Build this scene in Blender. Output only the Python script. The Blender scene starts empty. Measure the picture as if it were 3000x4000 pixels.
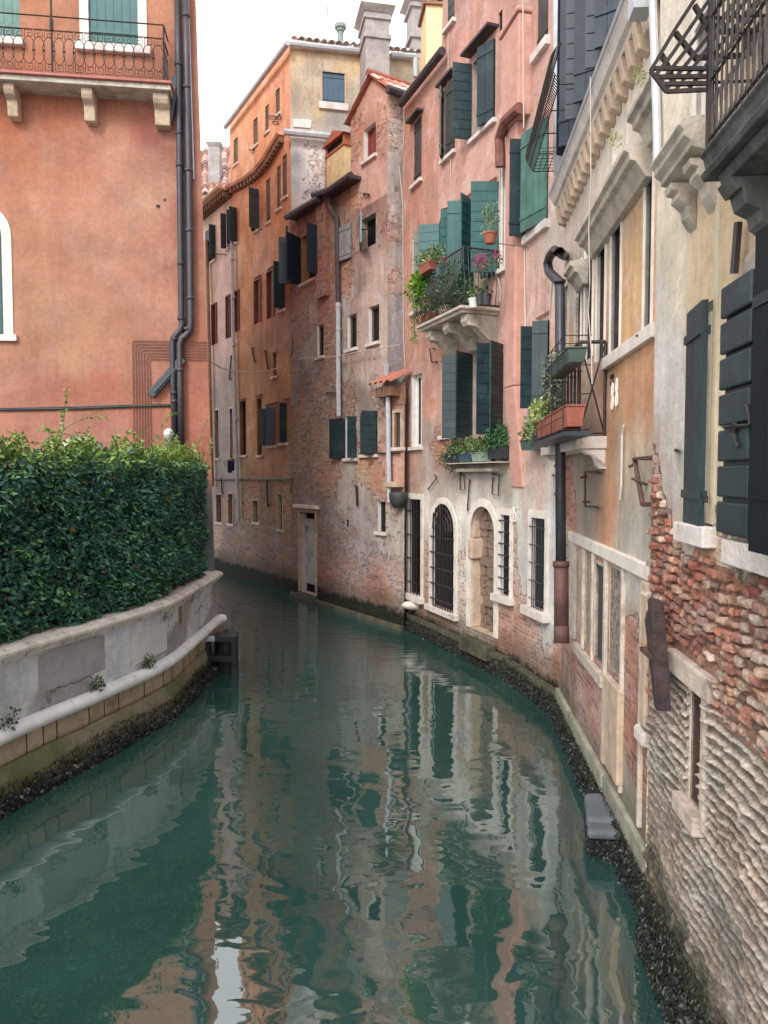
import bpy, math, random
import numpy as np
from mathutils import Vector, noise
random.seed(7); rng = np.random.default_rng(7)
S = bpy.context.scene; COL = S.collection
R = math.radians
# ------------------------------------------------------------------ camera model
FOC, CAMH, PITCH = 2900.0, 3.6, math.atan(140/2900)
def ray(px, py):
    a = (px-1500)/FOC; b = -(py-2000)/FOC
    c, s = math.cos(PITCH), math.sin(PITCH)
    return Vector((a, c+b*s, -s+b*c))
EYE = Vector((0, 0, CAMH))
def gp(px, py, z=0.0):
    r = ray(px, py); return EYE + r*((z-CAMH)/r.z)
def yp(px, py, Y):
    r = ray(px, py); return EYE + r*(Y/r.y)
class Fr:
    """vertical facade plane: u along (to picture right), z up, d out towards the canal"""
    def __init__(s, o, t):
        s.o = Vector((o.x, o.y, 0)); s.t = Vector((t.x, t.y, 0)).normalized()
        n = Vector((s.t.y, -s.t.x, 0))
        if n.dot(EYE-s.o) < 0: n = -n
        s.n = n
    def off(s, d):
        f = Fr(s.o, s.t); f.o = s.o+s.n*d; f.n = s.n; return f
    def uz(s, px, py):
        r = ray(px, py); k = (s.o-EYE).dot(s.n)/r.dot(s.n); q = EYE+r*k
        return (q-s.o).dot(s.t), q.z
    def u(s, px, py=1860): return s.uz(px, py)[0]
    def z(s, px, py): return s.uz(px, py)[1]
    def p(s, u, z, d=0.0): return s.o+s.t*u+s.n*d+Vector((0, 0, z))
    def pp(s, px, py, d=0.0):
        f = s.off(d) if d else s
        u, z = f.uz(px, py); return s.p(u, z, d)
def frame(bx, by, bz, vp, pxl, pxr=None):
    b = gp(bx, by, bz); d = ray(vp, 1860.0); d.z = 0; d.normalize()
    f = Fr(b, d if vp > bx else -d)
    f = Fr(f.p(f.u(pxl), 0), f.t)
    return f
def frame2(P, vpx, right):
    d = ray(vpx, 1860.0); d.z = 0; d.normalize()
    return Fr(P, d if right else -d)
# ------------------------------------------------------------------ colours / materials
def lin(c):
    return tuple((x/255/12.92 if x/255 <= .04045 else ((x/255+.055)/1.055)**2.4) for x in c[:3])
class NT:
    def __init__(s, name):
        s.m = bpy.data.materials.new(name); s.m.use_nodes = True; s.t = s.m.node_tree; s.t.nodes.clear()
        s.out = s.n('ShaderNodeOutputMaterial'); s.b = s.n('ShaderNodeBsdfPrincipled')
        s.l(s.b.outputs[0], s.out.inputs[0])
    def n(s, t, **k):
        x = s.t.nodes.new(t)
        for a, v in k.items(): setattr(x, a, v)
        return x
    def l(s, a, b): s.t.links.new(a, b)
    def put(s, sock, v):
        if isinstance(v, bpy.types.NodeSocket): s.l(v, sock)
        else: sock.default_value = v
    def math(s, op, a, b=0.0, c=None, clamp=False):
        x = s.n('ShaderNodeMath', operation=op, use_clamp=clamp); s.put(x.inputs[0], a); s.put(x.inputs[1], b)
        if c is not None: s.put(x.inputs[2], c)
        return x.outputs[0]
    def mix(s, f, a, b, mode='MIX'):
        x = s.n('ShaderNodeMix', data_type='RGBA', blend_type=mode)
        s.put(x.inputs[0], f); s.put(x.inputs[6], a); s.put(x.inputs[7], b); return x.outputs[2]
    def noise(s, vec, scale, det=4, rough=.6, dist=0.0, out=0):
        x = s.n('ShaderNodeTexNoise'); s.l(vec, x.inputs['Vector'])
        x.inputs['Scale'].default_value = scale; x.inputs['Detail'].default_value = det
        x.inputs['Roughness'].default_value = rough; x.inputs['Distortion'].default_value = dist
        return x.outputs[out]
    def ramp(s, v, lo, hi, a=0.0, b=1.0):
        x = s.n('ShaderNodeMapRange', interpolation_type='SMOOTHSTEP'); s.l(v, x.inputs[0])
        for i, q in enumerate((lo, hi, a, b)): x.inputs[i+1].default_value = q
        return x.outputs[0]
    def mapv(s, vec, sc, loc=(0, 0, 0)):
        x = s.n('ShaderNodeMapping'); s.l(vec, x.inputs[0]); x.inputs[3].default_value = sc; x.inputs[1].default_value = loc
        return x.outputs[0]
    def bump(s, h, dist, strength=1.0, nrm=None):
        x = s.n('ShaderNodeBump'); s.put(x.inputs['Height'], h); x.inputs['Distance'].default_value = dist
        x.inputs['Strength'].default_value = strength
        if nrm is not None: s.l(nrm, x.inputs['Normal'])
        return x.outputs[0]
def rgba(c, k=1.0): return (c[0]*k, c[1]*k, c[2]*k, 1)
MATS = {}
def simple(name, col, rough=.6, var=.25, scale=6, bump=.003, metal=0.0, streak=0.0, grime=None, gcol=(60, 58, 52), spec=.5):
    if name in MATS: return MATS[name]
    N = NT(name); c = lin(col); tc = N.n('ShaderNodeTexCoord').outputs['Object']
    f = N.ramp(N.noise(tc, scale, 6, .65), .3, .7)
    base = N.mix(f, rgba(c, 1-var), rgba([min(x, .9) for x in c], 1+var*.8))
    if streak:
        v = N.mapv(tc, (7, 7, .7)); g = N.ramp(N.noise(v, 1.6, 6, .7), .52, .78); g = N.math('MULTIPLY', g, N.ramp(N.noise(tc, 1.3, 4, .6), .4, .6))
        base = N.mix(N.math('MULTIPLY', g, streak), base, rgba(lin(gcol)))
    if grime:
        g = N.ramp(N.noise(tc, scale*.45, 8, .7), .5, .66)
        base = N.mix(N.math('MULTIPLY', g, grime), base, rgba(lin(gcol)))
    N.l(base, N.b.inputs['Base Color']); N.b.inputs['Roughness'].default_value = rough
    N.b.inputs['Metallic'].default_value = metal; N.b.inputs['Specular IOR Level'].default_value = spec
    if bump:
        N.l(N.bump(N.noise(tc, scale*5, 6, .7), bump), N.b.inputs['Normal'])
    MATS[name] = N.m; return N.m
def wall_mat(name, bc1=(1.42, 1.2, 1.1), bc2=(.5, .46, .46), mortar=(1.3, 1.32, 1.3), streak=.35, rough_bump=.006,
             blot=.35, algae=.5, brickw=.25, brickh=.07, edge=.6):
    """weathered render over brick; the colour attribute 'tint' (rgb, a = bare brick) steers it"""
    N = NT(name); uv = N.n('ShaderNodeUVMap').outputs[0]; uv.node.uv_map = 'UVMap'
    at = N.n('ShaderNodeAttribute'); at.attribute_name = 'tint'; tint = at.outputs['Color']; mask = at.outputs['Alpha']
    # brick layer
    wob = N.n('ShaderNodeVectorMath', operation='SCALE'); N.l(N.noise(uv, 3.0, 3, .6, out=1), wob.inputs[0]); wob.inputs['Scale'].default_value = .07
    ad = N.n('ShaderNodeVectorMath', operation='ADD'); N.l(uv, ad.inputs[0]); N.l(wob.outputs[0], ad.inputs[1])
    br = N.n('ShaderNodeTexBrick'); N.l(ad.outputs[0], br.inputs['Vector'])
    br.inputs['Scale'].default_value = 1; br.inputs['Brick Width'].default_value = brickw; br.inputs['Row Height'].default_value = brickh
    br.inputs['Mortar Size'].default_value = .011; br.inputs['Mortar Smooth'].default_value = .35
    br.inputs['Color1'].default_value = rgba(bc1); br.inputs['Color2'].default_value = rgba(bc2); br.inputs['Mortar'].default_value = rgba(mortar)
    bcol = N.mix(1.0, tint, br.outputs['Color'], 'MULTIPLY')
    bcol = N.mix(N.ramp(N.noise(uv, 7, 6, .75), .45, .62, 0, .8), bcol, N.mix(1.0, tint, (1.55, 1.6, 1.65, 1), 'MULTIPLY'))
    bcol = N.mix(N.ramp(N.noise(N.mapv(uv, (1, 1, 1), (7, 3, 0)), 14, 5, .7), .5, .68, 0, .75), bcol, N.mix(1.0, tint, (.38, .36, .38, 1), 'MULTIPLY'))
    bcol = N.mix(N.ramp(N.noise(N.mapv(uv, (1, 1, 1), (3, 9, 0)), 2.2, 4, .7), .48, .62, 0, .55), bcol, N.mix(1.0, tint, (1.4, .95, .72, 1), 'MULTIPLY'))
    # plaster layer
    n1 = N.ramp(N.noise(uv, 1.1, 8, .65), .3, .7, .82, 1.14); n2 = N.ramp(N.noise(uv, 11, 6, .7), .3, .7, .9, 1.1)
    st = N.math('ADD', N.math('MULTIPLY', N.math('SUBTRACT', N.noise(N.mapv(uv, (5, .4, 1)), 1.0, 7, .72), .5), N.ramp(N.noise(uv, .9, 3, .6), .35, .65)), .5)
    k = N.math('MULTIPLY', n1, n2); k = N.math('MULTIPLY', k, N.ramp(st, .35, .7, 1+streak*.3, 1-streak*.55))
    cmb = N.n('ShaderNodeCombineColor'); [N.l(k, cmb.inputs[i]) for i in range(3)]
    pcol = N.mix(1.0, tint, cmb.outputs[0], 'MULTIPLY')
    bl = N.ramp(N.noise(N.mapv(uv, (1, .8, 1), (5, 5, 0)), 1.7, 9, .72, .6), .52, .58, 0, blot)
    hsv = N.n('ShaderNodeHueSaturation'); N.l(pcol, hsv.inputs['Color']); hsv.inputs['Saturation'].default_value = .62; hsv.inputs['Value'].default_value = 1.16
    pcol = N.mix(bl, pcol, hsv.outputs[0])
    bl2 = N.ramp(N.noise(N.mapv(uv, (1, .6, 1), (15, 2, 0)), 1.3, 9, .75, .4), .56, .66, 0, blot*1.1)
    pcol = N.mix(bl2, pcol, N.mix(1.0, pcol, (.62, .6, .62, 1), 'MULTIPLY'))
    # where the render has come off
    m = N.math('ADD', mask, N.math('MULTIPLY', N.math('SUBTRACT', N.noise(uv, 3.0, 9, .7), .5), edge*2.2))
    fac = N.ramp(m, .47, .53)
    crack = N.ramp(m, .40, .47); crack2 = N.ramp(m, .53, .60); ring = N.math('SUBTRACT', crack, crack2)
    col = N.mix(fac, pcol, bcol)
    col = N.mix(N.math('MULTIPLY', N.math('MULTIPLY', ring, N.math('SUBTRACT', 1.0, N.math('ABSOLUTE', N.math('SUBTRACT', N.math('MULTIPLY', fac, 2.0), 1.0)))), .0), col, (.1, .08, .07, 1))
    # tide mark and algae
    sp = N.n('ShaderNodeSeparateXYZ'); N.l(uv, sp.inputs[0]); zz = sp.outputs[1]
    nz = N.math('MULTIPLY', N.math('SUBTRACT', N.noise(uv, 4, 7, .7), .5), .55)
    h = N.math('ADD', zz, nz)
    col = N.mix(N.ramp(h, algae+.1, algae+.5, .55, 0), col, N.mix(N.noise(uv, 12, 3), (.045, .055, .022, 1), (.16, .13, .1, 1)))
    col = N.mix(N.ramp(h, algae-.14, algae+.06, 1, 0), col, N.mix(N.ramp(N.noise(uv, 17, 5), .4, .65), (.009, .011, .010, 1), (.035, .045, .018, 1)))
    N.l(col, N.b.inputs['Base Color']); N.b.inputs['Roughness'].default_value = .88; N.b.inputs['Specular IOR Level'].default_value = .25
    hb = N.math('MULTIPLY', N.math('SUBTRACT', 1.0, br.outputs['Fac']), 1.0)
    hb = N.math('ADD', N.math('MULTIPLY', hb, .6), N.math('MULTIPLY', N.noise(uv, 14, 5, .75), 1.1))
    hp = N.math('ADD', N.math('MULTIPLY', N.noise(uv, 7, 8, .7), .55), 1.9)
    hm = N.n('ShaderNodeMix', data_type='FLOAT'); N.l(fac, hm.inputs[0]); N.l(hp, hm.inputs[2]); N.l(hb, hm.inputs[3])
    N.l(N.bump(hm.outputs[0], rough_bump*4.5), N.b.inputs['Normal'])
    MATS[name] = N.m; return N.m
# ------------------------------------------------------------------ mesh builder
class MB:
    def __init__(s, auto=False): s.v = []; s.f = []; s.m = []; s.cur = 0; s.auto = auto; s.cuts = []
    def pieces(s):
        out = []; cuts = s.cuts+[(len(s.v), len(s.f))]
        for (v0, f0), (v1, f1) in zip(cuts[:-1], cuts[1:]):
            m = MB(); m.v = s.v[v0:v1]; m.f = [tuple(i-v0 for i in f) for f in s.f[f0:f1]]; m.m = s.m[f0:f1]; out.append(m)
        return out
    def cut(s):
        if s.auto: s.cuts.append((len(s.v), len(s.f)))
    def mat(s, i): s.cur = i; return s
    def quad(s, *p):
        k = len(s.v); s.v += [Vector(q) for q in p]; s.f.append(tuple(range(k, k+len(p)))); s.m.append(s.cur)
    def hexa(s, b, t):
        s.cut()
        k = len(s.v); s.v += [Vector(q) for q in b]+[Vector(q) for q in t]
        for f in ((3, 2, 1, 0), (4, 5, 6, 7), (0, 1, 5, 4), (1, 2, 6, 5), (2, 3, 7, 6), (3, 0, 4, 7)):
            s.f.append(tuple(k+i for i in f)); s.m.append(s.cur)
    def obox(s, o, a, b, c):
        o = Vector(o); s.hexa([o, o+a, o+a+b, o+b], [o+c, o+a+c, o+a+b+c, o+b+c])
    def fbox(s, F, u0, u1, z0, z1, d0, d1):
        s.hexa([F.p(u0, z0, d0), F.p(u1, z0, d0), F.p(u1, z0, d1), F.p(u0, z0, d1)],
               [F.p(u0, z1, d0), F.p(u1, z1, d0), F.p(u1, z1, d1), F.p(u0, z1, d1)])
    def tube(s, pts, r, n=6, cap=True, r1=None):
        s.cut(); pts = [Vector(p) for p in pts]; k0 = len(s.v); L = len(pts)
        prev = None
        for i, p in enumerate(pts):
            a = pts[max(i-1, 0)]; b = pts[min(i+1, L-1)]; d = (b-a)
            d = d.normalized() if d.length > 1e-9 else Vector((0, 0, 1))
            if prev is None:
                x = d.cross(Vector((0, 0, 1)))
                if x.length < .1: x = d.cross(Vector((1, 0, 0)))
            else: x = prev-d*prev.dot(d)
            if x.length < 1e-6: x = d.orthogonal()
            x.normalize(); prev = x; y = d.cross(x)
            rr = r if r1 is None else r+(r1-r)*i/max(L-1, 1)
            for j in range(n):
                a_ = 2*math.pi*j/n; s.v.append(p+x*math.cos(a_)*rr+y*math.sin(a_)*rr)
        for i in range(L-1):
            for j in range(n):
                a_ = k0+i*n+j; b_ = k0+i*n+(j+1) % n
                s.f.append((a_, b_, b_+n, a_+n)); s.m.append(s.cur)
        if cap:
            s.f.append(tuple(k0+j for j in range(n))); s.m.append(s.cur)
            s.f.append(tuple(k0+(L-1)*n+j for j in range(n))); s.m.append(s.cur)
    def prism(s, poly, ext):
        """extrude a planar polygon (list of points) by vector"""
        k = len(s.v); n = len(poly); ext = Vector(ext)
        s.v += [Vector(p) for p in poly]+[Vector(p)+ext for p in poly]
        s.f.append(tuple(range(k, k+n))); s.m.append(s.cur); s.f.append(tuple(range(k+2*n-1, k+n-1, -1))); s.m.append(s.cur)
        for i in range(n):
            j = (i+1) % n; s.f.append((k+i, k+j, k+n+j, k+n+i)); s.m.append(s.cur)
    def lathe(s, c, prof, n=12):
        c = Vector(c); k = len(s.v)
        for r, z in prof:
            for j in range(n):
                a = 2*math.pi*j/n; s.v.append(c+Vector((r*math.cos(a), r*math.sin(a), z)))
        for i in range(len(prof)-1):
            for j in range(n):
                a = k+i*n+j; b = k+i*n+(j+1) % n; s.f.append((a, b, b+n, a+n)); s.m.append(s.cur)
        s.f.append(tuple(k+(len(prof)-1)*n+j for j in range(n))); s.m.append(s.cur)
        s.f.append(tuple(k+n-1-j for j in range(n))); s.m.append(s.cur)
    def blob(s, c, rx, ry, rz, seed=0, rough=.25):
        import itertools
        k = len(s.v); c = Vector(c); nu, nv = 8, 5
        for i in range(nv+1):
            th = math.pi*i/nv
            for j in range(nu):
                ph = 2*math.pi*j/nu; q = Vector((math.sin(th)*math.cos(ph), math.sin(th)*math.sin(ph), math.cos(th)))
                q *= 1+rough*noise.noise(q*1.7+Vector((seed, seed*2.3, 0)))
                s.v.append(c+Vector((q.x*rx, q.y*ry, q.z*rz)))
        for i in range(nv):
            for j in range(nu):
                a = k+i*nu+j; b = k+i*nu+(j+1) % nu; s.f.append((a, b, b+nu, a+nu)); s.m.append(s.cur)
    def build(s, name, mats, parent=None, smooth=False, bevel=0, tag=None):
        if not isinstance(mats, (list, tuple)): mats = [mats]
        me = bpy.data.meshes.new(name)
        org = parent['_o'] if parent is not None else None
        if org is None:
            xs = [v for v in s.v]; mn = Vector((min(v.x for v in xs), min(v.y for v in xs), min(v.z for v in xs)))
            mx = Vector((max(v.x for v in xs), max(v.y for v in xs), mn.z)); o = (mn+mx)/2
        else: o = Vector(org)
        me.from_pydata([tuple(v-o) for v in s.v], [], s.f)
        for m in mats: me.materials.append(m)
        me.polygons.foreach_set('material_index', s.m)
        if smooth: me.polygons.foreach_set('use_smooth', [True]*len(s.f))
        ob = bpy.data.objects.new(name, me); COL.objects.link(ob)
        if parent is None: ob.location = o
        else: ob.parent = parent
        ob['_o'] = list(o)
        import bmesh
        bm = bmesh.new(); bm.from_mesh(me); bmesh.ops.recalc_face_normals(bm, faces=bm.faces); bm.to_mesh(me); bm.free()
        if bevel:
            b = ob.modifiers.new('bevel', 'BEVEL'); b.width = bevel; b.segments = 2; b.limit_method = 'ANGLE'
        if tag: settag(ob, *tag)
        return ob
def settag(o, label, cat, group=None, kind=None):
    if label: o['label'] = label
    if cat: o['category'] = cat
    if group: o['group'] = group
    if kind: o['kind'] = kind
def thing(name, loc, label, cat, group=None):
    o = bpy.data.objects.new(name, None); COL.objects.link(o); o.location = loc; o['_o'] = list(loc)
    o.empty_display_size = .2
    settag(o, label, cat, group); return o
# ------------------------------------------------------------------ leaves
def leafmesh(name, C, D, L, W, colr, mat, parent=None, tag=None, kind=None):
    """C base points, D leaf directions (N,3), L lengths, W widths, colr (N,3)"""
    N = len(C); D = D/np.linalg.norm(D, axis=1)[:, None]
    rnd = rng.normal(size=(N, 3)); Sd = np.cross(D, rnd); Sd /= np.linalg.norm(Sd, axis=1)[:, None]
    Nn = np.cross(D, Sd)
    V = np.empty((N, 4, 3)); V[:, 0] = C; V[:, 1] = C+D*(L*.45)[:, None]+Sd*(W*.5)[:, None]+Nn*(W*.18)[:, None]
    V[:, 2] = C+D*L[:, None]; V[:, 3] = C+D*(L*.45)[:, None]-Sd*(W*.5)[:, None]+Nn*(W*.18)[:, None]
    o = np.array(parent['_o']) if parent is not None else np.array([C[:, 0].mean(), C[:, 1].mean(), C[:, 2].min()])
    V = (V-o).reshape(-1, 3)
    k = np.arange(N)*4; F = np.empty((N, 2, 3), int); F[:, 0] = np.stack([k, k+1, k+2], 1); F[:, 1] = np.stack([k, k+2, k+3], 1)
    F = F.reshape(-1)
    me = bpy.data.meshes.new(name); me.vertices.add(N*4); me.vertices.foreach_set('co', V.ravel())
    me.loops.add(N*6); me.loops.foreach_set('vertex_index', F); me.polygons.add(N*2)
    me.polygons.foreach_set('loop_start', np.arange(N*2)*3); me.polygons.foreach_set('loop_total', np.full(N*2, 3))
    me.update(); me.validate()
    ca = me.color_attributes.new('lc', 'FLOAT_COLOR', 'POINT'); a = np.ones((N, 4, 4)); a[:, :, :3] = colr[:, None, :]
    ca.data.foreach_set('color', a.ravel())
    me.materials.append(mat); ob = bpy.data.objects.new(name, me); COL.objects.link(ob)
    if parent is not None: ob.parent = parent
    else: ob.location = o
    ob['_o'] = list(o)
    if tag: settag(ob, *tag)
    if kind: ob['kind'] = kind
    return ob
def leaf_mat(name='leaf', rough=.45, trans=.25):
    if name in MATS: return MATS[name]
    N = NT(name); at = N.n('ShaderNodeAttribute'); at.attribute_name = 'lc'
    N.l(at.outputs['Color'], N.b.inputs['Base Color']); N.b.inputs['Roughness'].default_value = rough
    tr = N.n('ShaderNodeBsdfTranslucent'); N.l(at.outputs['Color'], tr.inputs[0])
    mx = N.n('ShaderNodeMixShader'); mx.inputs[0].default_value = trans
    N.l(N.b.outputs[0], mx.inputs[1]); N.l(tr.outputs[0], mx.inputs[2]); N.l(mx.outputs[0], N.out.inputs[0])
    MATS[name] = N.m; return N.m
def bush(name, cs, rad, n, L, cols, parent, spread=1.0, down=0.0):
    """leaf cloud round centres cs"""
    cs = np.array([list(c) for c in cs]); idx = rng.integers(0, len(cs), n)
    q = rng.normal(size=(n, 3)); q /= np.linalg.norm(q, axis=1)[:, None]
    rr = rad*rng.random(n)**.45
    C = cs[idx]+q*rr[:, None]*np.array([1, 1, spread]); D = q+rng.normal(size=(n, 3))*.5; D[:, 2] -= down
    cc = np.array([lin(c) for c in cols])[rng.integers(0, len(cols), n)]*(.6+.8*rng.random((n, 1)))
    ll = L*(.6+.8*rng.random(n))
    return leafmesh(name, C, D, ll, ll*.5, cc, leaf_mat(), parent)
# ------------------------------------------------------------------ facade wall with openings
def wall(name, F, u0, u1, z0, ztop, holes, pts, mat, parent, res=.12, d=0.0, kp=3.0, arches=(), warp=None, albedo=1.0, hue=(1, 1, 1)):
    """grid wall in plane F; holes = [(u0,u1,z0,z1)], arches = holes whose head is round; pts = [(px,py,(r,g,b),brick)]"""
    zt = ztop if callable(ztop) else (lambda u: ztop)
    zmax = max(zt(u0+(u1-u0)*i/60) for i in range(61))
    us = set(np.linspace(u0, u1, max(2, int((u1-u0)/res)+1)).round(4)); zs = set(np.linspace(z0, zmax, max(2, int((zmax-z0)/res)+1)).round(4))
    for h in holes:
        for a in (h[0], h[1]):
            if u0 < a < u1: us = {x for x in us if abs(x-a) > res*.3 or x in (round(u0, 4), round(u1, 4))}; us.add(round(a, 4))
    for h in holes:
        for a in (h[2], h[3]):
            if z0 < a < zmax: zs.add(round(a, 4))
    for h in holes:
        for a in (h[0], h[1]):
            if u0 < a < u1: us.add(round(a, 4))
    us = sorted(us); zs = sorted(zs)
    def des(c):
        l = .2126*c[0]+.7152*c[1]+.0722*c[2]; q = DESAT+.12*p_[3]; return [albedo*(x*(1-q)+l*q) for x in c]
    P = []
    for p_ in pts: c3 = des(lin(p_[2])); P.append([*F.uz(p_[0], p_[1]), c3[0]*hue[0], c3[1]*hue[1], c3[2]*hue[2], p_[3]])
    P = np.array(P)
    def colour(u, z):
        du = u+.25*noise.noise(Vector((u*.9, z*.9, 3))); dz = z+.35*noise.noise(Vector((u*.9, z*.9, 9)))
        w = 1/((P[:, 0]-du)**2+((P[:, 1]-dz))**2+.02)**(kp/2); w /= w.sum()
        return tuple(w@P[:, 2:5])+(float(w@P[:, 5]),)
    V = []; VC = []; UV = []; FA = []; idx = {}
    def vert(u, z):
        k = (round(u, 4), round(z, 4))
        if k not in idx:
            idx[k] = len(V); dd = d+(warp(u, z) if warp else 0)
            V.append(F.p(u, z, dd)); VC.append(colour(u, z)); UV.append((u, z))
        return idx[k]
    ztc = {u: zt(u) for u in us}
    for i in range(len(us)-1):
        a, b = us[i], us[i+1]; ta, tb = ztc[a], ztc[b]; mu = (a+b)/2
        hh = [h for h in holes if h[0]-1e-4 < mu < h[1]+1e-4]
        for j in range(len(zs)-1):
            c, e = zs[j], zs[j+1]; mz = (c+e)/2
            if any(h[2] < mz < h[3] for h in hh): continue
            q = [(a, min(c, ta)), (b, min(c, tb)), (b, min(e, tb)), (a, min(e, ta))]
            if q[0][1] >= q[3][1]-1e-5 and q[1][1] >= q[2][1]-1e-5: continue
            ids = []
            for x in q:
                k = vert(*x)
                if k not in ids: ids.append(k)
            if len(ids) > 2: FA.append(ids)
    for h in arches:                                    # spandrels over round heads
        a, b, zb, zh = h; w = (b-a)/2; c = (a+b)/2; sp = zh-w*h_k(h); n = 14
        ring = [(c-w*math.cos(math.pi*i/n), sp+(zh-sp)*math.sin(math.pi*i/n)) for i in range(n+1)]
        for i in range(n):
            p0, p1 = ring[i], ring[i+1]
            FA.append([vert(*p0), vert(*p1), vert(p1[0], zh), vert(p0[0], zh)]) if abs(p0[1]-zh) > 1e-4 and abs(p1[1]-zh) > 1e-4 else \
                FA.append([vert(*p0), vert(*p1), vert(*((p0[0], zh) if abs(p0[1]-zh) > 1e-4 else (p1[0], zh)))])
    o = Vector(parent['_o']); me = bpy.data.meshes.new(name); me.from_pydata([tuple(v-o) for v in V], [], FA)
    uvl = me.uv_layers.new(name='UVMap'); li = np.empty(len(me.loops), int); me.loops.foreach_get('vertex_index', li)
    uvl.data.foreach_set('uv', np.array(UV)[li].ravel())
    ca = me.color_attributes.new('tint', 'FLOAT_COLOR', 'POINT'); ca.data.foreach_set('color', np.array(VC).ravel())
    me.materials.append(mat); ob = bpy.data.objects.new(name, me); COL.objects.link(ob); ob.parent = parent; ob['_o'] = list(o)
    return ob
def h_k(h): return 1.0
DESAT = .26
# ------------------------------------------------------------------ windows
def leafpanel(mb, O, T, Nv, w, z0, z1, style='h', th=.035):
    """shutter leaf: hinge line at O (x,y), direction T, normal Nv"""
    up = Vector((0, 0, 1)); O = Vector((O.x, O.y, 0))
    mb.obox(O+up*z0-Nv*th*.25, T*w, Nv*th*.5, up*(z1-z0))
    if style == 'h':
        k = max(3, int((z1-z0)/.17)); s = (z1-z0)/k
        for i in range(k): mb.obox(O+up*(z0+i*s+.008)-Nv*th*.5+T*.01, T*(w-.02), Nv*th, up*(s-.016))
    elif style == 'l':
        k = max(6, int((z1-z0)/.09)); s = (z1-z0)/k
        for i in range(k): mb.obox(O+up*(z0+i*s)-Nv*th*.5+T*.03, T*(w-.06), Nv*th*.9+up*.02, up*(s*.55))
    else:
        k = max(2, int(w/.14)); s = w/k
        for i in range(k): mb.obox(O+up*z0-Nv*th*.5+T*(i*s+.004), T*(s-.008), Nv*th, up*(z1-z0))
        for zz in (z0+.12*(z1-z0), z0+.85*(z1-z0)): mb.obox(O+up*zz-Nv*th*.9, T*w, Nv*th*1.8, up*.05)
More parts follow.
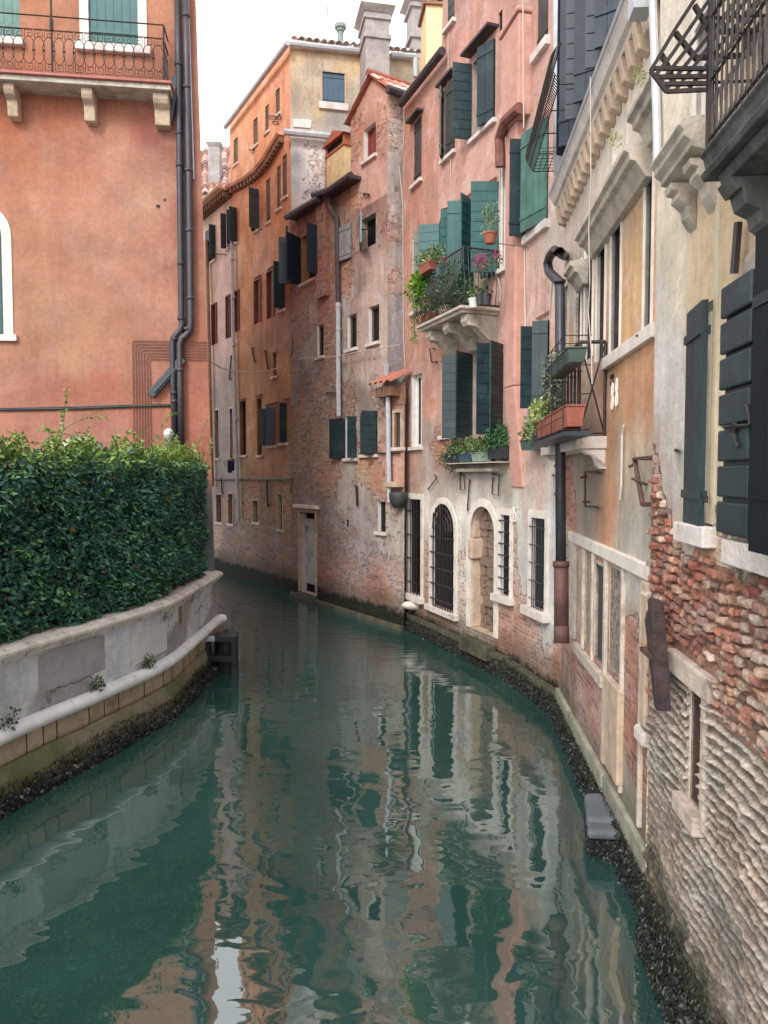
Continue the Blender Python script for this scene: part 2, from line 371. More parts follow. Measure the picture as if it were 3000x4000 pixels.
class Bld:
    def __init__(s, name, loc, label, cat='building', group=None):
        s.e = thing(name, loc, label, cat, group); s.h = {}; s.ar = {}
    def hole(s, F, b, arch=False):
        s.h.setdefault(id(F), []).append(b)
        if arch: s.ar.setdefault(id(F), []).append(b)
    def win(s, F, xl, xr, yt, yb, depth=.2, rev=None, surr=.0, surrm=None, sill=True, sillm=None, frame=None, pane=True,
            sh=(), shm=None, style='h', grille=None, arch=False, hood=None, mull=1, surrd=.02, silld=.08, glass=None, label=None,
            name='window', bars=(4, 3), sillh=.08, transom=0):
        ym = (yt+yb)/2; xc = (xl+xr)/2
        u0, u1 = sorted((F.u(xl, ym), F.u(xr, ym))); z1 = F.z(xc, yt); z0 = F.z(xc, yb)
        s.hole(F, (u0, u1, z0, z1), arch)
        if name == 'window': depth = min(depth, .28*(u1-u0))
        rev = rev or M_REV; mb = MB()
        w = (u1-u0)/2; c = (u0+u1)/2; sp = z1-w if arch else z1
        def outline(e=0.0):
            if not arch: return [(u0-e, z0), (u0-e, z1+e), (u1+e, z1+e), (u1+e, z0)]
            n = 14
            return [(u0-e, z0)]+[(c-(w+e)*math.cos(math.pi*i/n), sp+(z1-sp+e)*math.sin(math.pi*i/n)) for i in range(n+1)]+[(u1+e, z0)]
        ol = outline()
        for i in range(len(ol)-1):
            a, b = ol[i], ol[i+1]; mb.quad(F.p(*a, 0), F.p(*b, 0), F.p(*b, -depth), F.p(*a, -depth))
        mb.quad(F.p(u0, z0, 0), F.p(u1, z0, 0), F.p(u1, z0, -depth), F.p(u0, z0, -depth))
        mats = [rev]
        if surr:
            mats.append(surrm or M['stone']); mb.mat(1); oo = outline(surr)
            for i in range(len(ol)-1):
                a, b, c2, d2 = ol[i], ol[i+1], oo[i+1], oo[i]
                mb.hexa([F.p(*a, -.03), F.p(*b, -.03), F.p(*c2, -.03), F.p(*d2, -.03)], [F.p(*a, surrd), F.p(*b, surrd), F.p(*c2, surrd), F.p(*d2, surrd)])
        if frame is not None:
            mats.append(frame); mb.mat(len(mats)-1); fw = min(.06, w*.3); dd = -depth+.045
            mb.fbox(F, u0, u0+fw, z0, z1-(w if arch else 0), -depth+.01, dd); mb.fbox(F, u1-fw, u1, z0, z1-(w if arch else 0), -depth+.01, dd)
            mb.fbox(F, u0+fw, u1-fw, z0, z0+fw, -depth+.01, dd)
            if not arch: mb.fbox(F, u0+fw, u1-fw, z1-fw, z1, -depth+.01, dd)
            if mull:
                mb.fbox(F, c-fw*.5, c+fw*.5, z0+fw, z1-(w*.3 if arch else fw), -depth+.01, dd+.004)
            for k in range(transom):
                zz = z0+(z1-z0)*(k+1)/(transom+1); mb.fbox(F, u0+fw, u1-fw, zz-.015, zz+.015, -depth+.01, dd-.004)
        wob = mb.build(name, mats, s.e)
        if label: wob['label'] = label
        if pane:
            g = MB(); 
            if arch: g.quad(*[F.p(a, b, -depth+.004) for a, b in ol])
            else: g.quad(F.p(u0, z0, -depth+.004), F.p(u1, z0, -depth+.004), F.p(u1, z1, -depth+.004), F.p(u0, z1, -depth+.004))
            g.build('pane', glass or M['glass'], wob)
        if sill:
            g = MB(); g.fbox(F, u0-.07-surr, u1+.07+surr, z0-sillh, z0, -depth*.5, silld); g.build('sill', sillm or M['stone'], wob, bevel=.008)
        if hood:
            g = MB(); g.fbox(F, u0-.1, u1+.1, z1+hood[0], z1+hood[0]+.05, -.02, hood[1]); g.build('hood', hood[2], wob)
        for q in sh:
            side, ang, wf = q[:3]; st = q[3] if len(q) > 3 else style; mm = q[4] if len(q) > 4 else shm; dz = q[5] if len(q) > 5 else 0
            hu = u0 if side == 'L' else u1; sg = 1 if side == 'L' else -1; a = R(ang)
            T = (F.t*sg*math.cos(a)+F.n*math.sin(a)).normalized(); Nv = Vector((-T.y, T.x, 0)); g = MB()
            o = F.p(hu, 0, .025 if ang > 5 else -.05)
            leafpanel(g, o, T, Nv, (u1-u0)*wf, z0+dz, z1-.01+dz*.3, st); g.build('shutter', mm, wob)
        if grille:
            g = MB(); nv, nh = bars
            for i in range(1, nv+1):
                uu = u0+(u1-u0)*i/(nv+1); zt = z1 if not arch else sp+math.sqrt(max(0, 1-((uu-c)/w)**2))*(z1-sp)
                g.tube([F.p(uu, z0, .03), F.p(uu, zt, .03)], grille[1], 4)
            for i in range(nh):
                zz = z0+(sp-z0)*(i+.5)/nh; g.tube([F.p(u0-.03, zz, .035), F.p(u1+.03, zz, .035)], grille[1]*1.3, 4)
            if arch:
                for rr in (.35, .62, .85):
                    g.tube([F.p(c-w*rr*math.cos(math.pi*i/12), sp+(z1-sp)*rr*math.sin(math.pi*i/12), .03) for i in range(13)], grille[1]*1.2, 4)
                g.tube([F.p(c, sp-.3, .05), F.p(c, z1, .05)], grille[1]*2.4, 4)
            g.build('grille', grille[0], wob)
        return wob, (u0, u1, z0, z1)
    def part(s, name, mb, mats, **k):
        if mb.auto: return [m.build(name, mats, s.e, **k) for m in mb.pieces()][0]
        return mb.build(name, mats, s.e, **k)
def chimney(B, parent, F, u0, u1, z0, z1, d0, d1, mat, flare=.12, bands=(), capm=None, gap=True):
    mb = MB(); mb.fbox(F, u0, u1, z0, z1, d0, d1)
    for zz, hh, e in bands: mb.fbox(F, u0-e, u1+e, zz, zz+hh, d0-e, d1+e)
    ch = mb.build('chimney', mat, parent)
    c = MB(); e = flare; g = .0
    c.hexa([F.p(u0-.02, z1+.003, d0-.02), F.p(u1+.02, z1+.003, d0-.02), F.p(u1+.02, z1+.003, d1+.02), F.p(u0-.02, z1+.003, d1+.02)],
           [F.p(u0-e, z1+.16, d0-e), F.p(u1+e, z1+.16, d0-e), F.p(u1+e, z1+.16, d1+e), F.p(u0-e, z1+.16, d1+e)])
    c.build('cap', capm or mat, ch); return ch
def tiles(name, A, Bp, C, D, parent, mats, tw=.2, tl=.38, h=.05):
    """barrel tile roof: A,B eave (left,right), D,C ridge"""
    A, Bp, C, D = map(Vector, (A, Bp, C, D)); wid = max((Bp-A).length, (C-D).length); ln = max((D-A).length, (C-Bp).length)
    nt = max(2, int(wid/tw)); nl = max(1, int(ln/tl)); per = 6; nrm = (Bp-A).cross(D-A).normalized()
    if nrm.z < 0: nrm = -nrm
    V = []; Fc = []; CA = []
    for j in range(nl):
        for s_ in (0, 1):
            v = (j+s_)/nl; lift = .035 if s_ == 0 else 0.0
            a = A.lerp(D, v); b = Bp.lerp(C, v)
            for i in range(nt*per+1):
                t = i/(nt*per); ph = (i % per)/per; k = i//per
                hh = h*abs(math.sin(math.pi*ph)) if i % per else 0.0
                off = .012*noise.noise(Vector((k*3.1, j*2.7, 0)))
                V.append(a.lerp(b, t)+nrm*(hh+lift+off)); CA.append((k, j))
    row = nt*per+1
    for j in range(nl):
        for i in range(row-1):
            k = j*2*row+i; Fc.append((k, k+1, k+1+row, k+row))
        if j < nl-1:
            for i in range(row-1):
                k = (j*2+1)*row+i; Fc.append((k, k+1, k+1+row, k+row))
    o = Vector(parent['_o']); me = bpy.data.meshes.new(name); me.from_pydata([tuple(v-o) for v in V], [], Fc)
    ca = me.color_attributes.new('lc', 'FLOAT_COLOR', 'POINT'); pal = [lin(c) for c in mats]; arr = []
    for k, j in CA:
        random.seed(k*131+j*17); c = random.choice(pal); f = .75+.5*random.random(); arr += [c[0]*f, c[1]*f, c[2]*f, 1]
    ca.data.foreach_set('color', arr); me.materials.append(leaf_mat('roof_tile', .85, 0.0))
    ob = bpy.data.objects.new(name, me); COL.objects.link(ob); ob.parent = parent; ob['_o'] = list(o); return ob
# ------------------------------------------------------------------ palette
M = {}
M['stone'] = simple('istrian_stone', (214, 205, 198), .75, .16, 5, .012, streak=.15, grime=.5, gcol=(132, 124, 114))
M['stoneg'] = simple('grey_weathered_stone', (190, 180, 166), .8, .22, 5, .018, streak=.15, grime=.55, gcol=(104, 98, 90))
M['stoned'] = simple('blackened_stone', (92, 92, 90), .8, .4, 5, .012, streak=.5, grime=.6, gcol=(30, 32, 34))
M['stonel'] = simple('pale_stone', (222, 214, 204), .7, .12, 4, .006, streak=.25, grime=.2, gcol=(140, 130, 120))
M['sandst'] = simple('sandy_stone', (190, 168, 146), .85, .2, 5, .01, streak=.3, grime=.35, gcol=(105, 92, 82))
M['glass'] = simple('dark_glass', (24, 28, 32), .3, .4, 3, 0, spec=.12)
M['black'] = simple('dark_opening', (14, 14, 16), .9, .3, 3, 0)
M['dgreen'] = simple('dark_green_paint', (30, 50, 56), .45, .18, 5, .002, grime=.45, streak=.5+.0*.25, gcol=(66, 84, 86))
M['teal'] = simple('teal_green_paint', (44, 92, 92), .5, .18, 5, .002, grime=.45, streak=.5+.0*.3, gcol=(28, 66, 70))
M['tealg'] = simple('faded_green_paint', (72, 112, 104), .5, .25, 4, .003, streak=.45, gcol=(120, 146, 134))
M['olive'] = simple('faded_olive_paint', (104, 110, 98), .6, .2, 5, .003, streak=.3, gcol=(70, 76, 70))
M['navy'] = simple('blue_black_paint', (30, 42, 56), .5, .2, 5, .002, grime=.45, streak=.5+.0*.25, gcol=(56, 70, 84))
M['slate'] = simple('slate_blue_paint', (62, 88, 108), .5, .15, 5, .002, streak=.2, gcol=(44, 66, 84))
M['char'] = simple('charcoal_paint', (58, 62, 62), .55, .2, 5, .002, grime=.45, streak=.5+.0*.25, gcol=(40, 42, 42))
M['greyw'] = simple('bare_grey_wood', (122, 124, 124), .8, .3, 8, .006, streak=.6, gcol=(62, 60, 60))
M['bluew'] = simple('peeling_blue_wood', (124, 146, 154), .8, .22, 8, .006, streak=.5, gcol=(84, 92, 96))
M['brownw'] = simple('brown_window_wood', (96, 78, 66), .6, .25, 8, .003)
M['redf'] = simple('red_brown_frame', (124, 62, 52), .6, .2, 6, .003)
M['whitep'] = simple('white_paint', (225, 222, 218), .5, .08, 6, .002, streak=.2, gcol=(160, 155, 150))
M['iron'] = simple('wrought_iron', (52, 46, 46), .55, .35, 14, .002, metal=.2, grime=.3, gcol=(96, 64, 52))
M['ironr'] = simple('rusty_iron', (88, 62, 56), .7, .35, 14, .002, metal=.1, grime=.4, gcol=(120, 74, 58))
M['pipeg'] = simple('grey_metal_pipe', (60, 60, 68), .45, .2, 5, .001, metal=.15, streak=.3, gcol=(56, 56, 62))
M['piped'] = simple('dark_brown_pipe', (66, 56, 58), .5, .2, 5, .001, streak=.3, gcol=(46, 40, 42))
M['pipel'] = simple('pale_zinc_pipe', (182, 186, 192), .4, .12, 5, .001, metal=.1, streak=.3, gcol=(140, 144, 150))
M['piper'] = simple('rust_brown_pipe', (92, 62, 58), .65, .3, 8, .003, streak=.4, gcol=(60, 42, 40))
M['cable'] = simple('pale_cable', (188, 180, 172), .6, .1, 8, 0)
M['tube'] = simple('copper_brown_tube', (122, 78, 68), .5, .15, 8, 0)
M['terra'] = simple('terracotta', (160, 92, 74), .8, .25, 8, .006, streak=.3, grime=.5, gcol=(112, 84, 74))
M['plast'] = simple('dark_plastic', (46, 54, 60), .5, .2, 6, .001)
M['plastw'] = simple('white_plastic', (214, 214, 210), .4, .1, 6, .001)
M['gutter'] = simple('dark_gutter_metal', (66, 58, 62), .5, .2, 6, .001, metal=.15)
M['soffit'] = simple('timber_eave', (138, 104, 84), .8, .3, 8, .004, streak=.3, gcol=(70, 56, 50))
M['timber'] = simple('weathered_timber', (70, 56, 56), .9, .5, 9, .03, streak=.9, grime=.5, gcol=(30, 24, 26))
M['algst'] = simple('algae_stone', (84, 82, 66), .85, .4, 4, .03, streak=.3, grime=.7, gcol=(34, 38, 28))
M['ygreen'] = None
M_REV = simple('reveal_plaster', (176, 160, 148), .85, .15, 5, .004, streak=.3, gcol=(120, 106, 96))
REVW = simple('white_reveal', (212, 206, 202), .8, .1, 5, .004, streak=.3, gcol=(160, 150, 144))
REVP = simple('pink_reveal', (186, 138, 124), .85, .15, 5, .004)
REVB = simple('brown_reveal', (150, 100, 66), .85, .15, 5, .004)
W_pl = wall_mat('weathered_render', blot=.5, streak=.45)
W_brick = wall_mat('worn_brick_render', blot=.7, streak=.6, edge=1.0, rough_bump=.010)
W_smooth = wall_mat('orange_render', streak=.2, blot=.16, rough_bump=.003, edge=.3)

# ------------------------------------------------------------------ frames of the facades
FB_ = frame(2373, 3029, .52, 1736, 2200)                      # yellow house right of the pink one
FB_ = Fr(FB_.p(FB_.u(2196), 0), FB_.t)
fa = frame(2548, 3790, 0, 1736, 2548); FA_ = fa               # cream house, nearest right
FC1 = frame(1816, 2478, .45, 420, 1572)
uC1 = FC1.u(2003)
FC2 = frame2(FC1.p(uC1, 0), 900, False)
FDE = frame(1147, 2322, 0, -300, 790)
uFE = FDE.u(911); uED = FDE.u(1143); uDR = FDE.u(1513)
FL = None
# left house: corner beside the end of the garden wall
PL = gp(838, 2235, 1.72); PL.z = 0
d_ = ray(23700, 1860); d_.z = 0; d_.normalize()
FL = Fr(PL-d_*9.0, d_); uL1 = 9.0
def PX(F, *q): return [F.uz(*a) for a in q]
def topline(F, pts):
    uz = sorted(F.uz(*p) for p in pts); U = [a for a, b in uz]; Z = [b for a, b in uz]
    return lambda u: float(np.interp(u, U, Z))

# ================================================================== pink house (two facades that meet at a bend)
BC = Bld('pink_house', (FC1.p(2.2, 0)), 'tall salmon pink house with green shutters and a balcony full of flowers')
F = FC1
g_ = (M['iron'], .011)
BC.win(F, 1744, 1776, -130, 95, shm=M['char'], sh=(('L', 0, 1),), frame=M['brownw'])
BC.win(F, 1613, 1647, 466, 712, shm=M['char'], sh=(('L', 0, .5, 'v'), ('R', 0, .5, 'v')), hood=(.03, .16, M['gutter']), rev=REVP, pane=False)
BC.win(F, 1733, 1777, 335, 606, shm=M['char'], sh=(('L', 35, .5, 'v'), ('R', 8, .5, 'v')), hood=(.1, .16, M['gutter']), rev=M_REV)
BC.win(F, 1846, 1934, 200, 505, shm=M['dgreen'], sh=(('L', 100, .42, 'h'), ('R', 20, .45, 'v')), hood=(.14, .22, M['gutter']), rev=M_REV, frame=M['brownw'])
BC.win(F, 1946, 1962, 45, 122, sill=False, rev=REVP)
BC.win(F, 1611, 1649, 918, 1212, rev=REVW, frame=M['olive'], shm=M['olive'], sh=(('R', 60, .3, 'v'),))
BC.win(F, 1722, 1790, 845, 1090, shm=M['teal'], sh=(('L', 125, .55, 'h'), ('L', 20, .5, 'h'), ('R', 75, .4, 'h')), rev=M_REV, sill=False)
BC.win(F, 1852, 1950, 745, 1090, shm=M['teal'], sh=(('L', 115, .5, 'v'), ('L', 55, .5, 'h'), ('R', 70, .5, 'h'), ('R', 10, .5, 'v')), rev=M_REV, sill=False, depth=.3)
BC.win(F, 1964, 2001, 640, 1040, rev=REVW, frame=M['whitep'], surr=.05, surrm=M['stonel'], glass=M['olive'])
BC.win(F, 1608, 1648, 1462, 1745, rev=REVW, frame=M['whitep'], surr=0, depth=.25)
BC.win(F, 1732, 1779, 1422, 1700, rev=REVW, frame=M['brownw'], surr=.05, surrm=M['stonel'])
BC.win(F, 1848, 1965, 1362, 1705, shm=M['dgreen'], sh=(('L', 120, .5, 'h'), ('L', 62, .45, 'l'), ('R', 85, .42, 'h'), ('R', 125, .4, 'l')), rev=M_REV, sill=False, depth=.3, frame=M['whitep'])
BC.win(F, 1597, 1645, 1950, 2322, depth=.07, surr=.13, surrm=M['stonel'], grille=g_, bars=(3, 4), rev=REVW, sillh=.14, silld=.14)
BC.win(F, 1688, 1775, 1968, 2380, depth=.1, surr=.14, surrm=M['stonel'], grille=(M['iron'], .013), arch=True, bars=(8, 5), rev=REVW, sillh=.12, silld=.1)
_, dr = BC.win(F, 1838, 1932, 1978, 2470, depth=.55, surr=.15, surrm=M['stonel'], arch=True, rev=M['sandst'], sill=False, pane=False, name='door')
BC.win(F, 1957, 1992, 2012, 2326, depth=.06, surr=.12, surrm=M['stonel'], grille=g_, bars=(0, 7), rev=REVW, sillh=.13, silld=.12)
# door infill: broken brick and stone seen in the arch
mb = MB(); u0, u1, z0, z1 = dr
random.seed(3); zz = z0
while zz < z1:
    hh = random.uniform(.09, .22); uu = u0
    while uu < u1:
        w = random.uniform(.12, .3); dd = -random.uniform(.16, .26)
        mb.fbox(F, uu+.008, min(uu+w, u1)-.004, zz+.006, min(zz+hh, z1)-.004, -.4, dd); uu += w
    zz += hh
mb.build('masonry_infill', [simple('dark_rubble_infill', (140, 118, 104), .9, .35, 9, .02, grime=.5, gcol=(70, 60, 54))], bpy.data.objects['door'], bevel=.012)
mb = MB(); mb.fbox(F, u0-.02, u0+.05, z0, z0+1.35, -.3, -.0); mb.fbox(F, u0-.04, u0+.13, z0+1.355, z0+1.75, -.3, .05); mb.fbox(F, u0-.02, u0+.04, z0+1.755, z0+2.1, -.3, -.04)
mb.build('stone_jamb', M['sandst'], bpy.data.objects['door'], bevel=.03)
F2 = FC2
BC.win(F2, 2095, 2143, -180, 176, shm=M['char'], sh=(('L', 0, 1, 'v'),), rev=REVP, pane=False, sillh=.14)
BC.win(F2, 2062, 2142, 500, 890, shm=M['dgreen'], sh=(('L', 95, .35, 'v'), ('R', 12, .85, 'v', M['tealg'])), rev=REVP, depth=.25, sillh=.13, glass=M['navy'])
BC.win(F2, 2096, 2145, 1262, 1590, shm=M['dgreen'], sh=(('L', 95, .5, 'h'), ('R', 60, .5, 'v'), ('L', 20, .5, 'h')), rev=REVP)
BC.win(F2, 2076, 2130, 2024, 2380, depth=.07, surr=.12, surrm=M['stonel'], grille=(M['pipeg'], .007), bars=(5, 5), rev=REVW, sillh=.14, silld=.12)
PK = [(1600, 420, (188, 122, 100), 0), (1700, 350, (196, 134, 118), 0), (1800, 150, (198, 134, 122), 0), (1960, 200, (194, 134, 124), 0), (1660, 700, (192, 126, 108), 0),
      (1750, 700, (202, 142, 128), 0), (1900, 600, (204, 146, 134), 0), (1600, 900, (188, 122, 104), 0), (1680, 1250, (190, 130, 118), 0), (1590, 1350, (186, 128, 114), 0),
      (1800, 1300, (190, 132, 116), 0), (1700, 1400, (204, 138, 116), 0), (1690, 1560, (206, 136, 112), 0), (1680, 1660, (168, 146, 134), .25), (1712, 1720, (180, 110, 80), .95),
      (1590, 1800, (186, 128, 116), 0), (1660, 1850, (170, 148, 138), .1), (1800, 1860, (164, 146, 136), 0), (1900, 1880, (158, 142, 134), 0), (1980, 1900, (168, 150, 140), 0),
      (1990, 1500, (196, 140, 128), 0), (1985, 1300, (204, 148, 136), 0), (1560+70, 1920, (196, 150, 130), .5), (1670, 2000, (214, 200, 192), 0), (1800, 1990, (216, 204, 198), 0),
      (1800, 2080, (212, 200, 196), .1), (1800, 2180, (206, 190, 184), .55), (1805, 2300, (206, 192, 190), .95), (1810, 2400, (186, 168, 164), .9), (1670, 2200, (186, 150, 136), .75),
      (1665, 2320, (180, 134, 114), .95), (1600, 2370, (168, 116, 92), .95), (1730, 2430, (172, 122, 98), 1), (1945, 2000, (214, 202, 198), 0), (1945, 2300, (208, 196, 192), .2), (1980, 2420, (188, 130, 112), .9), (1980, 2550, (180, 122, 104), 1)]
tc1 = topline(F, [(1572, 395), (1726, 196), (1731, -400), (2003, -700)])
BC_zt = 14.5
wall('wall', F, 0, uC1, -.5, lambda u: tc1(u) if u < F.u(1728, 196) else BC_zt, BC.h[id(F)], PK, W_pl, BC.e, hue=(1, 1.05, .98), arches=BC.ar.get(id(F), ()))
PK2 = [(2020, 300, (196, 138, 126), 0), (2100, 350, (204, 148, 136), 0), (2160, 600, (202, 148, 138), 0), (2100, 960, (206, 158, 148), 0), (2160, 960, (204, 180, 174), 0), (2110, 1150, (206, 152, 142), 0),
       (2170, 1400, (206, 156, 146), 0), (2060, 1500, (206, 154, 146), 0), (2080, 1800, (204, 166, 152), 0), (2160, 1800, (200, 180, 170), 0), (2020, 1700, (200, 150, 134), .1),
       (2060, 1960, (206, 180, 168), 0), (2120, 1960, (200, 160, 146), .1), (2170, 1950, (190, 176, 172), 0), (2030, 2000, (206, 202, 204), 0), (2160, 2060, (206, 206, 210), 0),
       (2040, 2130, (196, 190, 192), .35), (2010, 2110, (190, 150, 110), .7), (2050, 2280, (200, 190, 190), .3), (2010, 2300, (196, 150, 136), .8), (2160, 2350, (204, 200, 202), 0), (2030, 2450, (184, 132, 114), .9),
       (2140, 2470, (196, 188, 188), .35), (2080, 2560, (190, 150, 144), .95), (2180, 2560, (176, 112, 84), 1), (2110, 2640, (180, 128, 118), 1), (2180, 2660, (168, 106, 84), 1), (2020, 2600, (168, 118, 104), .9)]
uC2 = F2.u(2204)
wall('wall', F2, 0, uC2+.15, -.5, BC_zt, BC.h[id(F2)], PK2, W_pl, BC.e, hue=(1, 1.05, .98))
# hidden sides and back of the pink house
W_plain = simple('plain_side_render', (186, 140, 124), .9, .15, 2, .01)
mb = MB(); a, b, c = F.p(0, 0), F.p(uC1, 0), F2.p(uC2+.15, 0); up = Vector((0, 0, 1))
bk = F.n*-6
zl = tc1(0); us_ = F.u(1730, 196)
mb.quad(a-up*.5, a+bk-up*.5, a+bk+up*zl, a+up*zl)
s_ = F.p(us_, 0); z2 = tc1(us_-.05)
mb.quad(s_+up*z2, s_+bk+up*z2, s_+bk+up*BC_zt, s_+up*BC_zt)
mb.quad(a+up*zl, a+bk+up*zl, s_+bk+up*z2, s_+up*z2)
e_ = c+Vector((5, 2, 0)); mb.quad(s_+up*BC_zt, b+up*BC_zt, c+up*BC_zt, e_+up*BC_zt, b+bk+up*BC_zt, s_+bk+up*BC_zt)
BC.part('side_wall', mb, W_plain)
# eave gutter over the low part, cable mess
mb = MB(); mb.tube([F.pp(1566, 405, .16), F.pp(1728, 198, .16)], .09, 8); mb.fbox(F, 0, F.u(1727), 0, .01, 0, .01) if 0 else None
BC.part('gutter', mb, M['gutter'])
# flue that runs down the facade at the bend
mb = MB(); F2o = F2
ul, ur = F2.u(2003, 1200), F2.u(2046, 1200); zb = F2.z(2024, 1512); zt_ = F2.z(2030, 500)
mb.fbox(F2, ul, ur, zb, zt_, -.05, .16)
mb.hexa([F2.p(ul+.05, F2.z(2030, 1905), -.02), F2.p(ur+.1, F2.z(2030, 1905), -.02), F2.p(ur+.1, F2.z(2030, 1905), .03), F2.p(ul+.05, F2.z(2030, 1905), .03)],
        [F2.p(ul, zb-.004, -.02), F2.p(ur, zb-.004, -.02), F2.p(ur, zb-.004, .16), F2.p(ul, zb-.004, .16)])
ul2, ur2 = F2.u(2004, 300), F2.u(2074, 300)
mb.fbox(F2, ul2, ur2, zt_+.004, F2.z(2035, 115), -.05, .22); mb.fbox(F2, ul2-.05, ur2+.04, F2.z(2035, 115)+.003, F2.z(2035, 95), -.05, .26)
BC.part('flue', mb, simple('pink_flue_render', (198, 150, 136), .9, .15, 4, .012, streak=.4, gcol=(168, 120, 108)), bevel=.03)
mb = MB(); zc = F2.z(2030, 490); mb.tube([F2.p(ul-.12, zc-.55, .2), F2.p(ul-.06, zc-.1, .24), F2.p(ul+.25, zc+.05, .26), F2.p(ur+.28, zc+.02, .22)], .09, 8)
BC.part('tiled_hood', mb, simple('old_roof_tile', (128, 84, 76), .8, .3, 8, .01))
# drip mouldings over windows, cables
mb = MB(True)
for q in ([(1727, 815), (1780, 803)], [(1812, 772), (1940, 690)], [(1720, 1412), (1782, 1392)], [(1825, 1370), (1945, 1335)], [(1968, 1330), (1995, 1310)], [(1965, 655), (2000, 610)]):
    mb.tube([FC1.pp(*p, .03) for p in q], .022, 4)
mb.tube([F2.pp(2096, 1245, .03), F2.pp(2146, 1213, .03)], .02, 4); mb.tube([F2.pp(2115, 465, .03), F2.pp(2146, 425, .03)], .015, 4)
BC.part('moulding', mb, simple('pink_moulding', (196, 140, 126), .85, .15, 4, .004))
mb = MB(True)
mb.tube([F2.pp(2043, -50, .3), F2.pp(2046, 500, .3)], .012, 4)
mb.tube([F2.pp(x, y, .02) for x, y in ((2048, 905), (2052, 1200), (2060, 1500), (2066, 1690))], .012, 4)
mb.tube([F.pp(x, y, .02) for x, y in ((1752, 130), (1750, 350), (1760, 600), (1765, 830))], .01, 4)
mb.tube([F.pp(x, y, .02) for x, y in ((1958, 420), (1950, 800), (1952, 1000), (1940, 1060), (1956, 1130), (1955, 1180))], .012, 4)
mb.tube([F.pp(x, y, .03) for x, y in ((1580, 400), (1578, 560), (1560, 650), (1574, 800), (1576, 1300), (1585, 1470), (1582, 1760), (1540, 1870), (1538, 1920), (1572, 1960))], .012, 4)
BC.part('cable', mb, M['cable'])
# wrought iron wall hooks
def hook(F, pts, B=None, r=.013, m='iron'):
    mb = MB(); mb.tube([F.pp(x, y, .06) for x, y in pts], r, 5)
    for p in (pts[0], pts[-1]): mb.tube([F.pp(*p, .06), F.pp(*p, -.02)], r*1.2, 5)
    B.part('wall_hook', mb, M[m])
hook(F, [(1698, 1855), (1705, 1868), (1674, 1910), (1672, 1907)], BC)
hook(F, [(1797, 1845), (1797, 1912), (1816, 1914), (1812, 1856), (1800, 1852)], BC)
hook(F, [(1925, 1868), (1922, 1930), (1946, 1935), (1950, 1852), (1922, 1852)], BC)
hook(F, [(1695, 1362), (1678, 1362), (1686, 1415), (1705, 1413)], BC, .014)
hook(F, [(1758, 1335), (1778, 1338), (1778, 1372), (1760, 1374)], BC)
hook(F, [(1834, 1875), (1826, 1990)], BC, .016)
hook(F2, [(2160, 1855), (2172, 1860), (2172, 1930), (2200, 1935)], BC)
# house number
def numeral8(mb, F, px, py, w, h, d, r):
    u, z = F.uz(px, py)
    for s, zz, hh in ((1, z+h*.25, .26*h), (1.15, z-h*.25, .27*h)):
        mb.tube([F.p(u+w*.5*s*math.cos(a*math.pi/6), zz+hh*math.sin(a*math.pi/6), d) for a in range(13)], r, 5)
def numeral5(mb, F, px, py, w, h, d, r):
    u, z = F.uz(px, py)
    mb.tube([F.p(u+w*.5, z+h*.5, d), F.p(u-w*.5, z+h*.5, d), F.p(u-w*.5, z+h*.08, d), F.p(u+w*.3, z+h*.1, d), F.p(u+w*.5, z-h*.15, d), F.p(u+w*.3, z-h*.45, d), F.p(u-w*.4, z-h*.45, d)], r, 5)
mb = MB(); numeral8(mb, F2, 2009, 2010, .07, .25, .03, .013); numeral5(mb, F2, 2019, 2010, .07, .25, .03, .013); BC.part('house_number', mb, M['stonel'])
# balcony
ba = F.u(1762, 1250); bb = F.u(1953, 1200); zs = F.z(1953, 1203); mb = MB(); bd = .72
mb.fbox(F, ba+.05, bb-.05, zs-.12, zs, -.02, bd); mb.fbox(F, ba, bb, zs-.06, zs+.0, -.02, bd+.06)
bal = BC.part('balcony', mb, M['stoneg'], bevel=.015)
for k, uu in enumerate((ba+.15, (ba+bb)/2-.05, bb-.3)):
    g = MB(); w = .22
    prof = [(0, 0), (bd-.1, 0), (bd-.08, -.12), (bd-.14, -.2), (bd-.3, -.22), (bd-.42, -.32), (.1, -.5), (0, -.52)]
    g.prism([F.p(uu, zs-.124+b_, a_) for a_, b_ in prof], F.t*w); g.build('bracket', M['stoneg'], bal, bevel=.01)
g = MB(); hb = 1.0
def bulge(t): return .14*math.sin(math.pi*min(1, t*1.4))**1.0 if t < .71 else .02
def railpts(t): return F.p(0, 0, 0)
path = [(ba+.02, 0.0), (ba+.02, bd), (bb-.02, bd), (bb-.02, 0.0)]
segs = []
for i in range(3):
    (u_a, d_a), (u_b, d_b) = path[i], path[i+1]; L = math.hypot(u_b-u_a, d_b-d_a); n = max(3, int(L/.085))
    ox, od = ((-1, 0), (0, 1), (1, 0))[i]
    for k in range(n+1):
        t = k/n; u_, dd = u_a+(u_b-u_a)*t, d_a+(d_b-d_a)*t
        pts = [F.p(u_+ox*bulge(s/8)*(1 if i != 2 else .4), zs+.02+hb*s/8, dd+od*bulge(s/8)) for s in range(9)]
        g.tube(pts, .008, 4)
    for zz in (zs+.03, zs+hb):
        g.tube([F.p(u_a, zz, d_a), F.p(u_b, zz, d_b)], .018, 4)
g.build('railing', M['iron'], bal)
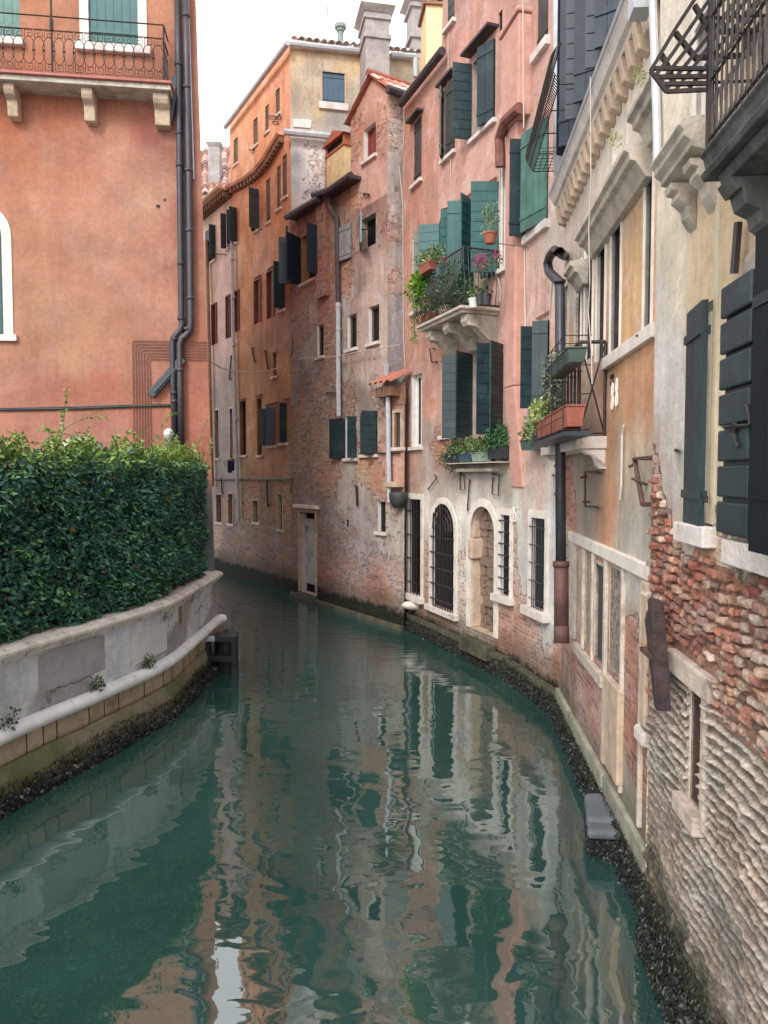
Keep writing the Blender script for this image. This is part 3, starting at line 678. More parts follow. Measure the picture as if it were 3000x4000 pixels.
# quay ledge below the pink house with stone blocks
mb = MB()
mb.auto = True; random.seed(9); uu = -.2
while uu < uC1:
    w_ = random.uniform(.5, 1.1); q_ = random.uniform(-.02, .03); mb.fbox(F, uu, min(uu+w_, uC1+.02)-.012, -.5, .30+q_, -.1, .07+q_); mb.fbox(F, uu, min(uu+w_, uC1+.02)-.01, .305+q_, .40+q_, -.05, .11-q_) if random.random() < .7 else None; uu += w_
mb.fbox(F, F.u(1826, 2490), F.u(1934, 2500), .2, .48, -.1, .2); uu = -.0
while uu < uC2+.1:
    w_ = random.uniform(.5, 1.1); q_ = random.uniform(-.02, .03); mb.fbox(F2, uu, min(uu+w_, uC2+.1)-.012, -.5, .28+q_, -.1, .07+q_); mb.fbox(F2, uu, min(uu+w_, uC2+.1)-.01, .285+q_, .38+q_, -.05, .12-q_) if random.random() < .75 else None; uu += w_
ql = BC.part('quay_ledge', mb, M['algst'], bevel=.02)
# brick base lumps, sill consoles
mb = MB(); mb.blob(F.pp(1618, 2365, .05), .32, .12, .1, 2); BC.part('sill_stone', mb, M['stonel'], smooth=True)
# ================================================================== brown brick house with the gabled top
F = FDE; up = Vector((0, 0, 1))
FD = Fr(F.p(uED, 0, .06), F.t)
BD = Bld('brick_house', FD.p(2.5, 0), 'narrow brown house of crumbling render and bare brick with a gabled tile roof')
MD = W_brick
BD.win(FD, 1178, 1256, 905, 1092, rev=REVB, sh=(('L', 112, .5, 'v', M['navy']), ('L', 60, .55, 'l', M['navy']), ('R', 95, .35, 'l', M['navy'])), depth=.25)
BD.win(FD, 1338, 1376, 880, 1015, sh=(('L', 165, .4, 'l', M['greyw']), ('R', 10, 1, 'v', M['greyw'])), sill=False)
BD.win(FD, 1410, 1468, 845, 965, sh=(('L', 28, .98, 'v', M['bluew']),), sill=False)
BD.win(FD, 1240, 1264, 1268, 1393, rev=REVW, frame=M['brownw'], mull=0)
BD.win(FD, 1357, 1393, 1228, 1362, rev=REVW, frame=M['brownw'], mull=0)
BD.win(FD, 1440, 1481, 1194, 1338, rev=REVW, frame=M['brownw'], mull=0)
BD.win(FD, 1350, 1394, 1628, 1790, rev=REVW, sh=(('L', 165, 1.0, 'h', M['dgreen']), ('R', 80, .4, 'h', M['dgreen'])), frame=M['whitep'])
BD.win(FD, 1412, 1474, 1608, 1775, rev=REVW, sh=(('L', 12, .8, 'h', M['dgreen']), ('R', 75, .5, 'h', M['dgreen'])), frame=M['whitep'])
wob, dr = BD.win(FD, 1172, 1232, 2002, 2318, name='door', rev=M_REV, depth=.22, sill=False, pane=False, surr=.1, surrm=M['sandst'])
u0, u1, z0, z1 = dr
g = MB(); k = 5; s = (u1-u0)*.62/k
for i in range(k): g.fbox(FD, u0+i*s+.004, u0+(i+1)*s-.004, z0+.25, z1-.2, -.21, -.16)
g.fbox(FD, u0, u0+(u1-u0)*.64, z0+1.15, z0+1.25, -.16, -.14)
g.build('door_leaf', simple('peeling_white_door', (186, 196, 200), .7, .22, 4, .006, streak=.5, grime=.7, gcol=(84, 94, 100)), wob)
g = MB(); g.quad(*[FD.p(a, b, -.218) for a, b in ((u0, z0), (u1, z0), (u1, z1), (u0, z1))]); g.build('dark_interior', M['black'], wob)
g = MB(); g.fbox(FD, u0-.2, u1+.25, z1+.12, z1+.22, -.02, .14); g.build('lintel', M['stone'], wob, bevel=.01)
g = MB(); g.fbox(FD, u0-.05, u1+.1, -.3, .16, -.05, .12); g.build('step', M['algst'], wob)
BD.win(FD, 1476, 1506, 1960, 2078, rev=REVW, mull=0, glass=M['black'])
BD.win(FD, 1349, 1362, 2030, 2058, sill=False, glass=M['black'])
BD.win(FD, 1541, 1566, 1612, 1748, rev=M_REV, surr=.07, surrm=M['sandst'], frame=M['brownw'])
FG = Fr(FD.o, FD.t)
BD.win(FG, 1421, 1468, 492, 618, rev=REVW, surr=0, frame=M['redf'], glass=M['redf'], depth=.25)
PD = [(1160, 880, (140, 86, 70), .3), (1200, 1150, (150, 116, 98), .85), (1170, 1300, (134, 108, 96), .95), (1225, 1200, (150, 132, 120), .15), (1215, 1400, (150, 140, 132), 0), (1180, 1500, (120, 100, 92), .95),
      (1270, 850, (152, 118, 92), .35), (1290, 900, (142, 120, 104), .3), (1270, 1000, (168, 110, 90), .75), (1275, 1200, (160, 110, 92), 1), (1280, 1400, (150, 122, 108), .9), (1240, 1600, (150, 130, 112), .6),
      (1300, 800, (116, 84, 70), .2), (1345, 800, (148, 98, 78), .3), (1350, 1080, (170, 120, 98), .85), (1345, 1180, (156, 138, 128), .2), (1330, 1400, (150, 134, 124), .3), (1400, 1100, (126, 104, 98), .1),
      (1440, 780, (120, 86, 78), .2), (1390, 800, (124, 90, 80), .2), (1500, 900, (150, 104, 88), .4), (1480, 1080, (170, 142, 130), 0), (1430, 1150, (172, 146, 134), 0), (1495, 1300, (172, 144, 132), .1),
      (1420, 1450, (166, 140, 128), .1), (1420, 1560, (118, 100, 96), .1), (1360, 1570, (140, 112, 96), .7), (1480, 1540, (150, 126, 112), .5), (1200, 1700, (142, 122, 100), .85), (1280, 1750, (156, 136, 114), .9),
      (1300, 1850, (158, 130, 106), .9), (1250, 1850, (160, 128, 106), .8), (1340, 1900, (150, 136, 130), .2), (1420, 1830, (176, 138, 104), .95), (1480, 1880, (170, 122, 96), .95), (1370, 1830, (150, 136, 132), .1),
      (1420, 1950, (150, 136, 134), .15), (1200, 1920, (140, 120, 116), .4), (1300, 2000, (138, 126, 122), .35), (1420, 2060, (142, 130, 130), .2), (1480, 2150, (156, 138, 138), .5), (1300, 2150, (136, 114, 108), .6),
      (1400, 2180, (150, 132, 134), .5), (1280, 2280, (150, 104, 96), .95), (1380, 2290, (164, 126, 128), .9), (1480, 2330, (150, 98, 88), 1), (1540, 2250, (168, 144, 140), .8), (1540, 2100, (160, 146, 130), .3),
      (1540, 1820, (186, 124, 98), 0), (1550, 1560, (160, 120, 100), .2), (1150, 2200, (140, 118, 112), .8)]
PG = [(1400, 450, (196, 132, 112), .45), (1455, 380, (200, 140, 120), .25), (1490, 420, (196, 134, 114), .4), (1385, 560, (180, 124, 104), .9), (1400, 680, (198, 138, 126), 0), (1440, 720, (198, 140, 128), 0),
      (1500, 560, (186, 128, 110), .7), (1490, 700, (196, 138, 124), 0), (1440, 560, (196, 134, 116), .2), (1390, 790, (196, 138, 110), .6)]
zlean = FD.z(1540, 1500); uG = FD.u(1370, 700); uR = FD.u(1513, 900); zG = FD.z(1440, 800)
tD = topline(FD, [(1148, 850), (1245, 784), (1246, 772), (1282, 750), (1283, 740), (1370, 690)])
wall('wall', FD, 0, uR, -.5, lambda u: tD(u) if u < uG else zG, BD.h[id(FD)], PD, MD, BD.e, albedo=1.28, hue=(.99, 1.02, .99), res=.13)
wall('wall', FD, uR, FD.u(1580, 1800), -.5, zlean, BD.h[id(FD)], PD, MD, BD.e, albedo=1.28, hue=(.99, 1.02, .99), res=.15)
tG = topline(FD, [(1371, 470), (1456, 303), (1513, 352)])
wall('wall', FG, uG, uR, zG, tG, BD.h[id(FG)], PG, W_pl, BD.e, hue=(1, 1.05, .98), res=.12, d=.001)
# return wall facing us, right of the gable
FR = Fr(FD.p(uR, 0), -FD.n); zr = FD.z(1513, 356)
PR = [(1520, 420, (206, 178, 160), .75), (1540, 520, (196, 176, 164), .6), (1550, 650, (168, 156, 152), .1), (1545, 800, (170, 152, 140), .4), (1530, 900, (176, 140, 122), .7), (1550, 1000, (160, 146, 138), .2),
      (1540, 1100, (190, 150, 132), .6), (1550, 1200, (150, 142, 142), 0), (1560, 1350, (146, 140, 144), 0), (1560, 1450, (148, 140, 140), 0)]
wall('wall', FR, 0, 4.5, .2, zr, [], PR, MD, BD.e, albedo=1.1, res=.15)
# left return of the gable and roofs
mb = MB(); zgl = FD.z(1371, 470)
mb.quad(FD.p(uG, zG-.6), FD.p(uG, zG-.6, -5), FD.p(uG, zgl, -5), FD.p(uG, zgl)); mb.quad(FD.p(uG, zG, -5), FD.p(uR, zG, -5), FD.p(uR, zr, -5), FD.p((uG+uR)/2, FD.z(1456, 303), -5), FD.p(uG, zgl, -5))
mb.quad(FD.p(0, tD(0)-.02, -.2), FD.p(uG, tD(uG-.01)-.02, -.2), FD.p(uG, tD(uG-.01)+.1, -6), FD.p(0, tD(0)+.1, -6))
mb.quad(FD.p(0, .3, -6), FD.p(uR, .3, -6), FD.p(uR, zr, -6), FD.p(0, tD(0), -6))
BD.part('side_wall', mb, simple('brown_side_render', (172, 130, 112), .9, .2, 2, .01))
ua = FD.u(1456, 303); za = FD.z(1456, 303)
RP = [(214, 158, 140), (196, 130, 112), (222, 186, 170), (176, 116, 98), (206, 172, 156), (150, 108, 96)]
rf = tiles('roof', FD.p(uR+.18, zr-.04, .12), FD.p(uR+.18, zr-.04, -5), FD.p(ua, za+.06, -5), FD.p(ua, za+.06, .12), BD.e, RP)
tiles('roof', FD.p(uG-.15, zgl-.1, -5), FD.p(uG-.15, zgl-.1, .12), FD.p(ua, za+.06, .12), FD.p(ua, za+.06, -5), BD.e, RP)
g = MB(); g.tube([FD.p(ua, za+.09, .15), FD.p(ua, za+.09, -5)], .09, 8); g.build('ridge', M['terra'], rf)
g = MB()
for (a, za_, b, zb_) in ((uG-.12, zgl-.08, ua, za+.02), (ua, za+.02, uR+.15, zr-.02)):
    p0, p1 = FD.p(a, za_, .1), FD.p(b, zb_, .1); g.hexa([p0, p1, p1-FD.n*.12, p0-FD.n*.12], [p0+up*.08, p1+up*.08, p1+up*.08-FD.n*.12, p0+up*.08-FD.n*.12])
g.build('verge', M['terra'], rf)
g = MB(); g.tube([FD.p(uR+.24, zr-.1, .15), FD.p(uR+.24, zr-.1, -3.5)], .1, 8); g.build('gutter', M['gutter'], rf)
# main eaves and gutters, chimney breast
mb = MB()
for a, b in (((1118, 848), (1244, 776)), ((1224, 762), (1282, 744)), ((1281, 746), (1371, 684))):
    p, q = FD.pp(*a, .3), FD.pp(*b, .3); mb.tube([p, q], .09, 8)
    mb.hexa([p-FD.n*.35-up*.06, q-FD.n*.35-up*.06, q-up*.06, p-up*.06], [p-FD.n*.35+up*.03, q-FD.n*.35+up*.03, q+up*.03, p+up*.03])
BD.part('gutter', mb, M['gutter'])
mb = MB(); a, b = FD.u(1250, 1000), FD.u(1288, 1000)
FCB = FD.off(.14)
hb_ = [h for h in []]
wall('chimney_breast', FCB, a, b, .6+FD.z(1270, 1250), FD.z(1270, 762), [], PD, MD, BD.e, albedo=1.25, res=.15)
mb.quad(FD.p(b, FD.z(1270, 1250)+.6), FCB.p(b, FD.z(1270, 1250)+.6), FCB.p(b, FD.z(1270, 762)), FD.p(b, FD.z(1270, 762)))
mb.quad(FD.p(a, FD.z(1270, 1250)+.6), FCB.p(a, FD.z(1270, 1250)+.6), FCB.p(b, FD.z(1270, 1250)+.6), FD.p(b, FD.z(1270, 1250)+.6))
BD.part('breast_side', mb, simple('old_brick_side', (150, 104, 86), .9, .3, 9, .02))
# small gabled chimney pot of brick with a yellow rendered face
Fc = FD.off(-.75); mb = MB(); a, b = Fc.u(1276, 650), Fc.u(1344, 650); z0, z1 = Fc.z(1310, 770), Fc.z(1310, 592)
mb.fbox(Fc, a, b, z0, z1, -.55, 0); mb.mat(1); mb.fbox(Fc, a-.04, a, z0, z1+.28, -.55, .02)
mb.fbox(Fc, a-.06, b+.06, z1+.001, z1+.06, -.56, .03); mb.fbox(Fc, b-.06, b+.03, z1+.061, z1+.3, -.55, .02); mb.fbox(Fc, a, b-.061, z1+.061, z1+.1, -.55, -.1)
mb.prism([Fc.p(a-.14, z1+.3, .08), Fc.p(b+.14, z1+.3, .08), Fc.p((a+b)/2, z1+.58, .08)], -Fc.n*.75)
mb.mat(2); mb.fbox(Fc, a+.01, b-.07, z1+.1, z1+.29, -.5, -.04)
cm = mb.build('chimney', [simple('yellow_chimney_render', (206, 186, 140), .85, .15, 5, .006, grime=.3, gcol=(140, 120, 96)), simple('orange_brick', (170, 100, 72), .9, .3, 12, .02), M['black']], BD.e)
mb = MB(); q = [FD.pp(x, y, .16) for x, y in ((1287, 745), (1287, 800), (1300, 825), (1316, 845), (1317, 1000), (1319, 1180))]; mb.tube(q, .06, 8); BD.part('drainpipe', mb, M['piped'])
mb = MB(); mb.tube([FD.pp(1321, 1182, .16), FD.pp(1322, 1500, .16), FD.pp(1324, 1625, .16)], .06, 8)
for y in (1195, 1286, 1510): p = FD.pp(1322, y, .16); mb.tube([p-up*.03, p+up*.03], .075, 8)
BD.part('drainpipe', mb, M['pipel'])
mb = MB(); mb.tube([FD.pp(1516, 1552, .12), FD.pp(1518, 1780, .12), FD.pp(1521, 1960, .12)], .06, 8); mb.fbox(FD, FD.u(1512, 1500), FD.u(1519, 1500), FD.z(1515, 1485), FD.z(1515, 1420), 0, .08)
BD.part('drainpipe', mb, M['pipel'])
mb = MB(); mb.tube([FD.pp(1400, 1771, .05), FD.pp(1560, 1771, .05)], .018, 4); BD.part('rail', mb, M['iron'])
# lean-to
uA, uB = FD.u(1498, 1500), FD.u(1585, 1500); mb = MB()
tl = tiles('roof', FD.p(uA, zlean-.05, .4), FD.p(uB, zlean-.05, .4), FD.p(uB, zlean+.28, -.15), FD.p(uA+.1, zlean+.28, -.15), BD.e, [(150, 92, 80), (168, 106, 90), (120, 78, 70)], h=.06)
g = MB(); g.fbox(FD, uA+.05, uB, zlean-.5, zlean-.08, 0, .02)
for i in range(6): g.fbox(FD, uA+.1+i*.12, uA+.16+i*.12, zlean-.3, zlean-.08, .021, .3)
g.build('rafter', M['soffit'], tl)
mb = MB(); a, b = FD.u(1528, 1900), FD.u(1580, 1900); mb.fbox(FD, a, b, FD.z(1550, 1902), FD.z(1550, 1882), 0, .22); BD.part('ledge', mb, M['sandst'])
mb = MB(); mb.lathe(FD.pp(1556, 1950, .1), [(.12, -.2), (.2, -.05), (.22, .1), (.2, .17)], 12); BD.part('vent', mb, M['char'], smooth=True)
for q in (((1276, 1535), (1318, 1533)),): hook(FD, q, BD, .02)
hook(FD, [(1392, 1900), (1395, 1970)], BD, .03); hook(FD, [(1410, 898), (1440, 895)], BD, .015); hook(FD, [(1440, 760), (1420, 756)], BD, .02)
mb = MB(); mb.fbox(FD, 0, FD.u(1575, 2200), -.5, .1, -.1, .1); BD.part('footing', mb, M['algst'], bevel=.03)

# ================================================================== orange house
F = FDE; uOL = uFE
BO = Bld('orange_house', F.p(uOL+1, 0), 'tall orange house with a curved eave line and blue shutters in its grey end wall')
W_or = wall_mat('orange_ochre_render', streak=.5, blot=.4, edge=.4)
for b in ((913, 929, 541, 640), (990, 1007, 462, 566), (1036, 1050, 412, 514), (1077, 1093, 348, 446)):
    BO.win(F, *b, rev=REVB, sh=(('L', 0, .5, 'v'), ('R', 0, .5, 'v')), shm=M['brownw'], pane=False, depth=.15, silld=.05)
for b in ((1040, 1056, 700, 868), (1082, 1097, 648, 815), (1104, 1121, 606, 770)):
    BO.win(F, *b, rev=REVB, sh=(('L', 0, .5, 'v'), ('R', 0, .5, 'v')), shm=M['brownw'], pane=False, depth=.12, silld=.06)
BO.win(F, 998, 1012, 745, 900, rev=REVB, sh=(('R', 95, 1.1, 'v'), ('L', 95, .4, 'v')), shm=M['char'])
BO.win(F, 915, 926, 815, 950, rev=REVB, sh=(('R', 95, 1.0, 'h'), ('L', 100, .9, 'l')), shm=M['dgreen'])
for b in ((918, 934, 1140, 1295), (997, 1019, 1095, 1262), (1047, 1070, 1062, 1240)):
    BO.win(F, *b, rev=REVB, surr=.05, surrm=M['redf'], frame=M['redf'], mull=1, glass=M['greyw'], depth=.08, sill=False, surrd=.05)
BO.win(F, 1092, 1112, 1030, 1210, rev=REVB, sh=(('R', 90, .9, 'v'), ('L', 20, .9, 'l')), shm=M['dgreen'])
BO.win(F, 1067, 1078, 1382, 1470, rev=REVB, glass=M['black'])
BO.win(F, 938, 961, 1566, 1778, rev=REVB, frame=M['char'], silld=.05)
BO.win(F, 1004, 1024, 1556, 1778, rev=REVB, frame=M['brownw'], silld=.05)
BO.win(F, 1050, 1076, 1592, 1740, rev=REVB, sh=(('L', 110, .5, 'h'), ('R', 70, .5, 'h')), shm=M['dgreen'], frame=M['brownw'])
BO.win(F, 1095, 1120, 1575, 1730, rev=REVB, sh=(('L', 8, 1.0, 'h'), ('R', 100, .5, 'h')), shm=M['dgreen'], frame=M['brownw'])
BO.win(F, 990, 1008, 1955, 2040, rev=M_REV, surr=.05, surrm=M['sandst'], glass=M['black'], mull=0, silld=.03)
BO.win(F, 1087, 1103, 1932, 2068, rev=M_REV, surr=.05, surrm=M['sandst'], glass=M['black'], mull=0, silld=.03)
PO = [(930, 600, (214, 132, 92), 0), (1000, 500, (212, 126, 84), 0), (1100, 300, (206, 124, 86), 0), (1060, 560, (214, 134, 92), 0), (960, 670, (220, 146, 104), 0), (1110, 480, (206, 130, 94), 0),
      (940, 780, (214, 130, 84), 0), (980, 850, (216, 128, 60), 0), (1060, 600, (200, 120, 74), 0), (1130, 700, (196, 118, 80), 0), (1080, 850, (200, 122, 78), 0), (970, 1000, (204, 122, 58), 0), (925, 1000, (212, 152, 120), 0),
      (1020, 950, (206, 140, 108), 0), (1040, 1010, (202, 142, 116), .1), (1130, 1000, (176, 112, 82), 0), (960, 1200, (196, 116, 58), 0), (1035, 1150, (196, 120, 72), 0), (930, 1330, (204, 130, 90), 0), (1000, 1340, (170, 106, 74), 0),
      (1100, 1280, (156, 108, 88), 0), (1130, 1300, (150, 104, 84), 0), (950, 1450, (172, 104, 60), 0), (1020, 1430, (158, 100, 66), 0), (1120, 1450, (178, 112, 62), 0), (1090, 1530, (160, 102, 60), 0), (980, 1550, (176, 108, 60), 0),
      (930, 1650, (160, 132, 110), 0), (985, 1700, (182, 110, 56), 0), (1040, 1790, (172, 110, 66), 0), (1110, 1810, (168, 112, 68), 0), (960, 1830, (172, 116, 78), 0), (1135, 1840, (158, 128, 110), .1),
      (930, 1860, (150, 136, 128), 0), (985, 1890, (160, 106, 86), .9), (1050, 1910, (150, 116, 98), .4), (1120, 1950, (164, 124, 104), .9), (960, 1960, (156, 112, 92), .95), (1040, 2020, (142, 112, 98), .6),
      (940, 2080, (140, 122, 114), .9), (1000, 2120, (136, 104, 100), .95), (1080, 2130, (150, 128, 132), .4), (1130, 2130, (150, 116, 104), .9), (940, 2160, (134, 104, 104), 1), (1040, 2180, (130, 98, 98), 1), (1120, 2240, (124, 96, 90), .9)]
ztO = topline(F, [(885, 492), (1128, 162)]); uOR = uED
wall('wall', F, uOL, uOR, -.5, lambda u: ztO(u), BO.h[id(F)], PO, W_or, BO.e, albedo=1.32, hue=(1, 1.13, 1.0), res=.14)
# end wall facing us above the brick house
PES = F.p(uOR, 0); FE = frame2(PES, 15900, True); zEt = F.z(1128, 168); eR = FE.u(1622, 215)
BO.win(FE, 1259, 1346, 284, 404, rev=M_REV, sh=(('L', 0, .5, 'v'), ('R', 0, .5, 'v')), shm=M['slate'], pane=False, surr=.04, surrm=M['sandst'], depth=.06, sillh=.2)
PE = [(1150, 220, (206, 172, 116), 0), (1200, 260, (176, 158, 134), 0), (1300, 230, (200, 170, 124), 0), (1400, 240, (204, 172, 118), 0), (1160, 380, (170, 154, 132), 0), (1210, 330, (186, 166, 132), 0), (1230, 420, (192, 164, 110), 0),
      (1380, 380, (176, 160, 136), 0), (1200, 460, (168, 158, 146), 0), (1300, 470, (150, 146, 144), 0), (1370, 470, (158, 150, 142), 0), (1500, 250, (184, 168, 146), 0), (1580, 240, (192, 168, 128), 0), (1600, 300, (176, 158, 130), 0),
      (1160, 570, (214, 208, 204), .35), (1220, 600, (226, 218, 212), .5), (1150, 700, (176, 172, 172), .2), (1220, 720, (200, 192, 188), .5), (1230, 640, (224, 216, 210), .55), (1360, 620, (200, 190, 180), .5), (1160, 620, (140, 138, 144), 0)]
tE = topline(FE, [(1128, 172), (1430, 208), (1622, 224)])
wall('wall', FE, 0, eR+.4, 6.5, tE, BO.h[id(FE)], PE, W_brick if False else wall_mat('white_flaking_brick', bc1=(1.05, .95, .92), bc2=(.8, .62, .55), mortar=(1.1, 1.1, 1.1), streak=.3, blot=.5, edge=.7), BO.e, res=.16)
mb = MB(); e1 = FE.p(eR+.4, 0); b1 = F.p(uOL, 0)
bkv = Vector((.3, 1, 0))*9
mb.quad(e1+up*3, e1+bkv+up*3, e1+bkv+up*tE(eR), e1+up*tE(eR)); mb.quad(b1, b1+bkv, b1+bkv+up*ztO(uOL), b1+up*ztO(uOL))
mb.quad(b1+up*ztO(uOL), F.p(uOR, ztO(uOR)), e1+up*tE(eR), e1+bkv+up*tE(eR), b1+bkv+up*ztO(uOL)); mb.quad(F.p(uOR, 6, 0), e1+up*6, e1+bkv+up*6, b1+bkv)
BO.part('side_wall', mb, simple('ochre_side', (190, 140, 100), .9, .2, 2, .01))
# white notice, gutters, roof
mb = MB(); mb.prism([FE.pp(x, y, .02) for x, y in ((1146, 464), (1218, 468), (1213, 501), (1146, 495))], FE.n*.01); BO.part('white_patch', mb, M['stonel'])
mb = MB(); mb.tube([F.pp(880, 496, .18), F.pp(1124, 168, .2)], .08, 8); mb.tube([FE.pp(1122, 168, .15), FE.pp(1432, 202, .15)], .085, 8); mb.tube([FE.pp(1528, 214, .15), FE.pp(1622, 220, .15)], .085, 8)
mb.tube([FE.pp(1108, 515, .2), FE.pp(1240, 528, .2), FE.pp(1380, 542, .2)], .1, 8)
for x in (1183, 1247, 1307, 1370): p = FE.pp(x, 168+(x-1122)*.11, .15); mb.tube([p-FE.t*.03, p+FE.t*.03], .1, 8)
BO.part('gutter', mb, M['pipel'])
mb = MB(True); mb.tube([FE.pp(1423, 210, .15), FE.pp(1424, 345, .15)], .07, 8); mb.tube([FE.pp(1621, 225, .15), FE.pp(1622, 300, .15)], .07, 8); BO.part('drainpipe', mb, M['pipel'])
GP = [(206, 196, 190), (220, 210, 202), (176, 168, 162), (226, 212, 200), (196, 176, 166)]
zt0 = F.z(1128, 168)
tiles('roof', FE.p(.0, tE(0)+.06, .12), FE.p(eR+.4, tE(eR)+.06, .12), FE.p(eR-.5, tE(eR)+1.9, -3.2), FE.p(1.6, tE(0)+1.9, -3.2), BO.e, GP, tw=.22, h=.085)
# curved bracketed eave half way up
cv = [(886, 745), (930, 722), (975, 697), (1015, 668), (1050, 625), (1080, 575), (1112, 520)]
mb = MB(); pts = [F.pp(x, y, .0) for x, y in cv]
for a, b in zip(pts[:-1], pts[1:]):
    mb.hexa([a-up*.07, b-up*.07, b-up*.07+F.n*.22, a-up*.07+F.n*.22], [a+up*.0, b+up*.0, b+up*.0+F.n*.26, a+F.n*.26])
cor = BO.part('cornice', mb, simple('ochre_cornice', (226, 170, 136), .85, .2, 4, .005))
tot = 20
for i in range(tot):
    t = (i+.5)/tot*(len(pts)-1); k = int(t); p = pts[k].lerp(pts[k+1], t-k)
    g = MB(); g.obox(p-up*.24-F.t*.06, F.t*.12, F.n*.18, up*.165); g.build('bracket', M['soffit'], cor)
mb = MB(); mb.tube([F.pp(904, 1990-1180, .12), F.pp(912, 1300, .12), F.pp(922, 1700, .12), F.pp(933, 2035, .12)], .06, 8)
for y in (1012, 1160, 1345, 1640, 1880): 
    x = 904+(y-810)/1225*29; p = F.pp(x, y, .12); mb.tube([p-up*.04, p+up*.04], .08, 8)
BO.part('drainpipe', mb, M['pipel'])
mb = MB()
mb.tube([F.pp(840, 1874, .05), F.pp(1140, 1872, .05)], .03, 4)
BO.part('band', mb, M['char'])
for q in (((985, 1360), (994, 1412)), ((1036, 1370), (1048, 1440)), ((1145, 1320), (1138, 1395)), ((904, 1390), (896, 1480)), ((1120, 885), (1116, 955)), ((1143, 1870), (1136, 1925)), ((1042, 1880), (1046, 1975)), ((864, 1870), (868, 1925))): hook(F, q, BO, .028)
for q in (((980, 895), (1022, 896)), ((1045, 452), (1096, 456)), ((1065, 474), (1085, 476)), ((975, 585), (990, 587))): hook(F, q, BO, .018)
mb = MB(True)
for q in (((1036, 1582), (1082, 1570)), ((1108, 1558), (1130, 1553)), ((1001, 1548), (1023, 1540)), ((933, 1560), (958, 1556)), ((995, 1088), (1018, 1074)), ((1045, 1056), (1070, 1037)), ((1094, 1015), (1112, 1000)), ((1064, 1380), (1082, 1372))):
    mb.tube([F.pp(*p, .05) for p in q], .035, 4)
BO.part('moulding', mb, REVB)
# big grey chimney stacks on the orange house
cg = simple('grey_chimney_render', (160, 154, 152), .9, .2, 4, .012, streak=.4, grime=.3, gcol=(120, 112, 108))
Fk = FE.off(1.0); a, b = Fk.u(1428, 200), Fk.u(1521, 200); zb, zt_ = Fk.z(1475, 420), Fk.z(1475, 48)
chimney(BO, BO.e, Fk, a, b, zb, zt_, -1.0, 0, cg, flare=.16, bands=((Fk.z(1475, 75), .12, .05), (Fk.z(1475, 150), .12, .05)))
Fk = FE.off(-1.5); a, b = Fk.u(1610, 100), Fk.u(1668, 100); zb, zt_ = Fk.z(1640, 420), Fk.z(1640, 5)
chimney(BO, BO.e, Fk, a, b, zb, zt_, -.8, 0, cg, flare=.2, bands=((Fk.z(1640, 30), .1, .08), (Fk.z(1640, 150), .12, .08)))
mb = MB(); p = yp(1330, 175, 27); mb.lathe(p, [(.1, -.6), (.1, .45), (.14, .46), (.14, .55), (.2, .56), (.2, .68), (.02, .74)], 10); BO.part('flue_pipe', mb, simple('verdigris_pipe', (120, 140, 134), .6, .2, 6, .002))
mb = MB(); p = yp(1281, 175, 27); mb.tube([p-up*.5, p+up*1.45], .012, 4); q = p+up*1.05; 
for k in range(5): mb.tube([q+up*(.06*k)-Vector((.12-.01*k, .02, 0)), q+up*(.06*k)+Vector((.12-.01*k, 0, 0))], .007, 4)
mb.tube([q-Vector((.17, 0, .1)), q+Vector((.17, 0, -.1))], .007, 4); BO.part('antenna', mb, simple('aerial_metal', (112, 150, 132), .5, .1, 5, 0, metal=.3))

# ================================================================== pale pink house beyond
BF = Bld('pale_house', F.p(.4, 0), 'narrow strip of a pale pink house between the red house and the orange house')
W_pp = wall_mat('pale_pink_render', streak=.3, blot=.3, edge=.5)
BF.win(F, 826, 842, 885, 1018, rev=M_REV, sh=(('L', 170, .9, 'h'), ('R', 95, .5, 'h')), shm=M['dgreen'])
BF.win(F, 886, 896, 830, 970, rev=M_REV, sh=(('L', 90, .8, 'h'),), shm=M['char'])
for b in ((831, 847, 1190, 1345), (887, 899, 1158, 1320)): BF.win(F, *b, rev=M_REV, surr=.05, surrm=M['redf'], frame=M['redf'], glass=M['greyw'], depth=.08, sill=False, surrd=.05)
for b in ((841, 856, 1602, 1790), (899, 911, 1596, 1790)): BF.win(F, *b, rev=M_REV, surr=.06, surrm=M['stone'], mull=0, silld=.05)
for b in ((846, 866, 1932, 2040), (893, 909, 1930, 2046)): BF.win(F, *b, rev=M_REV, surr=.06, surrm=M['sandst'], glass=M['black'], mull=0, silld=.04)
PP = [(810, 900, (206, 160, 128), 0), (860, 900, (228, 178, 150), 0), (900, 850, (226, 170, 138), 0), (870, 1100, (218, 172, 156), 0), (830, 1100, (190, 150, 118), 0), (880, 1350, (210, 170, 156), 0), (850, 1480, (186, 156, 140), 0),
      (890, 1500, (158, 140, 126), 0), (860, 1550, (156, 144, 132), 0), (880, 1700, (156, 142, 130), 0), (880, 1830, (150, 138, 130), 0), (870, 1900, (148, 134, 126), .3), (880, 2000, (160, 134, 120), .9), (850, 2100, (176, 152, 126), 1), (890, 2120, (140, 122, 116), .9), (870, 2170, (136, 112, 110), 1)]
ztF = topline(F, [(780, 850), (905, 742)])
wall('wall', F, 0, uOL, -.5, ztF, BF.h[id(F)], PP, W_pp, BF.e, albedo=1.25, res=.16)
mb = MB(); a, b = F.pp(790, 838, 0), F.pp(908, 738, 0)
mb.hexa([a-up*.08, b-up*.08, b-up*.08+F.n*.4, a-up*.08+F.n*.4], [a, b, b+F.n*.45, a+F.n*.45]); mb.tube([a+F.n*.48, b+F.n*.48], .07, 6)
cor = BF.part('cornice', mb, simple('pale_cornice', (222, 170, 134), .85, .15, 4, .005))
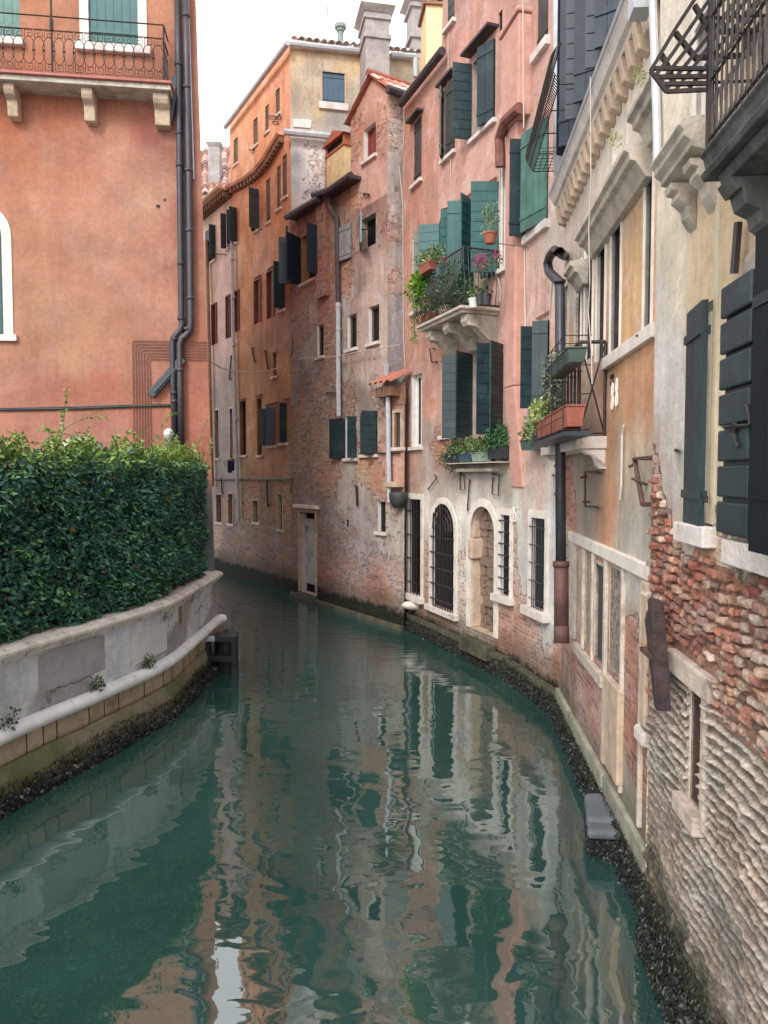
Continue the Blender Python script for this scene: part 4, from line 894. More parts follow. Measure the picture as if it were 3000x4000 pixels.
for i in range(14):
    g = MB(); p = a.lerp(b, (i+.5)/14); g.obox(p-up*.28-F.t*.05, F.t*.1, F.n*.34, up*.195); g.build('bracket', M['soffit'], cor)
mb = MB(); p0 = F.p(0, 0, 0); mb.quad(p0, p0+bkv, p0+bkv+up*ztF(0), p0+up*ztF(0)); mb.quad(p0+up*ztF(0), F.p(uOL, ztF(uOL)), F.p(uOL, ztF(uOL))+bkv, p0+bkv+up*ztF(0)); BF.part('side_wall', mb, simple('pale_side', (200, 150, 120), .9, .2, 2, .01))
mb = MB(); mb.tube([F.pp(806, 940, .14), F.pp(816, 1300, .14), F.pp(824, 1700, .14), F.pp(830, 1900, .14)], .07, 8); BF.part('drainpipe', mb, simple('ochre_pipe', (172, 128, 92), .6, .15, 5, .001))
hook(F, [(846, 992), (882, 994)], BF, .018)
# ================================================================== far roof with chimney
BK = Bld('distant_house', yp(850, 1500, 38)*1.0, 'distant house with only an old tile roof and grey chimney showing above the pale eaves')
A_, B_, C_, D_ = yp(740, 760, 36), yp(990, 760, 36), yp(990, 560, 41), yp(740, 600, 41)
for q in (C_, D_): pass
tiles('roof', A_, B_, C_, D_, BK.e, [(170, 128, 116), (150, 112, 104), (196, 160, 148), (128, 104, 98), (180, 150, 140)], tw=.32, tl=.5, h=.14)
mb = MB(); Z = Vector((0, 0, 1)); q = [Vector((v.x, v.y, 0)) for v in (A_, B_, C_+Vector((0, 3, 0)), D_+Vector((0, 3, 0)))]
for i in range(4):
    a, b = q[i], q[(i+1) % 4]; mb.quad(a, b, b+up*(A_.z-.02), a+up*(A_.z-.02))
mb.quad(C_, D_, D_+Vector((0, 3, -2)), C_+Vector((0, 3, -2))); BK.part('wall', mb, simple('far_grey_wall', (140, 128, 120), .9, .2, 3, .01))
pk = yp(835, 800, 37); Fk = Fr(pk, Vector((1, 0, 0))); a, b = Fk.u(813, 650), Fk.u(857, 650)
chimney(BK, BK.e, Fk, a, b, Fk.z(835, 800), Fk.z(835, 570), -.6, 0, cg, flare=.1, bands=())
# ================================================================== yellow flue block behind the pink house
BY = Bld('yellow_attic', yp(1697, 1700, 21), 'pale yellow attic stack standing behind the pink house above its low eave')
py = yp(1662, 1000, 20.5); Fy = Fr(py, Vector((1, .1, 0))); a, b = Fy.u(1664, 200), Fy.u(1735, 200); zt_ = Fy.z(1700, 22); mb = MB(); mb.fbox(Fy, a, b+.3, 8.5, zt_, -.9, 0)
mb.mat(1); mb.fbox(Fy, a-.08, b+.4, zt_+.001, zt_+.08, -1, .08); mb.fbox(Fy, a, b+.3, zt_+.3, zt_+.6, -.9, 0); mb.fbox(Fy, a, a+.3, zt_+.081, zt_+.299, -.9, 0); mb.fbox(Fy, a+.6, b+.3, zt_+.081, zt_+.299, -.9, 0)
mb.mat(2); mb.fbox(Fy, a+.3, a+.6, zt_+.081, zt_+.299, -.9, -.2)
mb.build('stack', [simple('yellow_render', (228, 206, 158), .85, .08, 3, .004), M['soffit'], M['black']], BY.e)
# ================================================================== red-orange house at the left
F = FL
BL = Bld('red_house', F.p(6.5, 0), 'large terracotta red rendered house at the left with an iron balcony and teal shutters')
BL.win(F, 344, 537, -260, 180, rev=M['stonel'], surr=.16, surrm=M['stonel'], sh=(('L', 0, .5, 'v'), ('R', 0, .5, 'v')), shm=M['teal'], pane=False, depth=.1, silld=.1, sillh=.14)
BL.win(F, -120, 75, -260, 148, rev=M['stonel'], surr=.0, surrm=M['stonel'], sh=(('L', 0, .5, 'v'), ('R', 0, .5, 'v')), shm=M['tealg'], pane=False, depth=.1, silld=.1, sillh=.13)
BL.win(F, -190, 10, 820, 1306, rev=M['stonel'], surr=.17, surrm=M['stonel'], sh=(), pane=True, glass=M['teal'], depth=.1, silld=.08, sillh=.12, arch=True, frame=M['dgreen'])
BL.win(F, 225, 398, 1725, 1960, rev=M['stonel'], surr=.1, surrm=M['stoneg'], pane=True, frame=M['iron'], depth=.2, sill=False, arch=True)
LALB = .8
PLc = [(100, 100, (206, 124, 88), 0), (620, 100, (204, 124, 90), 0), (740, 200, (176, 108, 92), 0), (745, 900, (182, 106, 92), 0), (790, 1300, (196, 112, 92), 0), (260, 100, (208, 128, 94), 0),
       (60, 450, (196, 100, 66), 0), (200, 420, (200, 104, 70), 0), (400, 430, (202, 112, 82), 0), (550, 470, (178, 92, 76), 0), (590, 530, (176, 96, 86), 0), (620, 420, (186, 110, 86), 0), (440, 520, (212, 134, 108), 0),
       (480, 620, (214, 142, 116), 0), (60, 600, (204, 116, 82), 0), (200, 650, (210, 128, 98), 0), (320, 640, (206, 124, 98), 0), (600, 800, (212, 146, 122), 0), (400, 900, (212, 140, 116), 0), (150, 900, (206, 130, 100), 0),
       (100, 1200, (202, 134, 104), 0), (350, 1250, (204, 136, 106), 0), (600, 1200, (206, 132, 110), 0), (300, 1420, (200, 136, 106), 0), (100, 1450, (198, 128, 102), 0), (500, 1430, (208, 130, 104), 0),
       (100, 1510, (206, 124, 106), 0), (250, 1530, (202, 112, 92), 0), (400, 1510, (200, 108, 86), 0), (300, 1620, (204, 128, 110), 0), (620, 1600, (204, 116, 92), 0), (500, 1700, (204, 124, 104), 0), (770, 1600, (200, 108, 84), 0),
       (800, 1800, (196, 104, 86), 0), (820, 2000, (146, 132, 140), 0), (820, 2150, (128, 128, 144), 0), (100, 1700, (206, 126, 106), 0), (690, 900, (196, 118, 98), 0), (690, 400, (190, 112, 90), 0), (250, 800, (206, 130, 104), 0)]
zLt = 17.0
class Lean(Fr): pass
lean = lambda z: -.022*max(0, z-2)
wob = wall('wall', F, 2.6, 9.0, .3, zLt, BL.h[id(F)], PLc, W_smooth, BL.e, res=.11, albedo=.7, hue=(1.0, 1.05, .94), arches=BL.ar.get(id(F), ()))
# the corner leans back a little with height
me = wob.data; o = Vector(wob['_o'])
for v in me.vertices:
    w = v.co+o; u = (w-F.o).dot(F.t)
    if u > 8.3: v.co += F.t*lean(w.z)*min(1, (u-8.3)/.6)
tp = F.p(9.0, 0)+F.t*lean(zLt)
mb = MB(); bs = Vector((-.36, 1, 0)).normalized()*11; c = F.p(9.0, 0)
mb.quad(c+up*.3, c+bs+up*.3, c+bs+up*zLt+F.t*lean(zLt), tp+up*zLt); l = F.p(2.6, 0)
mb.quad(tp+up*zLt, c+bs+up*zLt, l+bs+up*zLt, l+up*zLt); mb.quad(l, l+bs, l+bs+up*zLt, l+up*zLt)
BL.part('side_wall', mb, simple('red_side_render', (200, 120, 96), .9, .15, 2, .008))
# balcony
bu0, bu1 = F.off(.5).u(-260, 310), F.off(.55).u(664, 320); zs = F.off(.55).z(400, 297)
mb = MB(); mb.fbox(F, bu0, bu1, zs-.14, zs-.05, -.02, .5); mb.mat(1); mb.fbox(F, bu0, bu1+.03, zs-.05, zs, -.02, .56)
bal = BL.part('balcony', mb, [M['stoneg'], simple('red_painted_edge', (170, 108, 100), .8, .2, 6, .003)], bevel=.012)
for a, b in ((20, 62), (322, 366), (600, 660)):
    u0, u1 = F.off(.3).u(a, 380), F.off(.3).u(b, 380); g = MB()
    g.prism([F.p(u0, zs-.143+q, p_) for p_, q in ((0, 0), (.4, 0), (.41, -.1), (.36, -.18), (.24, -.24), (.2, -.5), (0, -.52))], F.t*(u1-u0)); g.build('bracket', M['sandst'], bal, bevel=.02)
Fq = F.off(.5); ru0, ru1 = bu0+.02, Fq.u(640, 200); zt = zs+1.0
g = MB()
g.tube([Fq.p(ru0, zs+.02), Fq.p(ru1, zs+.02)], .012, 4); g.tube([Fq.p(ru0, zs+.76), Fq.p(ru1, zs+.76)], .01, 4); g.tube([Fq.p(ru0, zt), Fq.p(ru1, zt)], .014, 4)
g.tube([Fq.p(ru0, zs+.2), Fq.p(ru1, zs+.2)], .006, 4) if 0 else None
P = .172; n = int((ru1-ru0)/P)
for i in range(n):
    cu = ru1-.1-i*P
    g.tube([Fq.p(cu+.105*math.cos(t*math.pi/8), zs+.4+.235*math.sin(t*math.pi/8)) for t in range(17)], .0065, 4)
    g.tube([Fq.p(cu+P/2-.012, zs+.4), Fq.p(cu+P/2+.012, zs+.4)], .018, 4)
    for zb, s in ((zs+.68, 1), (zs+.12, -1)):
        k = .062
        g.tube([Fq.p(cu+x*k, zb+s*y*k) for x, y in ((-1.3, -.9), (-1.1, -1.1), (-1.1, 1), (1.05, 1), (1.05, -.7), (-.3, -.7), (-.3, .25), (.4, .25))], .0065, 4)
for uu in (ru1,): g.tube([Fq.p(uu, zs), Fq.p(uu, zt)], .018, 4); g.tube([Fq.p(uu, zt), F.p(uu, zt, 0)], .014, 4); g.tube([Fq.p(uu, zs+.76), F.p(uu, zs+.76, 0)], .01, 4); g.tube([Fq.p(uu, zs+.03), F.p(uu, zs+.03, 0)], .01, 4)
for k in range(4):
    dd = .07+.11*k; g.tube([F.p(ru1, zs+.4+.23*math.sin(t*math.pi/6), dd+.05*math.cos(t*math.pi/6)) for t in range(13)], .006, 4)
    g.tube([F.p(ru1, zs+.68, dd), F.p(ru1, zs+.74, dd+.05)], .006, 4)
up_ = Fq.u(203, 200); g.tube([Fq.p(up_, zs-.05), Fq.p(up_, zs+3.2)], .018, 6); g.tube([Fq.p(up_, zs+.75), Fq.p(up_, zs+.95)], .035, 6)
g.build('railing', M['iron'], bal)
# downpipes and cable covers
mb = MB()
mb.tube([F.pp(x, y, .12) for x, y in ((692, -60), (697, 260), (702, 700), (708, 1240), (712, 1265), (704, 1290), (690, 1305), (678, 1320), (674, 1345), (676, 1500), (684, 1750))], .055, 10)
for y in (250, 520, 645, 1030, 1245, 1325, 1535, 1568): 
    x = np.interp(y, [0, 1240, 1300, 1340, 1750], [693, 708, 692, 674, 684]); p = F.pp(float(x), y, .12); mb.tube([p-up*.03, p+up*.03], .066, 10)
BL.part('drainpipe', mb, M['pipeg'], smooth=True)
mb = MB()
mb.tube([F.pp(x, y, .12) for x, y in ((722, -60), (730, 260), (738, 700), (745, 1260), (742, 1290), (728, 1308), (710, 1322), (702, 1345), (704, 1500), (708, 1755))], .062, 10)
for y in (60, 340, 665, 900, 1165, 1285, 1445): 
    x = np.interp(y, [0, 1260, 1340, 1750], [724, 745, 702, 708]); p = F.pp(float(x), y, .12); mb.tube([p-up*.03, p+up*.03], .074, 10)
BL.part('drainpipe', mb, simple('brown_grey_pipe', (66, 59, 66), .45, .15, 5, .001, streak=.2, gcol=(60, 56, 62)), smooth=True)
mb = MB(); mb.tube([F.pp(733, -60, .05), F.pp(757, 700, .05), F.pp(762, 1250, .05)][:2], .018, 5)
mb.tube([F.pp(732, -60, .1), F.pp(738, 260, .1)], .016, 5); BL.part('cable', mb, M['pipel'])
mb = MB(); mb.tube([F.pp(716, 250, .08), F.pp(720, 700, .08), F.pp(728, 1260, .08), F.pp(690, 1400, .08), F.pp(692, 1740, .08)], .02, 5); BL.part('cable', mb, M['char'])
mb = MB(); mb.fbox(F, F.u(693, 700), F.u(724, 700), F.z(708, 735), F.z(708, 683), .02, .09); BL.part('junction_box', mb, M['char'])
def cover(pts, w):
    mb = MB(); a, b = [F.pp(*p, .1) for p in pts]; ax = (b-a).normalized(); sd = ax.cross(F.n).normalized()*w
    mb.hexa([a-sd, b-sd, b+sd, a+sd], [a-sd*.8+F.n*.05, b-sd*.8+F.n*.05, b+sd*.8+F.n*.05, a+sd*.8+F.n*.05])
    mb.tube([a.lerp(b, .25)+F.n*.06-sd*.3, a.lerp(b, .9)+F.n*.06-sd*.3], .02, 5)
    BL.part('cable_cover', mb, simple('slate_metal', (58, 66, 76), .5, .15, 5, .001), bevel=.01)
cover(((690, 300), (657, 478)), .085); cover(((715, 1402), (588, 1545)), .09)
mb = MB()
for i in range(7):
    y = 1331+i*11.6; x = 517+i*11
    mb.tube([F.pp(*q, .03) for q in ((818, y+4), (700, y+2), (x+7, y), (x+1, y+3), (x, y+10), (x+3, 1500), (x+6, 1800))], .0095, 5)
    mb.tube([F.pp(818, y+4, .03), F.pp(822, y+4, -.1)], .012, 4)
BL.part('conduit', mb, M['tube'])
mb = MB(); mb.tube([F.pp(*q, .03) for q in ((-100, 1602), (0, 1601), (300, 1596), (500, 1588), (668, 1584))], .022, 5); mb.tube([F.pp(*q, .03) for q in ((-100, 1596), (0, 1596), (300, 1590), (500, 1583), (668, 1580))], .014, 5)
BL.part('conduit', mb, M['char'])
mb = MB(); mb.lathe(F.pp(660, 1800, .6), [(.05, -.3), (.05, .42), (.085, .43), (.085, .47), (.1, .48), (.08, .56), (.02, .6)], 10); BL.part('vent_post', mb, M['plastw'], smooth=True)
mb = MB()
for q, r_ in (((617, 805), .035), ((643, 781), .02)): p = F.pp(*q, .01); mb.lathe(p-up*.01, [(r_, 0), (r_, .03), (.005, .04)], 8)
BL.part('wall_fixing', mb, M['char'])
# ================================================================== garden wall
gpts = [(-5.6, 1.0), (-5.0, 4.2), (-4.16, 8.0), (-3.72, 9.45), (-3.33, 11.0), (-3.29, 12.6), (-3.29, 14.55)]
def smoothpath(P, n):
    P = [Vector((p[0], p[1], 0)) for p in P]; out = []
    for i in range(len(P)-1):
        p0, p1, p2, p3 = P[max(i-1, 0)], P[i], P[i+1], P[min(i+2, len(P)-1)]
        for k in range(n):
            t = k/n; out.append(.5*((2*p1)+(p2-p0)*t+(2*p0-5*p1+4*p2-p3)*t*t+(3*p1-p0-3*p2+p3)*t**3))
    out.append(P[-1]); return out
GW = smoothpath(gpts, 8); NG = len(GW)
def nrm(i):
    a, b = GW[max(i-1, 0)], GW[min(i+1, NG-1)]; t = (b-a).normalized(); return Vector((t.y, -t.x, 0))
gN = [nrm(i) for i in range(NG)]
GS = [0.0]
for i in range(1, NG): GS.append(GS[-1]+(GW[i]-GW[i-1]).length)
gw = thing('garden_wall', GW[20], 'low curving grey rendered garden wall with a rounded white stone moulding, below the hedge', 'wall')
gmat = wall_mat('grey_cement_render', streak=.35, blot=.6, edge=.45, algae=.0, rough_bump=.006, bc1=(1.1, .9, .8), bc2=(.8, .6, .55))
def sweep(name, prof, mat, parent, i0=0, i1=None, tintf=None, smooth=False, sub=1):
    """sweep profile [(d,z)] along the wall path; UV = (s, z)"""
    i1 = NG if i1 is None else i1; V = []; UV = []; Fc = []; m = len(prof)
    for i in range(i0, i1):
        for d, z in prof: V.append(GW[i]+gN[i]*d+up*z); UV.append((GS[i], z))
    for i in range(i1-i0-1):
        for j in range(m-1): a = i*m+j; Fc.append((a, a+1, a+1+m, a+m))
    Fc.append(tuple(range(m))); Fc.append(tuple((i1-i0-1)*m+j for j in range(m-1, -1, -1)))
    o = Vector(parent['_o']); me = bpy.data.meshes.new(name); me.from_pydata([tuple(v-o) for v in V], [], Fc)
    uvl = me.uv_layers.new(name='UVMap'); li = np.empty(len(me.loops), int); me.loops.foreach_get('vertex_index', li); uvl.data.foreach_set('uv', np.array(UV)[li].ravel())
    if tintf:
        ca = me.color_attributes.new('tint', 'FLOAT_COLOR', 'POINT'); ca.data.foreach_set('color', np.array([tintf(*q) for q in UV]).ravel())
    me.materials.append(mat)
    if smooth: me.polygons.foreach_set('use_smooth', [True]*len(Fc))
    ob = bpy.data.objects.new(name, me); COL.objects.link(ob); ob.parent = parent; ob['_o'] = list(o); return ob
def gt(s, z):
    k = noise.noise(Vector((s*.9, z*1.4, 4)))
    c = lin((196, 200, 208)) if k > -.12 else lin((158, 156, 158))
    b = .42 if noise.noise(Vector((s*.7, z*1.2, 11))) > .38 else .12
    return (*c, b)
sweep('wall', [(-.35, .86)]+[(0, .86+.1*i) for i in range(8)]+[(-.35, 1.56)], gmat, gw, tintf=gt)
sweep('coping', [(-.42, 1.561), (.03, 1.561), (.05, 1.58), (.05, 1.6), (.09, 1.62), (.12, 1.66), (.12, 1.69), (.09, 1.72), (.02, 1.74), (-.42, 1.75)], simple('coping_stone', (214, 208, 200), .75, .2, 4, .01, streak=.3, grime=.45, gcol=(110, 106, 96)), gw)
sweep('moulding', [(-.1, .70)]+[(.035+.1*math.cos(t), .78+.085*math.sin(t)) for t in [(-80+16*k)*math.pi/180 for k in range(12)]]+[(-.1, .862)], simple('white_moulding_stone', (226, 228, 232), .6, .12, 3, .006, streak=.1, grime=.25, gcol=(140, 138, 134)), gw, smooth=True)
sweep('stone_course', [(-.1, .46), (.03, .46), (.045, .5), (.04, .699), (-.1, .699)], simple('stained_stone_course', (176, 160, 138), .85, .25, 3, .02, streak=.5, grime=.5, gcol=(70, 66, 48)), gw)
bm_ = NT('mossy_base'); tc = bm_.n('ShaderNodeTexCoord').outputs['Object']; sp_ = bm_.n('ShaderNodeSeparateXYZ'); bm_.l(tc, sp_.inputs[0])
hh = bm_.math('ADD', sp_.outputs[2], bm_.math('MULTIPLY', bm_.noise(tc, 3, 6), .3))
c_ = bm_.mix(bm_.ramp(hh, .12, .36), (.035, .035, .025, 1), bm_.mix(bm_.ramp(bm_.noise(tc, 2.2, 6), .4, .62), (.14, .155, .06, 1), (.27, .24, .17, 1)))
bm_.l(c_, bm_.b.inputs['Base Color']); bm_.b.inputs['Roughness'].default_value = .8; bm_.l(bm_.bump(bm_.noise(tc, 18, 8, .75), .03), bm_.b.inputs['Normal'])
sweep('mossy_base', [(-.1, -.6), (.16, -.6), (.13, .0), (.09, .3), (.06, .42), (.0, .46), (-.1, .46)], bm_.m, gw)
def at_s(s):
    i = max(0, min(NG-2, int(np.searchsorted(GS, s))-1)); t = (s-GS[i])/(GS[i+1]-GS[i]); return GW[i].lerp(GW[i+1], t), gN[i].lerp(gN[i+1], t).normalized()
def idx_s(s): return int(np.searchsorted(GS, s))
sweep('repair_patch', [(-.02, 1.06), (.006, 1.07), (.007, 1.3), (.006, 1.52), (-.02, 1.53)], simple('dark_repair_render', (158, 158, 162), .9, .15, 3, .006, streak=.3, gcol=(96, 94, 94)), gw, idx_s(7.6), idx_s(9.0))
sweep('bare_patch', [(-.02, 1.2), (.005, 1.22), (.006, 1.35), (.005, 1.5), (-.02, 1.52)], simple('bare_brick_patch', (150, 120, 100), .9, .45, 16, .02, grime=.6, gcol=(70, 56, 48)), gw, idx_s(11.0), idx_s(11.0)+2)
sweep('pale_patch', [(-.02, .95), (.004, .97), (.005, 1.2), (.004, 1.4), (-.02, 1.42)], simple('pale_repair_render', (206, 208, 212), .9, .1, 3, .006, streak=.3, gcol=(150, 150, 150)), gw, idx_s(9.4), idx_s(10.6))
# joints of the coping, moulding and stone course
jm = simple('dark_joint', (58, 54, 48), .9, .3, 9, .0)
mb = MB()
s = 3.0; random.seed(5)
while s < GS[-1]-.1:
    p, n_ = at_s(s); mb.tube([p+n_*(.03+.102*math.cos(t))+up*(.78+.0865*math.sin(t)) for t in (-1.2, -.7, -.2, .3, .8, 1.3)], .004, 4); s += random.uniform(.5, .95)
s = 3.1
while s < GS[-1]-.1:
    p, n_ = at_s(s); t_ = Vector((-n_.y, n_.x, 0)); a = p+n_*.047; mb.hexa([a+up*.47, a+t_*.018+up*.47, a+t_*.018+up*.47-n_*.02, a+up*.47-n_*.02], [a+up*.69, a+t_*.012+up*.69, a+t_*.012+up*.69-n_*.02, a+up*.69-n_*.02])
    s += random.uniform(.22, .6)
s = 3.3
while s < GS[-1]-.1:
    p, n_ = at_s(s); mb.tube([p+n_*.052+up*1.58, p+n_*.122+up*1.67, p+n_*.09+up*1.722, p-n_*.1+up*1.748], .004, 4); s += random.uniform(.35, .7)
mb.build('joint', jm, gw)
mb = MB(); random.seed(14)
for k in range(16):
    s_ = random.uniform(3.5, GS[-1]-.3); z_ = random.uniform(1.0, 1.5); pts = []; a_ = random.choice((0, 0, 1.3)); 
    for j in range(random.randint(5, 12)):
        p, n_ = at_s(min(s_, GS[-1]-.05)); pts.append(p+n_*.0015+up*z_); s_ += random.uniform(.03, .1)*math.cos(a_)*1.4; z_ = min(1.55, max(.9, z_+random.uniform(-.04, .04)+.05*math.sin(a_)))
    mb.tube(pts, random.uniform(.002, .005), 4)
mb.build('crack', jm, gw)
mb = MB(); e, en = GW[-1], gN[-1]; t_ = Vector((-en.y, en.x, 0)); mb.lathe(e+en*.06+t_*.02+up*.7, [(.02, 0), (.1, .02), (.13, .08), (.1, .15), (.02, .17)], 10)
mb.build('moulding_end', simple('white_moulding_stone', (206, 206, 206)), gw, smooth=True)
# wall end pier: grey corner base of the red house is in its wall; small weeds on the moulding
for s_, k in ((5.7, 60), (7.15, 26), (8.6, 30), (9.75, 34)):
    p, n_ = at_s(s_); w = thing('weed', p+n_*.06+up*.86, 'small dark weed tuft rooted on the white moulding' if 0 else None, 'weed')
    w['label'] = {5.7: 'largest dark weed tuft on the white moulding, nearest the camera', 7.15: 'tiny green weed on the white moulding, second from the camera', 8.6: 'small green weed on the white moulding below the patched render', 9.75: 'tall thin dark weed beside the bend of the white moulding'}[s_]; w['group'] = 'weeds on the garden wall moulding'
    bush('foliage', [p+n_*.06+up*(.88+.03*j)+t_*random.uniform(-.1, .1) for j in range(4)], .08 if k < 50 else .13, k*4, .045, [(66, 84, 50), (50, 62, 44), (96, 128, 60)], w)
    mb = MB(); mb.tube([p+n_*.04+up*.84, p+n_*.07+up*.98], .004, 4); mb.build('stem', M['timber'], w)
# mussels along the base (nobody could count them)
def mussels(name, pos, nrmv, n, label, size=(.025, .05)):
    V = []; Fc = []; CA = []
    for k in range(n):
        p, q = pos(k), None; r = random.uniform(*size); a = Vector(rng.normal(size=3)).normalized(); b = a.orthogonal().normalized(); c = a.cross(b); i = len(V)
        V += [p+a*r, p+b*r*.5, p+c*r*.3, p-b*r*.5, p-c*r*.3, p-a*r*.8]
        Fc += [(i, i+1, i+2), (i, i+2, i+3), (i, i+3, i+4), (i, i+4, i+1), (i+5, i+2, i+1), (i+5, i+3, i+2), (i+5, i+4, i+3), (i+5, i+1, i+4)]
        g = random.random(); col = lin((20, 22, 26)) if g < .6 else (lin((40, 42, 44)) if g < .88 else (lin((84, 84, 78)) if g < .975 else lin((112, 110, 104)))); CA += [(*col, 1)]*6
    o = Vector((V[0].x, V[0].y, 0)); me = bpy.data.meshes.new(name); me.from_pydata([tuple(v-o) for v in V], [], Fc)
    ca = me.color_attributes.new('lc', 'FLOAT_COLOR', 'POINT'); ca.data.foreach_set('color', np.array(CA).ravel()); me.materials.append(leaf_mat('mussel_shell', .75, 0))
    ob = bpy.data.objects.new(name, me); COL.objects.link(ob); ob.location = o; ob['_o'] = list(o); settag(ob, label, 'mussels', kind='stuff'); return ob
def pL(k):
    s = random.uniform(2.5, GS[-1]); p, n_ = at_s(s); z = -.03+.17*random.random()**1.2+.04*math.sin(s*3); return p+n_*(.17+.07*random.random()*(1-z))+up*z
def weeds(name, pos, nv, n, label, ln=.045):
    P_ = np.array([list(pos(k)) for k in range(n)]); D_ = rng.normal(size=(n, 3))*.35; D_[:, 2] -= 1.0; D_ += np.array(list(nv))*.25
    c_ = np.array([lin(c) for c in ((34, 40, 30), (24, 30, 25), (50, 56, 32), (18, 22, 21), (58, 56, 38))])[rng.integers(0, 5, n)]*(.5+.8*rng.random((n, 1)))
    L_ = ln*(.5+1.0*rng.random(n)); o = leafmesh(name, P_, D_, L_, L_*.28, c_, leaf_mat('wet_weed', .4, 0)); settag(o, label, 'seaweed', kind='stuff'); return o
def wL(k):
    s = random.uniform(2.5, GS[-1]); p, n_ = at_s(s); return p+n_*.14+up*(.28*random.random()**1.6+.05+.05*math.sin(s*2.3))
weeds('seaweed', wL, (.9, -.3, 0), 9000, 'wet dark weed hanging along the mossy base of the garden wall')
mussels('mussels', pL, None, 7000, 'dark mussels clustered along the waterline of the garden wall')
# ================================================================== hedge
hg = thing('hedge', GW[22]+Vector((-.5, 0, 1.7)), 'dense clipped dark green hedge rising behind the garden wall with bright young shoots on top', 'hedge')
def hedge():
    N = 66000; S_ = rng.uniform(1.5, GS[-1]-.62, N); top = rng.random(N) < .2; Zh = 1.62+2.2*rng.random(N)**1.0
    P = np.array([list(v) for v in GW]); Nn = np.array([list(v) for v in gN]); g = np.array(GS)
    px = np.stack([np.interp(S_, g, P[:, 0]), np.interp(S_, g, P[:, 1]), np.zeros(N)], 1); nx = np.stack([np.interp(S_, g, Nn[:, 0]), np.interp(S_, g, Nn[:, 1]), np.zeros(N)], 1)
    bul = np.array([noise.noise(Vector((s*1.3, z*1.5, 0)))*.14+noise.noise(Vector((s*3.5, z*3.8, 5)))*.10 for s, z in zip(S_, Zh)])
    d = -.14+bul+rng.random(N)*.09; d = np.where(top, -.14-1.1*rng.random(N), d); zt = 3.82+.06*np.sin(S_*2.1)+.05*rng.normal(size=N)
    d = d-.10*np.clip((1.95-Zh)/.3, 0, 1)*(~top)
    Z = np.where(top, zt, Zh); C = px+nx*d[:, None]; C[:, 2] = Z
    D = nx*.55+rng.normal(size=(N, 3))*.55; D[:, 2] -= .25; D[top, 2] += .9
    base = 1.12*np.array([lin(c) for c in ((56, 100, 84), (74, 120, 98), (44, 84, 76), (88, 134, 90), (112, 154, 84), (120, 104, 62))]); pr = np.array([.34, .26, .22, .12, .045, .015])
    ci = rng.choice(6, N, p=pr); col = base[ci]*(.6+.75*rng.random((N, 1)))
    hi = np.clip((Z-3.58)/.3, 0, 1)*(rng.random(N) < .45); yb = np.array(lin((146, 172, 82)))*(.55+.7*rng.random((N, 1))); col = col*(1-hi[:, None])+yb*hi[:, None]
    L = .072*(.55+.9*rng.random(N)); leafmesh('foliage', C, D, L, L*.46, col, leaf_mat('hedge_leaf', .38, .12), hg)
hedge()
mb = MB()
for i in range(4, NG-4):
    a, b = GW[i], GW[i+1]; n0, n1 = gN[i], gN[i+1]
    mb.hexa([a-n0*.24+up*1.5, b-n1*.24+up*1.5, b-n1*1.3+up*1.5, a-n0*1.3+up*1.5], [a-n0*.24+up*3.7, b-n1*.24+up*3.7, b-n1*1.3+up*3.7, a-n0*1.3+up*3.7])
mb.build('dark_backing', simple('hedge_core', (16, 24, 18), .95, .3, 9, .02), hg)  # solid dark block added behind the leaves to stop the view through
mb = MB(); LC = []; LD = []; random.seed(11)
shoots = [(1.0, .35)]*0
for k in range(330):
    s = random.uniform(3.6, GS[-1]-.5); p, n_ = at_s(min(s, GS[-1]-.01)); base = p-n_*random.uniform(.05, .7)+up*3.77; L = random.uniform(.12, .4)*(2.3 if random.random() < .16 else 1)
    t = Vector((-n_.y, n_.x, 0)); d = (up*1.0+t*random.uniform(-.9, .9)+n_*random.uniform(-.2, .5)).normalized(); q = base; pts = [q.copy()]; cv_ = random.uniform(-.9, .9)
    for j in range(8):
        q = q+d*L/6; pts.append(q.copy()); d = (d+(t*cv_*.35-up*.10)).normalized()
        for m_ in range(3): LC.append(list(q)); LD.append([d.x*.5+random.gauss(0, .6), d.y*.5+random.gauss(0, .6), d.z*.5+random.gauss(0, .5)])
    mb.tube(pts, .008, 4, r1=.003)
mb.build('shoot', simple('green_stem', (96, 116, 56), .7, .2, 8, 0), hg)
LC, LD = np.array(LC), np.array(LD); n = len(LC); L = .062*(.6+.7*rng.random(n)); leafmesh('shoot_leaves', LC, LD, L, L*.5, np.array(lin((122, 152, 70)))*(.5+.8*rng.random((n, 1))), leaf_mat('hedge_leaf'), hg)
mb = MB(); mb.quad(*[Vector(q) for q in ((-12, 0, 1.45), (-5.6, 0, 1.45), (-3.6, 14.5, 1.45), (-12, 14.5, 1.45))]); g = mb.build('garden_ground', simple('garden_soil', (70, 62, 48), .95, .3, 3, .02)); g['kind'] = 'structure'
# ================================================================== black mooring frame at the wall end
cF = Fr(yp(800, 2450, 13.4), Vector((1, -.05, 0)))
mf = thing('mooring_fender', cF.p(.2, 0), 'black fender structure standing in the water at the end of the garden wall', 'fender')
A0 = cF.pp(802, 2484); mb = MB()
z1, z0 = cF.z(860, 2482), cF.z(860, 2560)
ua, ub = cF.u(800, 2500), cF.u(926, 2500)
for zz, hh in ((z1, .11), (z0, .11)):
    mb.fbox(cF, ua, ub, zz-hh, zz, -.04, .06); mb.obox(cF.p(ub-.09, zz-hh+.002, -.04), -cF.n*.62-cF.t*.3, cF.t*.09, up*(hh-.004)); 
mb.obox(cF.p(ua+.2, z1-.11, -.64), cF.t*.12, cF.n*.1, up*.1)
mb.build('frame', simple('black_painted_iron', (30, 34, 42), .5, .25, 8, .004, grime=.3, gcol=(70, 76, 80)), mf, bevel=.008)
